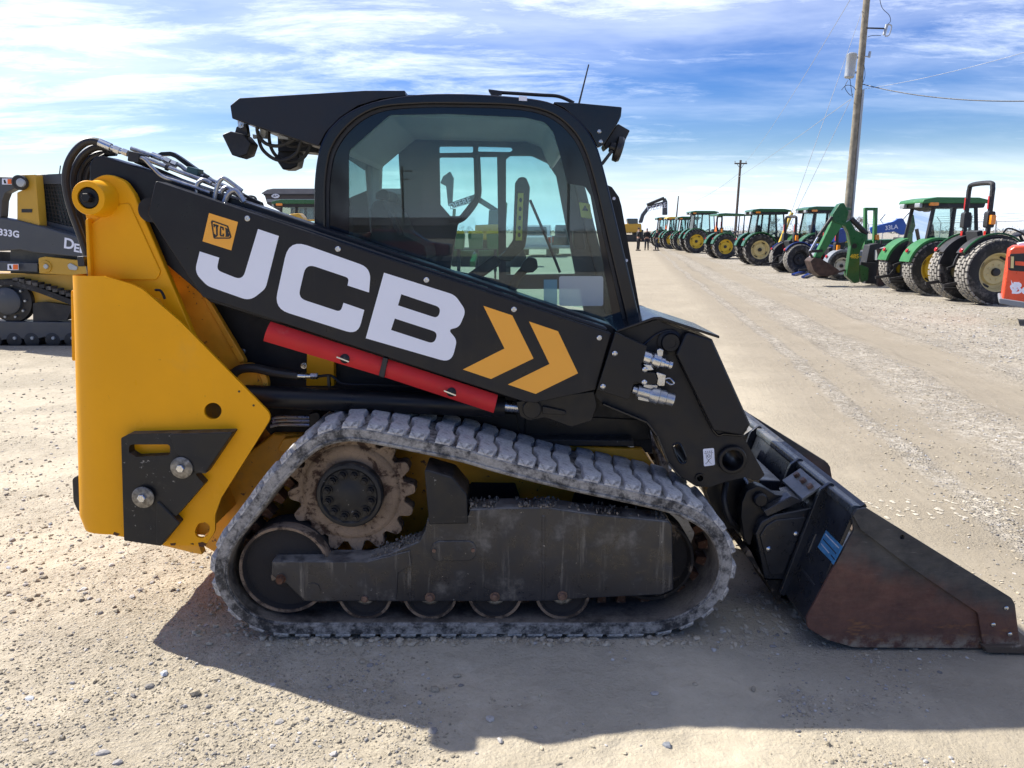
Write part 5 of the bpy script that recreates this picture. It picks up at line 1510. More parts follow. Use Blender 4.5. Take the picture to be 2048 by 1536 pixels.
def wheel_(parent, name, x, y, R, w, rim, kind, mrim, s, spin=0.0, slots=True):
    key = (R, w, rim, kind)
    o = cp_(name, key, lambda: tyre_geo(R, w, rim), M['tyre'], parent)
    o.location = (x, y, R - .01)
    o.rotation_euler = (0, spin, 0)
    tr = cp_('tread', key, lambda: tread_geo(R, w, kind), M['tyre_dust'], o, smooth=0)
    tr['kind'] = 'stuff'
    cp_('rim', key + (s,), lambda: rim_geo(rim, w, s), mrim, o)
    cp_('hub', key + (s,), lambda: lathe((0, s * w * .14, 0), (0, s, 0), [(rim * .22, 0), (rim * .20, .07), (.02, .08)], 16), M['iron'], o)
    if slots:
        cps('rim_slot', key + (s,), lambda: slot_geo(rim, w, s), M['iron'], o, smooth=0)
    return o
def fender_geo(R, w, y, s, a0=-15, a1=178, t=.03, lip=.06):
    V, Fc = [], []
    n = 18
    for i in range(n + 1):
        a = radians(a0 + (a1 - a0) * i / n)
        r = R * 1.10
        for yy, rr in ((y - w / 2, r - lip), (y - w / 2, r), (y + w / 2, r), (y + w / 2, r - lip), (y + w / 2 - t, r - t), (y - w / 2 + t, r - t)):
            V.append((rr * cos(a), yy, R + rr * sin(a)))
    m = 6
    for i in range(n):
        for j in range(m):
            l = (j + 1) % m
            Fc.append((i * m + j, i * m + l, (i + 1) * m + l, (i + 1) * m + j))
    Fc += [tuple(range(m)), tuple(range(n * m, (n + 1) * m))]
    return V, Fc
def tractor(loc, label, style='cab', R=.73, kind='lug', mrim='rimyellow', body='green', roofm='green', group='tractors parked in the row', rz=0.0, half=.74, w=.42, extra=(), fend=None):
    t = thing('tractor', loc, label, 'tractor', group, rz)
    k = (style, R, kind, half)
    mb = M[body]
    Rf, wb = R * .62, R * 2.95
    for s in (-1, 1):
        wheel_(t, 'rear_wheel', 0, s * half, R, w, R * .57, kind, M[mrim], s, .3 * s)
        wheel_(t, 'front_wheel', wb, s * half * .92, Rf, w * .68, Rf * .55, kind, M[mrim], s, .2, False)
        cp_('fender', k + (s,), lambda: fender_geo(R, w * (.62 if fend else 1.05), s * (half * .93 - (w * .2 if fend else 0)), s, 18 if fend else -5, 150 if fend else 168), M[fend] if fend else mb, t, 30)
        if fend:
            cp_('fender_edge', k + (s,), lambda: [tube([(R * 1.13 * cos(radians(a)), s * (half + w * .06), R + R * 1.13 * sin(radians(a))) for a in range(18, 151, 12)], .022, 6, 2)], mb, t)
        cp_('fender_apron', k + (s,), lambda: [prw([(R * 1.05 * cos(radians(a)), R + R * 1.05 * sin(radians(a))) for a in range(0, 171, 10)] + [(-R * .5, R * 1.1), (R * .8, R * 1.05)], s * (half - w * .52) - .015, s * (half - w * .52) + .015)], M['iron'], t)
        cp_('tail_lamp', k + (s,), lambda: lathe((-R * .98, s * half * .93, R * 1.62), (-1, 0, .3), [(.02, -.02), (.052, 0), (.048, .03), (.02, .045)], 14), M['red_lens'], t)
        cp_('lift_arm', k + (s,), lambda: [bar((-.15, s * .30, R * .75), (-.95, s * .38, R * .55), .05, .07), bar((-.35, s * .30, R * 1.25), (-.6, s * .34, R * .66), .035, .035)], M['iron'], t)
    cp_('axle_housing', k, lambda: [cyl((0, -half * .8, R), (0, half * .8, R), .11), box(-.38, wb * .55, -.26, .26, R * .62, R * 1.22)], M['iron'], t)
    cp_('front_axle', k, lambda: [box(wb - .1, wb + .1, -half * .8, half * .8, Rf * .8, Rf * 1.2), box(wb * .5, wb + .25, -.2, .2, Rf * 1.1, R * 1.0)], M['iron'], t)
    cp_('hood', k, lambda: tf(prw(rnd([(0, 0), (wb * .62, 0), (wb * .62, R * .55), (wb * .52, R * .82), (0, R * .98)], .12, 4), -.31, .31), Matrix.Translation((wb * .52, 0, R * 1.05))), mb, t, bevel=.06)
    cp_('grille', k, lambda: box(wb * 1.14, wb * 1.155, -.24, .24, R * 1.1, R * 1.5), M['iron'], t)
    cps('hood_stripe', k, lambda: [box(wb * .56, wb * 1.08, s * .312 - .004, s * .312 + .004, R * 1.55, R * 1.62) for s in (-1, 1)], M['rimyellow'], t)
    cp_('drawbar', k, lambda: [box(-.75, 0, -.05, .05, R * .38, R * .46)], M['iron'], t)
    cp_('top_link', k, lambda: [bar((-.2, 0, R * 1.3), (-.7, 0, R * 1.05), .05, .05)], M['iron'], t)
    cp_('exhaust', k, lambda: [cyl((wb * .68, .33, R * 1.9), (wb * .68, .33, R * 2.9), .035)], M['iron'], t)
    H = R * 3.45 if R > .6 else R * 3.6
    x0, x1 = -R * .24, R * 1.58
    hw = half * .86
    if style == 'cab':
        zb = R * 1.75
        posts = [(x0 - .05, x0 + .08, H - .16), (x0 + .55, x0 + .60, H - .16), (x1, x1 - .12, H - .16)]
        cp_('cab_frame', k, lambda: [bar((a, s * hw, zb), (b, s * hw * .95, h), .07, .07) for a, b, h in posts for s in (-1, 1)] + [bar((a, -hw, z), (a, hw, z), .06, .06) for a, z in ((x0 - .05, zb), (x1, zb))] + [bar((x0 - .05, s * hw, zb), (x1, s * hw, zb), .05, .06) for s in (-1, 1)], M['iron'], t)
        cp_('cab_shell', k, lambda: box(x0, x1 + .1, -hw * .93, hw * .93, R * .95, zb + .02), M['iron'], t)
        for s in (-1, 1):
            cp_('side_glass', k + (s,), lambda: prw([(x0 - .03, zb + .03), (x1 - .02, zb + .03), (x1 - .13, H - .18), (x0 + .08, H - .18)], s * hw * .96 - .004, s * hw * .96 + .004), M['glass_far'], t, 0)
        cp_('rear_glass', k, lambda: ([(x0 - .05, -hw * .9, zb + .03), (x0 - .05, hw * .9, zb + .03), (x0 + .08, hw * .86, H - .18), (x0 + .08, -hw * .86, H - .18), (x0 - .043, -hw * .9, zb + .03), (x0 - .043, hw * .9, zb + .03), (x0 + .087, hw * .86, H - .18), (x0 + .087, -hw * .86, H - .18)], [(0, 1, 2, 3), (7, 6, 5, 4)]), M['glass_far'], t, 0)
        cp_('roof_base', k, lambda: tf(prw(rnd([(x0 - .16, H - .20), (x1 + .06, H - .20), (x1 + .10, H - .08), (x0 - .20, H - .08)], .04, 3), -hw * 1.04, hw * 1.04), Matrix()), M['iron'], t, bevel=.03)
        cp_('roof', k, lambda: prw(rnd([(x0 - .26, H - .09), (x1 + .22, H - .09), (x1 + .20, H - .02), (x1 - .1, H + .05), (x0 + .1, H + .06), (x0 - .22, H + .0)], .06, 4), -hw * 1.10, hw * 1.10), M[roofm], t, bevel=.05)
        for s in (-1, 1):
            cp_('beacon', k + (s,), lambda: rbox(x0 - .08, x0 + .14, s * hw * 1.08 - .04, s * hw * 1.08 + .04, H - .15, H - .07, .03), M['amber'], t)
        cps('roof_lamp', k, lambda: [rbox(x0 - .27, x0 - .2, s * hw * .7 - .12, s * hw * .7 + .12, H - .19, H - .08, .02) for s in (-1, 1)], M['galv'], t)
        cp_('seat', k, lambda: [box(x0 + .35, x0 + .8, -.24, .24, zb - .2, zb), bar((x0 + .35, 0, zb - .1), (x0 + .22, 0, zb + .55), .44, .12, (1, 0, 0))], M['seat'], t)
        cp_('steering_wheel', k, lambda: [lathe((x1 - .3, 0, zb + .18), (-.5, 0, 1), [(.17, 0), (.2, .015), (.17, .03)], 20), cyl((x1 - .1, 0, zb - .1), (x1 - .3, 0, zb + .18), .03)], M['plastic'], t)
    else:
        tp = H + (.12 if style == 'rops' else -.05)
        xr = x0 + .02
        cp_('roll_bar', k, lambda: [tube([(xr, -.44, R * 1.1), (xr, -.44, tp - .35), (xr, -.43, tp - .1), (xr, -.33, tp), (xr, .33, tp), (xr, .43, tp - .1), (xr, .44, tp - .35), (xr, .44, R * 1.1)], .052, 8, 4)], M['iron'], t)
        cps('bar_hinge', k, lambda: [rbox(xr - .08, xr + .08, s * .44 - .075, s * .44 + .075, tp - .95, tp - .60, .05) for s in (-1, 1)], M['iron'], t)
        cps('bar_reflector', k, lambda: [box(xr - .066, xr - .055, s * .44 - .02, s * .44 + .02, tp - .55, tp - .28) for s in (-1, 1)] + [box(xr - .066, xr - .055, s * .44 - .04, s * .44 + .04, tp - 1.2, tp - 1.02) for s in (-1, 1)], M['red_lens'], t)
        cp_('marker_lamp', k, lambda: rbox(xr - .05, xr + .05, -.60, -.52, tp - .88, tp - .68, .02), M['amber'], t)
        cp_('seat', k, lambda: [rbox(-.1, .35, -.24, .24, R * 1.55, R * 1.7, .05), bar((-.08, 0, R * 1.65), (-.2, 0, R * 2.2), .44, .12, (1, 0, 0))], M['seat'], t)
        cp_('steering_wheel', k, lambda: [lathe((R * 1.15, 0, R * 2.1), (-.5, 0, 1), [(.17, 0), (.2, .015), (.17, .03)], 20), cyl((R * 1.4, 0, R * 1.7), (R * 1.15, 0, R * 2.1), .03)], M['plastic'], t)
        cp_('fender_rail', k, lambda: [tube([(R * .15, -half * 1.02, R * 2.12), (R * .3, -half * 1.02, R * 2.28), (R * .75, -half * 1.02, R * 2.12), (R * .95, -half * 1.02, R * 1.85)], .02, 6)], M['iron'], t)
        if style == 'canopy':
            cp_('canopy', k, lambda: prw(rnd([(x0 - .35, H - .02), (x1 + .3, H - .02), (x1 + .25, H + .08), (x0 + .1, H + .14), (x0 - .3, H + .1)], .05, 4), -.80, .80), M[roofm], t, bevel=.05)
            cps('canopy_post', k, lambda: [cyl((x1, s * .42, R * 1.6), (x1 + .05, s * .42, H), .03) for s in (-1, 1)], M['iron'], t)
    if 'smv' in extra:
        cp_('slow_sign', k, lambda: ([(x0 - .18, -.2 + .0, R * 2.2), (x0 - .18, .2, R * 2.2), (x0 - .18, 0, R * 2.75), (x0 - .172, -.2, R * 2.2), (x0 - .172, .2, R * 2.2), (x0 - .172, 0, R * 2.75)], [(0, 1, 2), (5, 4, 3), (0, 3, 4, 1), (1, 4, 5, 2), (2, 5, 3, 0)]), M['smv'], t, 0)
    return t
def place(px, py, half=.74):
    g = gnd(px, py)
    return (g.x, g.y + half, 0)

tractor(place(1978, 609, .55), 'open tractor with black roll bar and big turf tyres beside the orange machine', 'rops', .72, 'turf', 'rimcream', half=.55, w=.50, fend='iron')
tractor(place(1860, 590, .62), 'green tractor with pale green cab roof, beside the roll bar tractor with turf tyres', 'cab', .68, 'turf', 'rimyellow', 'green2', 'green2', half=.64, w=.46)
tractor(place(1676, 560, .62), 'small grey tractor with white rims behind the green backhoe arm', 'rops', .47, 'turf', 'rimwhite', 'greyhood', half=.62, w=.34, rz=.06)
tractor(place(1592, 547, .62), 'blue compact tractor with black roll bar next to the yellow pole', 'rops', .55, 'turf', 'iron', 'blue', half=.62, w=.36, fend='iron', rz=.10)
tractor(place(1628, 541, .74), 'green cab tractor standing behind the small blue tractor', 'cab', .72, 'lug', 'rimyellow', 'green', 'green')
tractor(place(1518, 531, .74), 'green cab tractor with cream rear rims and orange roof lamp', 'cab', .73, 'lug', 'rimcream', 'green', 'green', rz=-.04)
tractor(place(1447, 518, .74), 'green tractor with flat canopy roof and folded roll bar, bright yellow rims', 'canopy', .70, 'lug', 'rimyellow', 'green', 'green', extra=('smv',), rz=.05)
tractor(place(1391, 506.5, .80), 'green cab tractor with the largest yellow rear rims, just beyond the canopy tractor', 'cab', .84, 'lug', 'rimyellow', 'green', 'green', half=.80, w=.46)
tractor(place(1365, 501.5, .74), 'green cab tractor third from the far end of the row', 'cab', .76, 'lug', 'rimcream', 'green', 'green', rz=-.07)
tractor(place(1342, 498, .74), 'tractor with a yellow cab roof behind the three standing people', 'cab', .78, 'lug', 'rimyellow', 'green', 'rimyellow', extra=('smv',))
tractor(place(1322, 495, .74), 'farthest green cab tractor, next to the yellow excavator', 'cab', .80, 'lug', 'rimyellow', 'green', 'green')
tractor((-7.9, 28.0, 0), 'green cab tractor seen between the lift arm and the cab of the track loader', 'cab', .75, 'lug', 'rimyellow', 'green', 'green', None)
# yellow lift pole leaning at the cream rimmed tractor
g0, g1 = P(1549, 513, 33.5), P(1584, 425, 33.5)
mk('yellow_pole', [cyl(g0, g1, .075, n=12), cyl(P(1546, 520, 33.5), g0, .05, n=10)], M['rimyellow'], None, loc=(g0.x, g0.y, 0))
tag(bpy.data.objects['yellow_pole'], 'tall bright yellow lift pole leaning between two tractors', 'pole')

# backhoe and the small tractor it hangs on
YK = 22.6
bh = thing('backhoe', (P(1712, 566, YK).x, YK, 0), 'green backhoe arm with rusty digging bucket folded behind a tractor', 'backhoe')
mk('boom', pr(rnd([(1687, 447), (1700, 440), (1712, 461), (1735, 470), (1720, 505), (1719, 565), (1709, 567), (1693, 552), (1702, 492), (1697, 465)], 4), YK, YK + .22), M['green'], bh, bevel=.02)
mk('arm_head', pr(rnd([(1679, 408), (1688, 405), (1698, 424), (1695, 437), (1690, 453), (1664, 443), (1666, 428)], 3), YK + .02, YK + .26), M['green'], bh, bevel=.02)
mk('dipper', pr(rnd([(1664, 442), (1686, 451), (1673, 469), (1642, 516), (1629, 516), (1660, 453)], 3), YK + .03, YK + .22), M['green2'], bh, bevel=.02)
mks('ram', [cyl(P(1702, 437, YK + .1), P(1733, 468, YK + .1), .075), cyl(P(1664, 434, YK - .02), P(1636, 474, YK - .02), .05)], M['iron'], bh)
mk('ram_rod', cyl(P(1636, 474, YK - .02), P(1620, 502, YK - .02), .03), M['steel'], bh)
mk('bucket_link', [pr(rnd([(1618, 500), (1646, 499), (1646, 504), (1620, 506)], 2), YK, YK + .1), bar(P(1618, 503, YK), P(1626, 518, YK), .06, .05)], M['iron'], bh)
mk('digging_bucket', pr(rnd([(1621, 522), (1628, 515), (1642, 517), (1662, 529), (1680, 541), (1676, 548), (1655, 553), (1640, 552), (1628, 542)], 4), YK - .12, YK + .38), M['rustiron'], bh, bevel=.02)
mks('bucket_tooth', [bar(P(1676, 544, YK + d), P(1690, 540, YK + d), .06, .05) for d in (-.08, .13, .34)], M['rustiron'], bh)
mk('swing_frame', pr(rnd([(1719, 528), (1738, 536), (1736, 560), (1722, 566)], 3), YK + .02, YK + .2), M['green'], bh, bevel=.01)
mk('main_frame', pr([(1722, 524), (1760, 526), (1758, 569), (1730, 567), (1736, 540), (1722, 531)], YK + .25, YK + .5), M['iron'], bh, bevel=.01)
mk('stabiliser_post', [pr([(1757, 498), (1764, 497), (1764, 510), (1774, 510), (1775, 496), (1785, 497), (1783, 516), (1770, 520), (1768, 572), (1756, 572), (1762, 520)], YK - .2, YK - .05)], M['rustiron'], bh)
q = P(1709, 492, YK - .004)
mk('round_emblem', [lathe(q, NEG, [(.075, -.004), (.075, .003)], 20)], M['decal_black'], bh)
mk('model_number', text_geo('485', .17, on_side(P(1709, 513, YK - .006)), bold=.004), M['rimyellow'], bh, smooth=0)
gp_ = place(1775, 574, .60)
tr_ = tractor((gp_[0] + .5, gp_[1] + .6, 0), 'small green tractor with a pale green roll frame carrying the backhoe', 'none', .50, 'lug', 'rimyellow', 'green', half=.6, w=.34) if False else None
ct = thing('tractor', (P(1790, 574, 23.0).x, 23.4, 0), 'small green tractor with square green roll frame that carries the backhoe', 'tractor', 'tractors parked in the row')
Yg = 23.6
mks('roll_frame', [pr([(1730, 416), (1735, 415), (1735, 500), (1729, 500)], Yg, Yg + .12), pr([(1750, 415), (1756, 415), (1753, 500), (1747, 500)], Yg, Yg + .12), pr([(1731, 415), (1755, 415), (1755, 421), (1731, 421)], Yg + .01, Yg + .11)], M['green2'], ct)
mk('rear_deck', [pr(rnd([(1733, 480), (1818, 478), (1822, 500), (1736, 500)], 3), Yg + .1, Yg + .9)], M['green'], ct, bevel=.03)
mk('seat', [pr(rnd([(1768, 489), (1808, 486), (1814, 494), (1802, 502), (1770, 501)], 3), Yg - .3, Yg + .2), pr(rnd([(1800, 474), (1814, 476), (1814, 494), (1800, 490)], 3), Yg - .25, Yg + .2)], M['seat'], ct, bevel=.03)
mk('control_tower', [pr(rnd([(1740, 490), (1760, 486), (1768, 520), (1768, 560), (1738, 560), (1732, 530)], 3), Yg - .6, Yg - .2), cyl(P(1753, 482, Yg - .4), P(1748, 500, Yg - .4), .03), cyl(P(1763, 480, Yg - .4), P(1760, 500, Yg - .4), .03)], M['iron'], ct)
mk('lower_frame', [pr(rnd([(1765, 530), (1806, 528), (1806, 572), (1768, 573)], 3), Yg - .5, Yg + .2), pr([(1770, 520), (1806, 520), (1800, 532), (1772, 532)], Yg - .6, Yg)], M['iron'], ct)
mk('hydraulic_valve', [cyl(P(1765, 495, Yg - .7), P(1770, 515, Yg - .7), .09), box(P(1752, 500, Yg - .7).x, P(1762, 500, Yg - .7).x, Yg - .8, Yg - .6, P(1752, 520, Yg - .7).z, P(1752, 500, Yg - .7).z)], M['galv'], ct)
mk('marker_lamp', pr(rnd([(1753, 470), (1758, 468), (1759, 480), (1753, 480)], 2), Yg - .1, Yg), M['amber'], ct)
for s in (0, 1):
    wheel_(ct, 'rear_wheel', 1.2, -.3 + s * 1.1, .50, .34, .28, 'lug', M['rimyellow'], -1 if s == 0 else 1)

# blue loader arms seen behind the cab tractor
Yb = 27.5
bl = thing('blue_loader_tractor', (P(1775, 480, Yb).x, Yb, 0), 'blue tractor with raised blue loader arms behind the backhoe', 'tractor')
mk('loader_arm', pr(rnd([(1741, 455), (1760, 450), (1788, 443), (1797, 437), (1806, 436, 6), (1817, 458, 6), (1815, 468, 3), (1804, 470), (1790, 463), (1745, 468)], 3), Yb, Yb + .12), M['blue2'], bl, bevel=.01)
mk('arm_letters', text_geo('33LA', .21, on_side(P(1783, 455.0, Yb - .01), .12), bold=.003), M['decal_white'], bl, smooth=0)
mk('loader_arm', pr(rnd([(1741, 455), (1760, 450), (1788, 443), (1797, 437), (1806, 436, 6), (1817, 458, 6), (1815, 468, 3), (1804, 470), (1790, 463), (1745, 468)], 3), Yb + 1.1, Yb + 1.22), M['blue2'], bl, bevel=.01)
mks('tilt_ram', [cyl(P(1760, 440, Yb + .3), P(1770, 428, Yb + .3), .03), cyl(P(1806, 438, Yb + .3), P(1818, 425, Yb + .3), .03)], M['galv'], bl)
mk('hood', pr(rnd([(1676, 458, 4), (1690, 456, 4), (1694, 462), (1694, 484), (1676, 486)], 4), Yb + .25, Yb + .95), M['blue'], bl, bevel=.05)
for s in (0, 1):
    wheel_(bl, 'wheel', -.6, .1 + s * 1.1, .48, .34, .27, 'lug', M['rimwhite'], -1 if s == 0 else 1)
    wheel_(bl, 'wheel', 1.2, .1 + s * 1.1, .62, .38, .35, 'lug', M['rimwhite'], -1 if s == 0 else 1)
# small blue pallet forks on the ground before the grey tractor
fk = thing('pallet_forks', (gnd(1600, 553).x, gnd(1600, 553).y, 0), 'blue pallet forks lying on the ground before the grey tractor', 'forks')
for (a, b), (c, d) in (((1586, 552), (1612, 546)), ((1606, 557), (1630, 548))):
    p0, p1 = gnd(a, b), gnd(c, d)
    mk('fork', bar(p0 + Vector((0, 0, .05)), p1 + Vector((0, 0, .10)), .12, .07), M['blue'], fk, bevel=.01)
mk('cross_member', bar(gnd(1612, 546) + Vector((0, 0, .12)), gnd(1630, 548) + Vector((0, 0, .12)), .1, .12), M['blue'], fk)

# orange skid loader cut by the right edge
Yo = 13.2
bo = thing('skid_loader', (P(2004, 600, Yo).x, Yo, 0), 'bright orange skid loader tail with white lettering at the right edge', 'skid loader')
ob = mk('rear_hood', pr(rnd([(2004, 598, 6), (2018, 500, 8), (2028, 492, 10), (2120, 486, 10), (2130, 618, 6), (2008, 605, 6)], 5), Yo, Yo + 1.25), M['orange'], bo, bevel=.05, seg=3)
mk('vent_panel', pr(rnd([(2020, 508), (2046, 506), (2048, 520), (2090, 518), (2090, 545), (2020, 541), (2016, 538)], 3), Yo - .012, Yo + .02), M['plastic'], bo, bevel=.006)
mk('hood_band', pr([(2029, 522), (2090, 526), (2090, 534), (2029, 530)], Yo - .02, Yo - .01), M['orange'], bo)
mk('tail_lamp', pr([(2018, 513), (2022, 512), (2021, 536), (2017, 536)], Yo - .03, Yo - .012), M['red_lens'], bo)
mk('reverse_lamp', pr([(2023, 513), (2028, 513), (2027, 536), (2022, 536)], Yo - .03, Yo - .012), M['rimcream'], bo)
mk('rear_bumper', pr(rnd([(2003, 598), (2006, 597), (2130, 614), (2130, 630), (2003, 607)], 2), Yo - .06, Yo + 1.3), M['greyhood'], bo, bevel=.012)
mk('roof_lip', pr(rnd([(2026, 487), (2046, 483), (2048, 490), (2028, 492)], 2), Yo + .1, Yo + .8), M['decal_white'], bo)
# the animal head mark: two ears, cheeks, muzzle
mk('head_emblem', [pr([(2020, 559), (2023, 566), (2027, 568), (2031, 566), (2034, 562), (2033, 570), (2032, 576), (2030, 581), (2027, 584), (2022, 582), (2019, 577), (2018, 572), (2021, 568)], Yo - .003, Yo - .001)], M['decal_white'], bo, smooth=0)
mks('head_eye', [pr([(2022.5, 574), (2025, 575.5), (2023, 576.5)], Yo - .005, Yo - .004), pr([(2029, 575.5), (2031.5, 574), (2031, 576.5)], Yo - .005, Yo - .004)], M['orange'], bo, smooth=0)
mk('side_lettering', text_geo('Bobcat', .27, on_side(P(2062, 577.5, Yo - .003), -.03), bold=.006, spacing=.92), M['decal_white'], bo, smooth=0)
mk('engine_case', box(P(2020, 600, Yo).x, P(2140, 600, Yo).x + 1.2, Yo + .1, Yo + 1.2, .35, 1.1), M['iron'], bo)
for s in (0, 1):
    for x in (1.0, 2.0):
        wheel_(bo, 'wheel', x, .0 + s * 1.25, .40, .30, .21, 'lug', M['rimwhite'], -1 if s == 0 else 1, 0, False)
mk('cab_cage', [box(P(2080, 600, Yo).x + .4, P(2080, 600, Yo).x + 1.6, Yo + .2, Yo + 1.05, 1.1, 1.95)], M['iron'], bo, bevel=.06)

bo.rotation_euler = (0, 0, radians(-31))

# slate and yellow track loader at the left edge
Yd = 10.8
dl = thing('compact_track_loader', (P(40, 700, Yd).x, Yd + .8, 0), 'second track loader with slate arm and mesh side window at the left edge', 'track loader')
mk('tower', pr(rnd([(34, 350), (70, 349), (73, 380), (79, 452), (34, 442), (34, 385), (50, 378)], 2), Yd + .02, Yd + .20), M['deereyel'], dl, bevel=.01)
cabd = mk('cab', pr(rnd([(71, 349, 3), (128, 347, 5), (152, 420), (235, 480), (235, 620), (20, 620), (20, 450), (79, 452)], 3), Yd + .28, Yd + 1.35), M['deerearm'], dl, bevel=.02)
mk('cab_side', pr(rnd([(71, 350, 3), (127, 347, 5), (157, 470), (81, 450), (77, 430)], 2), Yd + .22, Yd + .26, [rnd([(83, 368), (122, 368), (149, 455), (90, 442)], 3)]), M['deerearm'], dl)
mk('side_glass', pr([(83, 368), (122, 368), (149, 455), (90, 442)], Yd + .265, Yd + .275), M['darkglass'], dl, smooth=0)
mesh_g = []
for i in range(8):
    t = (i + .5) / 8
    mesh_g.append(bar(P(83 + 39 * t, 368, Yd + .24), P(90 + 59 * t, 442 + 13 * t, Yd + .24), .012, .012))
for i in range(10):
    t = (i + .5) / 10
    mesh_g.append(bar(P(83 + 7 * t, 368 + 74 * t, Yd + .235), P(122 + 27 * t, 368 + 87 * t, Yd + .235), .012, .012))
o = mk('window_mesh', mesh_g, M['iron'], dl)
tag(o, kind='stuff')
rearc = mk('arm_elbow', pr(rnd([(-90, 350), (40, 355), (52, 362, 6), (50, 378, 6), (30, 376), (10, 386), (4, 402), (2, 436), (-90, 420)], 4), Yd, Yd + .16), M['deerearm'], dl, bevel=.01)
mk('elbow_pin', lathe(P(43, 365.5, Yd), NEG, [(.10, 0), (.10, .06), (.085, .07), (.07, .07), (.07, .065)], 24), M['iron'], dl)
mk('elbow_bolt', lathe(P(43, 365.5, Yd - .06), NEG, [(.06, 0), (.055, .03), (.02, .035)], 20), M['galv'], dl)
da = mk('lift_arm', pr(rnd([(-90, 415), (0, 435), (34, 440), (80, 452), (161, 476), (260, 505), (260, 545), (174, 516), (70, 506), (40, 500), (0, 502), (-90, 490)], 4), Yd - .02, Yd + .2), M['deerearm'], dl, bevel=.02)
mk('arm_number', text_geo('333G', .125, on_side(P(18, 467, Yd - .024), -.13), bold=.004, spacing=1.02), M['decal_white'], dl, smooth=0)
mk('arm_letters', [text_geo('D', .20, on_side(P(138, 488.5, Yd - .024), -.18), bold=.005), text_geo('EERE', .155, on_side(P(171, 500, Yd - .024), -.18), bold=.005)], M['decal_white'], dl, smooth=0)
for px, py in ((15, 363), (26, 534)):
    lb = mk('warning_label', pr([(px - 11, py - 6), (px + 11, py - 6), (px + 11, py + 6), (px - 11, py + 6)], Yd - .035, Yd - .033), M['decal_white'], dl, smooth=0)
    mk('label_bar', pr([(px, py - 5), (px + 10, py - 5), (px + 10, py + 5), (px, py + 5)], Yd - .037, Yd - .036), M['smv'], lb, smooth=0)
    mk('label_figure', pr([(px - 8, py - 3), (px - 5, py - 4), (px - 2, py + 4), (px - 7, py + 4)], Yd - .037, Yd - .036), M['decal_black'], lb, smooth=0)
mk('plate', pr([(43, 418), (64, 418), (64, 425), (43, 425)], Yd + .014, Yd + .019), M['iron'], dl, smooth=0)
mk('link_bar', pr(rnd([(-90, 520), (75, 526), (75, 544), (-90, 540)], 2), Yd + .02, Yd + .14), M['deerearm'], dl, bevel=.01)
mk('yellow_bracket', pr(rnd([(76, 516, 4), (90, 513), (240, 530), (240, 556), (78, 547, 3)], 3), Yd - .02, Yd + .06), M['deereyel'], dl, bevel=.012)
mk('bracket_pin', [lathe(P(92, 533, Yd - .02), NEG, [(.085, 0), (.08, .02), (.045, .025), (.045, .04), (.02, .04)], 24)], M['deereyel'], dl)
mk('bracket_bolt', [lathe(P(92, 533, Yd - .06), NEG, [(.035, 0), (.03, .012)], 16)], M['galv'], dl)
mk('lock_tab', pr(rnd([(134, 530), (140, 526), (155, 534), (153, 541), (138, 539)], 4), Yd - .04, Yd - .02), M['galv'], dl, bevel=.004)
mk('lower_body', pr(rnd([(-90, 545), (240, 552), (240, 625), (150, 625), (-90, 600)], 2), Yd + .12, Yd + 1.5), M['deereyel'], dl)
mk('rear_plate', pr([(-90, 500), (70, 506), (76, 526), (-90, 522)], Yd + .3, Yd + .35), M['iron'], dl)
# its near track
tro = rnd([(-120, 575, 30), (-20, 560, 30), (30, 561, 20), (80, 576), (230, 632, 20), (250, 660, 25), (232, 703, 25), (-120, 705, 30), (-140, 650, 30)], 20, 6)
tri = rnd([(-112, 585, 26), (-20, 571, 26), (28, 571, 20), (78, 586), (222, 640, 18), (240, 662, 20), (226, 690, 20), (-114, 692, 26), (-130, 650, 26)], 18, 6)
dt = mk('track', pr(tro, Yd - .05, Yd + .40, [tri]), rubber_mat('clean_track_rubber', .25, base=(.016, .016, .018), dcol=(.15, .15, .15), sc=8), dl)
for i in range(16):
    t = i / 15
    a, b = (30 + 200 * t, 562 + 70 * t * (0.6 + .4 * t))
    q = P(a, b - 1, Yd - .05)
    mk('tread_lug', bar(Vector((q.x, Yd - .05, q.z + .01)), Vector((q.x, Yd + .4, q.z + .01)), .07, .05), M['tyre'], dt)
mk('track_frame', pr(rnd([(-130, 640), (0, 643), (200, 645), (225, 660), (215, 676), (160, 680), (150, 674), (120, 682), (90, 674), (60, 682), (30, 674), (0, 682), (-130, 682)], 3), Yd, Yd + .3), M['deerearm'], dl, bevel=.01)
mk('guard', pr(rnd([(66, 606), (90, 604), (146, 612), (134, 640), (66, 644)], 3), Yd + .05, Yd + .25), M['iron'], dl)
for px in (-10, 30, 65, 107, 145):
    c = P(px, 680, Yd + .02)
    w_ = mk('roller', lathe((c.x, Yd - .01, c.z), (0, 1, 0), [(.07, 0), (.105, .01), (.11, .05), (.11, .3)], 24), M['iron'], dl)
    mk('roller_bolt', lathe(P(px, 676, Yd - .01), NEG, [(.026, 0), (.022, .02)], 8), M['galv'], w_)
c = P(16, 602, Yd)
spk = mk('sprocket', lathe((c.x, Yd + .02, c.z), (0, 1, 0), [(.10, 0), (.24, .02), (.30, .03), (.31, .12)], 32), M['iron'], dl)
mk('hub', lathe((c.x, Yd, c.z), NEG, [(.19, -.04), (.19, .03), (.16, .05)], 28), M['deerearm'], spk)
for i in range(10):
    a = 2 * pi * i / 10
    mk('wheel_nut', lathe((c.x + .235 * cos(a), Yd + .015, c.z + .235 * sin(a)), NEG, [(.018, 0), (.016, .02)], 8), M['galv'], spk)
mk('antenna', tube([P(119, 348, Yd + .5), P(121, 331, Yd + .5)], .008, 5), M['iron'], dl)

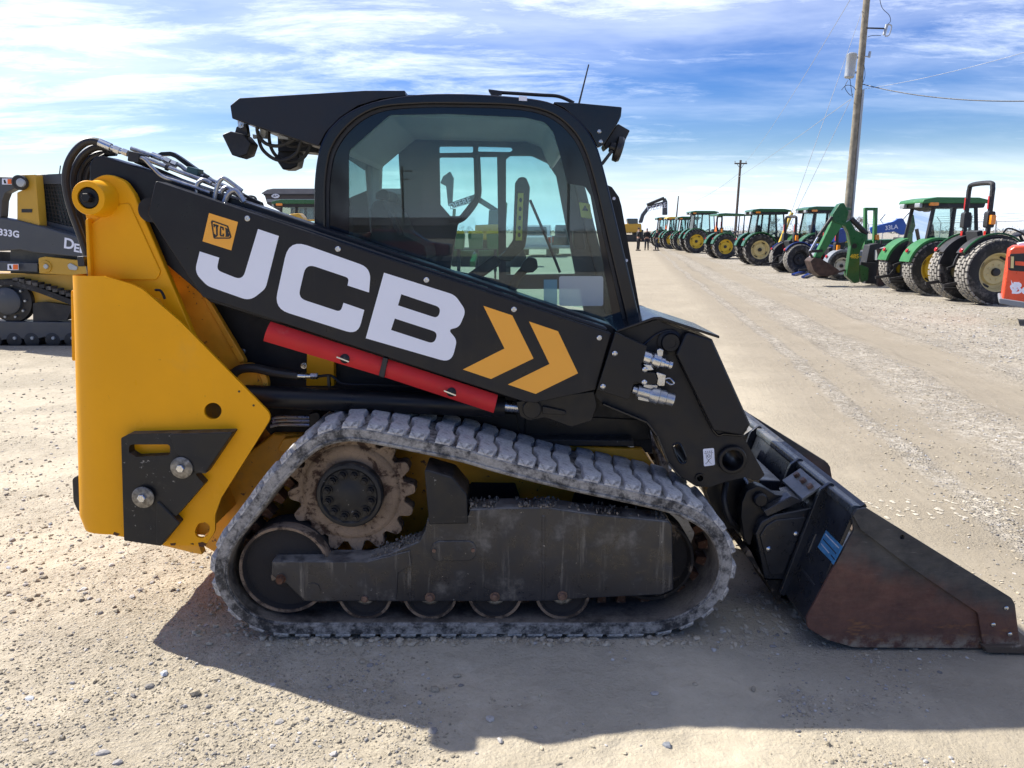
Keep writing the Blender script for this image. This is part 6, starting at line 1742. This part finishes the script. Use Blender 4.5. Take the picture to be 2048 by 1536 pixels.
# grain cart
Yg2 = 42.0
gc = thing('grain_cart', (P(680, 470, Yg2).x, Yg2 + 1.5, 0), 'dark grain cart with grey tarp roof behind the track loader cab', 'grain cart')
mk('hopper', pr(rnd([(528, 387), (860, 386), (850, 412), (800, 440), (590, 440), (534, 408)], 2), Yg2, Yg2 + 3.0), M['cartpaint'], gc, bevel=.03)
mk('tarp', pr(rnd([(523, 386), (534, 379, 4), (546, 377, 6), (848, 377, 6), (862, 384), (862, 388), (523, 388)], 2), Yg2 - .05, Yg2 + 3.05), M['tarp'], gc, bevel=.05)
mk('upper_rail', pr([(527, 388), (858, 388), (858, 391), (527, 391)], Yg2 - .06, Yg2), M['iron'], gc)
mk('lower_band', pr([(533, 398), (850, 398), (846, 404), (535, 404)], Yg2 - .03, Yg2 + .01), M['greyhood'], gc)
mk('oval_badge', pr(ell(551, 392, 8, 4.4, 20), Yg2 - .08, Yg2 - .07), M['decal_white'], gc, smooth=0)
mk('badge_letters', text_geo('J&M', .19, on_side(P(551, 392, Yg2 - .085))), M['decal_black'], gc, smooth=0)
mks('ladder', [tube([P(a, b, Yg2 + .4) for a, b in p], .06, 6) for p in (((495, 408), (496, 394), (506, 393), (512, 398), (514, 412)), ((498, 402), (510, 402)), ((518, 408), (524, 406), (526, 414)))], M['iron'], gc)
mk('running_gear', [box(gc.location.x - 2.5, gc.location.x + 2.5, Yg2 + .6, Yg2 + 2.4, .8, 1.4)], M['iron'], gc)
for s in (0, 1):
    for x in (-1.0, 1.0):
        wheel_(gc, 'wheel', x, -1.2 + s * 2.4, .85, .6, .4, 'lug', M['rimwhite'], -1 if s == 0 else 1)
# yellow bucket back edge by that tractor
yb_ = thing('loader_bucket', (P(588, 470, 24).x, 24.3, 0), 'yellow rounded machine guard in front of the tractor behind the arm', 'machine guard')
mk('shell', pr(rnd([(560, 470, 3), (566, 436, 8), (580, 428, 8), (598, 426, 8), (606, 436, 6), (606, 520, 3), (560, 520, 3)], 4), 24.0, 24.5), M['deereyel'], yb_, bevel=.04)
mk('stand', box(yb_.location.x - .3, yb_.location.x + .25, 24.05, 24.45, 0, .9), M['iron'], yb_)
mk('guard_rail', tube([P(610, 472, 24.2), P(612, 445, 24.2), P(616, 441, 24.2), P(650, 441, 24.2)], .03, 6), M['deereyel'], yb_)

# pickups seen through the cab
def pickup(loc, label, m):
    t = thing('pickup_truck', loc, label, 'pickup truck', 'pickups parked up the lane', radians(84))
    k = m.name
    cp_('body', k, lambda: prw(rnd([(-2.8, .55), (2.75, .55), (2.8, .95), (2.7, 1.12), (1.2, 1.2), (.95, 1.25), (-2.8, 1.25)], .08, 4), -.98, .98), m, t, bevel=.08)
    cp_('cabin', k, lambda: prw(rnd([(-1.1, 1.2), (1.25, 1.2), (.55, 1.92), (-.75, 1.95)], .1, 4), -.85, .85), m, t, bevel=.08)
    cp_('rear_window', k, lambda: ([(-1.06, -.68, 1.32), (-1.06, .68, 1.32), (-.83, .62, 1.82), (-.83, -.62, 1.82)], [(0, 1, 2, 3)]), M['darkglass'], t, 0)
    for s in (-1, 1):
        cp_('side_window', (k, s), lambda: ([(-.85, s * .862, 1.32), (.95, s * .862, 1.32), (.5, s * .862, 1.82), (-.68, s * .862, 1.82)], [(0, 1, 2, 3)]), M['darkglass'], t, 0)
        cp_('tail_light', (k, s), lambda: box(-2.83, -2.7, s * .92 - .08, s * .92 + .06, .85, 1.2), M['red_lens'], t)
        for x in (-1.75, 1.75):
            wheel_(t, 'wheel', x, s * .84, .41, .28, .24, 'turf', M['galv'], s, 0, False)
    cp_('tailgate', k, lambda: [box(-2.825, -2.80, -.72, .72, .72, 1.18)], m, t, bevel=.01)
    cp_('number_plate', k, lambda: box(-2.88, -2.87, -.16, .16, .58, .68), M['decal_white'], t)
    cp_('bumper', k, lambda: rbox(-2.98, -2.78, -.95, .95, .48, .68, .05), M['galv'], t)
    cp_('bed_liner', k, lambda: box(-2.7, -1.2, -.85, .85, 1.2, 1.256), M['iron'], t)
    return t
pickup((1.62, 50, 0), 'white pickup truck seen through the cab windows', M['truckwhite'])
pickup((3.75, 52, 0), 'dark grey pickup truck right of the white one through the cab glass', M['truckgrey'])

# green planter seen through the cab
pl = thing('seed_planter', (-1.3, 26, 0), 'green planter with yellow lidded hoppers seen through the cab', 'planter')
mk('toolbar', [box(-3.4, -.2, 25.9, 26.1, .75, .95), bar((-1.2, 26, .85), (-1.2, 23.6, .6), .15, .15)], M['green'], pl)
for i in range(5):
    x = -3.2 + i * .6
    u = mk('row_unit', [prw(rnd([(x, 1.0), (x + .42, 1.0), (x + .46, 1.5), (x - .04, 1.5)], .05, 3), 25.5, 25.9)], M['green'], pl, bevel=.02)
    mk('hopper_lid', [prw(rnd([(x - .05, 1.5), (x + .47, 1.5), (x + .42, 1.58), (x, 1.58)], .03, 3), 25.47, 25.93)], M['rimyellow'], u)
    mk('opener', [bar((x + .25, 25.7, 1.0), (x + .25, 25.5, .3), .1, .2), lathe((x + .25, 25.45, .22), (1, 0, 0), [(.2, -.03), (.22, 0), (.2, .03)], 20)], M['iron'], u)
mks('marker_arm', [bar((-.3, 26, .9), (-.2, 26, 2.5), .08, .1), bar((-2.0, 26, .9), (-1.9, 26, 2.3), .08, .1)], M['green'], pl)
mks('wing_wheel', [lathe((x, 26.1, .4), (1, 0, 0), [(.2, -.1), (.4, -.1), (.4, .1), (.2, .1)], 24) for x in (-3.5, -.15)], M['tyre'], pl)

# excavators
def excavator(name, loc, label, M_up, Yx, boom, stick, cabp, house, s=1):
    t = thing('excavator', loc, label, 'excavator')
    mk('boom', pr(boom, Yx, Yx + .5), M['deerearm'], t, bevel=.04)
    mk('stick', pr(stick, Yx + .05, Yx + .42), M['deerearm'], t, bevel=.04)
    mk('house', pr(house, Yx - .8, Yx + 1.8), M['deereyel'], t, bevel=.1)
    mk('cab', pr(cabp, Yx - .7, Yx + .4), M['darkglass'], t, bevel=.05)
    return t
Yx = 112.0
ex = excavator('excavator', (P(1275, 482, Yx).x, Yx, 0), 'yellow excavator with raised slate boom at the far end of the lane', None, Yx,
               rnd([(1277, 446), (1283, 428), (1296, 411), (1329, 402), (1333, 408), (1300, 417), (1289, 432), (1285, 446)], 3), rnd([(1326, 400), (1331, 395), (1335, 403), (1335, 430), (1325, 430)], 2), rnd([(1254, 437), (1276, 437), (1276, 449), (1256, 449)], 2), rnd([(1244, 448), (1283, 447), (1284, 464), (1246, 466)], 3))
mk('boom_ram', [cyl(P(1294, 410, Yx - .1), P(1328, 396, Yx - .1), .22)], M['iron'], ex)
mk('boom_letters', text_geo('DEERE', 1.0, on_side(P(1314, 414.5, Yx - .02), .22)), M['decal_white'], ex, smooth=0)
for y in (-1.0, 1.4):
    mk('crawler', [tf(prw(rnd([(-2.4, 0), (2.4, 0), (2.6, .5), (2.4, 1.0), (-2.4, 1.0), (-2.6, .5)], .3, 4), y - .3, y + .3), Matrix.Translation(ex.location))], M['iron'], ex)
mk('turntable', [cyl((ex.location.x, ex.location.y, .9), (ex.location.x, ex.location.y, 1.7), .8)], M['iron'], ex)
Yx2 = 36.0
ex2 = excavator('excavator', (P(975, 500, Yx2).x, Yx2, 0), 'slate boomed excavator seen through the cab of the near loader', None, Yx2,
                rnd([(902, 405), (950, 388), (958, 393), (1000, 420), (1000, 432), (952, 402), (905, 416)], 3), rnd([(886, 352), (900, 342), (907, 356), (904, 412), (896, 412), (892, 372), (880, 366)], 3), rnd([(978, 420), (1000, 420), (1002, 452), (976, 452)], 2), rnd([(950, 450), (1010, 448), (1012, 478), (950, 480)], 3))
mk('boom_letters', text_geo('DEERE', .36, on_side(P(920, 407, Yx2 - .06), .33), bold=.006), M['decal_white'], ex2, smooth=0)
for y in (-.8, 1.2):
    mk('crawler', [tf(prw(rnd([(-1.6, 0), (1.6, 0), (1.8, .4), (1.6, .8), (-1.6, .8), (-1.8, .4)], .25, 4), y - .25, y + .25), Matrix.Translation(ex2.location))], M['iron'], ex2)
mk('turntable', [cyl((ex2.location.x, ex2.location.y + .4, .7), (ex2.location.x, ex2.location.y + .4, 1.4), .6)], M['iron'], ex2)

# ---------------------------------------------------------------- poles and wires
Yp = 33.0
base = P(1691, 470, Yp)
topP = P(1736, -30, Yp)
dirP = (topP - base) / (topP.z - base.z)
foot = base - dirP * base.z
up_ = foot + dirP * 11.6
pole = mk('utility_pole', [tube([foot, up_], .17, 14, r1=.125)], M['wood'], None, loc=tuple(foot))
tag(pole, 'near wooden utility pole carrying a grey transformer', 'utility pole')
def on_pole(py):
    a = P(0, py, Yp).z
    return foot + dirP * a
q = on_pole(200)
mk('conduit', [cyl(on_pole(470) + Vector((.16, -.12, 0)), on_pole(180) + Vector((.14, -.12, 0)), .05, n=10)], M['galv'], pole)
c0, c1 = P(1698, 156, Yp - .35), P(1704, 111, Yp - .35)
tfm = mk('transformer', [lathe(c0, c1 - c0, [(.16, 0), (.19, .04), (.195, .85), (.20, .86), (.20, .90), (.11, .95), (.02, .97)], 24)], M['galv'], pole)
mks('hanger', [bar(P(1700, 146, Yp - .3), P(1712, 145, Yp - .1), .08, .08), bar(P(1703, 115, Yp - .3), P(1715, 115, Yp - .1), .08, .08)], M['galv'], pole)
mk('cutout_arm', [cyl(P(1731, 56, Yp - .1), P(1768, 57, Yp - .1), .03)], M['iron'], pole)
mk('fuse_cutout', [cyl(P(1774, 49, Yp - .1), P(1768, 70, Yp - .1), .06), tube([P(1775, 49, Yp - .1), P(1783, 52, Yp - .1), P(1778, 70, Yp - .1), P(1770, 72, Yp - .1)], .025, 6)], M['galv'], pole)
mk('arrester', [cyl(P(1729, 113, Yp - .1), P(1739, 113, Yp - .1), .025), cyl(P(1738, 115, Yp - .1), P(1740, 103, Yp - .1), .05)], M['galv'], pole)
mks('lead_wire', [tube([P(a, b, Yp - .15) for a, b in p], .012, 5, 5) for p in (((1758, -10), (1764, 15), (1778, 30), (1781, 42), (1776, 48)), ((1735, 74), (1745, 71), (1762, 71)), ((1697, 118), (1692, 130), (1694, 150), (1700, 160)), ((1728, 130), (1730, 150), (1726, 165)), ((1683, 180), (1692, 171), (1704, 172), (1712, 180)), ((1696, 160), (1690, 175), (1700, 190), (1706, 188)), ((1700, 158), (1702, 175), (1705, 195)))], M['iron'], pole)
Yq = 104.0
b2, t2 = P(1470, 470, Yq), P(1481, 325, Yq)
d2 = (t2 - b2) / (t2.z - b2.z)
f2_ = b2 - d2 * b2.z
pole2 = mk('utility_pole', [tube([f2_, t2 + d2 * .3], .19, 10, r1=.14)], M['wood2'], None, loc=tuple(f2_))
tag(pole2, 'distant dark utility pole with a short crossarm above the tractors', 'utility pole')
mk('crossarm', [bar(P(1469, 327, Yq), P(1494, 327, Yq), .12, .16), bar(P(1474, 328, Yq), P(1481, 338, Yq), .05, .05), bar(P(1488, 328, Yq), P(1481, 338, Yq), .05, .05)], M['wood2'], pole2)
mks('insulator', [cyl(P(x, 326, Yq), P(x, 322, Yq), .06) for x in (1470, 1492)], M['galv'], pole2)
Yr = 130.0
p3b, p3t = P(1351, 440, Yr), P(1357, 392, Yr)
pole3 = mk('light_pole', [tube([P(1349, 475, Yr), p3t], .16, 8, r1=.09)], M['wood2'], None, loc=tuple(P(1349, 475, Yr)))
tag(pole3, 'thin bare pole rising beyond the farthest tractors', 'pole')
def wire(label, pts, r, n=8):
    o = mk('power_line', tube(pts, r * .8, 5, n), M['galv'] if r < .02 else M['iron'], None, loc=tuple(pts[0]))
    tag(o, label, 'power line')
def sag(a, b, s, n=6):
    return [a.lerp(b, i / n) + Vector((0, 0, -4 * s * (i / n) * (1 - i / n))) for i in range(n + 1)]
wire('upper power line running from the near pole down to the distant pole', sag(P(1703, -5, Yp), P(1492, 323, Yq), 0.5), .016)
wire('lower service line running from the near pole past the distant pole', sag(P(1702, 198, Yp), P(1400, 392, 150), 0.6), .016)
wire('long guy wire slanting from the top of the near pole to the ground', [P(1724, 22, Yp), P(1588, 410, 31.0), P(1570, 460, 31.0)], .014, 3)
wire('short guy wire slanting from the middle of the near pole', [P(1702, 198, Yp), P(1600, 408, 31.0), P(1580, 450, 31.0)], .014, 3)
wire('thick service cable leaving the near pole to the right', sag(P(1724, 168, Yp), P(2120, 200, 24.0), 0.25), .022)
wire('thin wire rising from the near pole to the upper right', sag(P(1728, 178, Yp), P(2120, 84, 22.0), 0.12), .010)
wire('faint line leaving the distant pole to the left', sag(P(1480, 345, Yq), P(1390, 402, 170), 0.4), .02)

# ---------------------------------------------------------------- fence along the right
def sheet_mesh_mat():
    t = NT('chain_link')
    tr = t.n('ShaderNodeBsdfTransparent')
    mx = t.n('ShaderNodeMixShader')
    t.set(Base_Color=(0.22, 0.23, 0.23), Roughness=0.6)
    x, y, z = t.xyz()
    def st(sgn):
        v = t.math('FRACT', t.math('MULTIPLY', t.math('ADD', y, t.math('MULTIPLY', z, sgn)), 9.0))
        return t.math('LESS_THAN', v, 0.16)
    t.l(t.math('MAXIMUM', st(1.0), st(-1.0)), mx.inputs[0])
    t.l(tr.outputs[0], mx.inputs[1])
    t.l(t.b.outputs[0], mx.inputs[2])
    t.l(mx.outputs[0], t.out.inputs['Surface'])
    return t.m
FS = 16.5
fx = lambda y: FS + LANE * y
fence = thing('chain_link_fence', (fx(60), 60, 0), 'chain link fence topped with barbed wire behind the row of tractors', 'fence')
fy = [26 + 3.2 * i for i in range(40)]
for y in fy:
    ps = mk('post', [cyl((fx(y), y, 0), (fx(y), y, 2.0), .035, n=8), bar((fx(y), y, 2.0), (fx(y) - .25, y, 2.32), .03, .03)], M['galv'], fence)
mk('top_rail', cyl((fx(fy[0]), fy[0], 2.0), (fx(fy[-1]), fy[-1], 2.0), .025, n=6), M['galv'], fence)
for k, (dx, z) in enumerate(((-.06, 2.1), (-.15, 2.2), (-.24, 2.31))):
    mk('barbed_wire', cyl((fx(fy[0]) + dx, fy[0], z), (fx(fy[-1]) + dx, fy[-1], z), .008, n=5), M['iron'], fence)
mk('mesh_sheet', ([(fx(fy[0]), fy[0], .05), (fx(fy[-1]), fy[-1], .05), (fx(fy[-1]), fy[-1], 2.0), (fx(fy[0]), fy[0], 2.0)], [(0, 1, 2, 3)]), sheet_mesh_mat(), fence, smooth=0)

# ---------------------------------------------------------------- bare trees and the far wood
def bare_tree(loc, label, h, seed, name='bare_tree', group=None):
    rnd_ = random.Random(seed)
    t = thing(name, loc, label, 'tree', group)
    trunk, twigs = [], []
    def grow_(p, d, l, r, depth):
        e = p + d * l
        (trunk if depth < 3 else twigs).append(bar(p, e, r * 1.7, r * 1.7) if depth > 1 else cyl(p, e, r, r * .75, 7))
        if depth >= 6:
            return
        for k in range(3 if depth < 5 else 2):
            ax = Vector((rnd_.uniform(-1, 1), rnd_.uniform(-1, 1), rnd_.uniform(-.25, .7)))
            nd = (d + ax * rnd_.uniform(.45, .8)).normalized()
            grow_(p.lerp(e, rnd_.uniform(.65, 1.0)), nd, l * rnd_.uniform(.62, .82), r * .58, depth + 1)
    grow_(Vector(loc), Vector((0, 0, 1)), h * .28, h * .022, 0)
    mk('trunk', trunk, M['wood2'], t, smooth=0)
    o = mk('crown', twigs, M['twig'], t, smooth=0)
    return t
M['twig'] = paint('grey_twigs', (0.16, 0.12, 0.10), 0.9, var=0.2, bump=0)
bare_tree((P(1710, 460, 90).x, 90, 0), 'small bare tree right of the near utility pole', 4.6, 3)
bare_tree((P(1545, 460, 120).x, 120, 0), 'low bare tree behind the cream rimmed tractor', 4.6, 5)
bare_tree((P(1660, 460, 120).x, 120, 0), 'low bare tree showing between two tractor cabs', 4.6, 8)
def far_wood(name, label, arcs, seed, hh):
    r_ = random.Random(seed)
    V, Fc = [], []
    for a0, a1, R, n in arcs:
        for i in range(n):
            a = radians(a0 + (a1 - a0) * (i + r_.random()) / n)
            rr = R * r_.uniform(.96, 1.04)
            cx, cy = rr * sin(a), rr * cos(a)
            h = hh * (.55 + .5 * math.sin(i * .031) * math.sin(i * .0113 + 1) + r_.uniform(-.12, .25))
            for k in range(34):
                z = h * r_.random() ** 1.3
                s = r_.uniform(.35, .8) * hh * .16 * (1.15 - z / h * .6)
                w = hh * .30 * (1.05 - (z / h) * .8)
                x, y = cx + r_.gauss(0, w), cy + r_.gauss(0, w)
                o = len(V)
                for q in range(3):
                    V.append((x + r_.uniform(-s, s), y + r_.uniform(-s, s), z + r_.uniform(-s, s)))
                Fc.append((o, o + 1, o + 2))
    o = mk(name, (V, Fc), M['woodmass'], None, smooth=0, recalc=False)
    tag(o, label, 'wood', None, 'stuff')
M['woodmass'] = paint('far_wood_tone', (0.060, 0.062, 0.055), 0.95, var=0.3, vs=.2, bump=0)
far_wood('far_wood', 'low dark wood along the horizon beyond the yard', ((-180, 180, 430, 2200),), 5, 5.0)

# ---------------------------------------------------------------- across the road, behind the photographer: what the cab glass mirrors
bare_tree((-15.5, -62, 0), 'tall bare tree across the road, mirrored in the rear edge of the cab glass', 10.5, 21)
bare_tree((-19.0, -66, 0), 'bare tree behind the road, next to the tallest mirrored one', 9.0, 22)
road = mk('road', ([(-400, -42, .02), (400, -42, .02), (400, -24, .02), (-400, -24, .02)], [(0, 1, 2, 3)]), paint('asphalt', (0.045, 0.046, 0.048), .85, var=.15), None, smooth=0)
tag(road, kind='structure')
for x, y in ((5.6, -72), (-14.0, -95)):
    pb = mk('utility_pole', [tube([(x, y, 0), (x, y, 9.6)], .17, 8, r1=.12)], M['wood2'], None, loc=(x, y, 0))
    tag(pb, 'utility pole with crossarms across the road, mirrored in the cab glass ' + ('near its front edge' if x > 0 else 'near its middle'), 'utility pole')
    mks('crossarm', [bar((x - 1.3, y, 9.0), (x + 1.3, y, 9.0), .12, .15), bar((x - .9, y, 8.0), (x + .9, y, 8.0), .1, .12)], M['wood2'], pb)
hs_ = thing('long_shed', (-22, -142, 0), 'long low shed across the road, mirrored in the cab glass', 'building')
mk('wall', box(-48, -8, -146, -139, 0, 2.6), paint('shed_wall', (.20, .17, .15), .8), hs_)
mk('roof', ([(-49, -147, 2.5), (-7, -147, 2.5), (-7, -142.5, 4.0), (-49, -142.5, 4.0), (-49, -138, 2.5), (-7, -138, 2.5)], [(0, 1, 2, 3), (3, 2, 5, 4), (0, 3, 4), (1, 5, 2)]), paint('shed_roof', (.09, .08, .08), .7), hs_, smooth=0)
sv = thing('parked_car', (-5.4, -33, 0), 'dark red car on the road, mirrored in the cab glass', 'car')
mred = paint('dark_red_car', (.10, .008, .010), .25, coat=.5, bump=0)
mk('body', prw(rnd([(-7.7, .35), (-3.1, .35), (-3.05, .9), (-4.2, 1.05), (-5.0, 1.6), (-6.9, 1.65), (-7.6, 1.1)], .12, 4), -33.9, -32.1), mred, sv, bevel=.08)
mk('side_window', prw(rnd([(-7.2, 1.1), (-4.4, 1.1), (-5.05, 1.5), (-6.85, 1.54)], .06, 3), -32.1, -32.08), M['darkglass'], sv)
for x in (-1.4, 1.5):
    for y in (-.75, .75):
        wheel_(sv, 'wheel', x, y, .36, .24, .22, 'turf', M['galv'], 1 if y > 0 else -1, 0, False)

# ---------------------------------------------------------------- three people talking in the lane
def skin_mesh(name, V, E, Rr, mat, parent, root=0):
    me = bpy.data.meshes.new(name)
    me.from_pydata(V, E, [])
    o = bpy.data.objects.new(name, me)
    COL.objects.link(o)
    o.parent = parent
    me.materials.append(mat)
    sm_ = o.modifiers.new('skin', 'SKIN')
    sm_.use_smooth_shade = True
    for i, r in enumerate(Rr):
        me.skin_vertices[0].data[i].radius = (r, r) if not isinstance(r, tuple) else r
        me.skin_vertices[0].data[i].use_root = (i == root)
    sb_ = o.modifiers.new('sub', 'SUBSURF')
    sb_.levels = sb_.render_levels = 1
    return o
def person(loc, label, rz, h, cloth, legs, arms='down', stride=0.0):
    t = thing('person', loc, label, 'person', 'people standing in the lane', rz)
    k = h / 1.78
    def v(x, y, z):
        return (x * k, y * k, z * k)
    ha = {'down': ((.24, .02, 1.14), (.26, .08, .88)), 'pocket': ((.27, -.06, 1.14), (.19, .10, .95)), 'fold': ((.25, .03, 1.14), (.05, .20, 1.12))}[arms]
    # bare body: head, neck, hands
    V = [v(0, 0, 1.0), v(0, 0, 1.25), v(0, 0, 1.45), v(0, .0, 1.54), v(0, .02, 1.62), v(0, .015, 1.73)]
    E = [(i, i + 1) for i in range(5)]
    R_ = [.11, .12, .07, .052, .082, .070]
    for s in (-1, 1):
        o = len(V)
        V += [v(s * .17, 0, 1.42), v(s * ha[0][0], ha[0][1], ha[0][2]), v(s * ha[1][0], ha[1][1], ha[1][2]), v(s * (ha[1][0] - .005), ha[1][1] + .03, ha[1][2] - .09)]
        E += [(2, o), (o, o + 1), (o + 1, o + 2), (o + 2, o + 3)]
        R_ += [.05, .04, .03, .035]
        o = len(V)
        V += [v(s * .09, 0, .92), v(s * .11, .02 + s * stride, .50), v(s * .12, -.02 + s * stride * 1.6, .09), v(s * .13, .12 + s * stride * 1.6, .04)]
        E += [(0, o), (o, o + 1), (o + 1, o + 2), (o + 2, o + 3)]
        R_ += [.08, .055, .04, .035]
    skin_mesh('body', V, E, [r * k for r in R_], M['skin'], t)
    # jacket
    V = [v(0, 0, .98), v(0, 0, 1.2), v(0, 0, 1.40), v(0, 0, 1.47)]
    E = [(0, 1), (1, 2), (2, 3)]
    R_ = [(.17, .13), (.17, .13), (.16, .11), .075]
    for s in (-1, 1):
        o = len(V)
        V += [v(s * .18, 0, 1.41), v(s * ha[0][0], ha[0][1], ha[0][2]), v(s * ha[1][0], ha[1][1], ha[1][2])]
        E += [(2, o), (o, o + 1), (o + 1, o + 2)]
        R_ += [.08, .065, .05]
    skin_mesh('jacket', V, E, [tuple(a * k for a in r) if isinstance(r, tuple) else r * k for r in R_], cloth, t)
    V = [v(0, 0, 1.0), v(0, 0, .93)]
    E = [(0, 1)]
    R_ = [(.155, .12), (.15, .12)]
    for s in (-1, 1):
        o = len(V)
        V += [v(s * .09, 0, .82), v(s * .11, .02 + s * stride, .48), v(s * .12, -.02 + s * stride * 1.6, .08)]
        E += [(1, o), (o, o + 1), (o + 1, o + 2)]
        R_ += [.10, .075, .062]
    skin_mesh('trousers', V, E, [tuple(a * k for a in r) if isinstance(r, tuple) else r * k for r in R_], legs, t)
    for s in (-1, 1):
        cp_('shoe', (label, s), lambda: tf(rbox(-.05, .05, -.10, .17, 0, .09, .03), Matrix.Translation(Vector(v(s * .125, -.02 + s * stride * 1.6, 0)))), M['iron'], t)
    cp_('hair', label, lambda: [([tuple(Vector(p) * .088 * k + Vector(v(0, .005, 1.70))) for p in ICO_V], [tuple(int(i) for i in f) for f in ICO_F])], M['hair'], t)
    cp_('face', label, lambda: [cyl(v(0, .08, 1.645), v(0, .115, 1.63), .014 * k, .008 * k, 6)] + [lathe(v(s * .032, .085, 1.665), (0, 1, 0), [(.01 * k, 0), (.006 * k, .008 * k)], 6) for s in (-1, 1)], M['skin'], t)
    return t
gA, gB, gC = gnd(1276, 501.5), gnd(1293, 500.5), gnd(1313, 501.5)
person((gA.x, gA.y, 0), 'person in black jacket on the left of the three, standing side on', radians(-70), 1.84, M['darkcloth'], M['darkcloth'], 'down')
person((gB.x, gB.y, 0), 'person in dark clothes in the middle of the three, facing the camera', radians(170), 1.78, M['darkcloth'], M['navycloth'], 'pocket')
person((gC.x, gC.y, 0), 'person in dark jacket on the right of the three, legs apart', radians(60), 1.74, M['navycloth'], M['navycloth'], 'fold', .10)
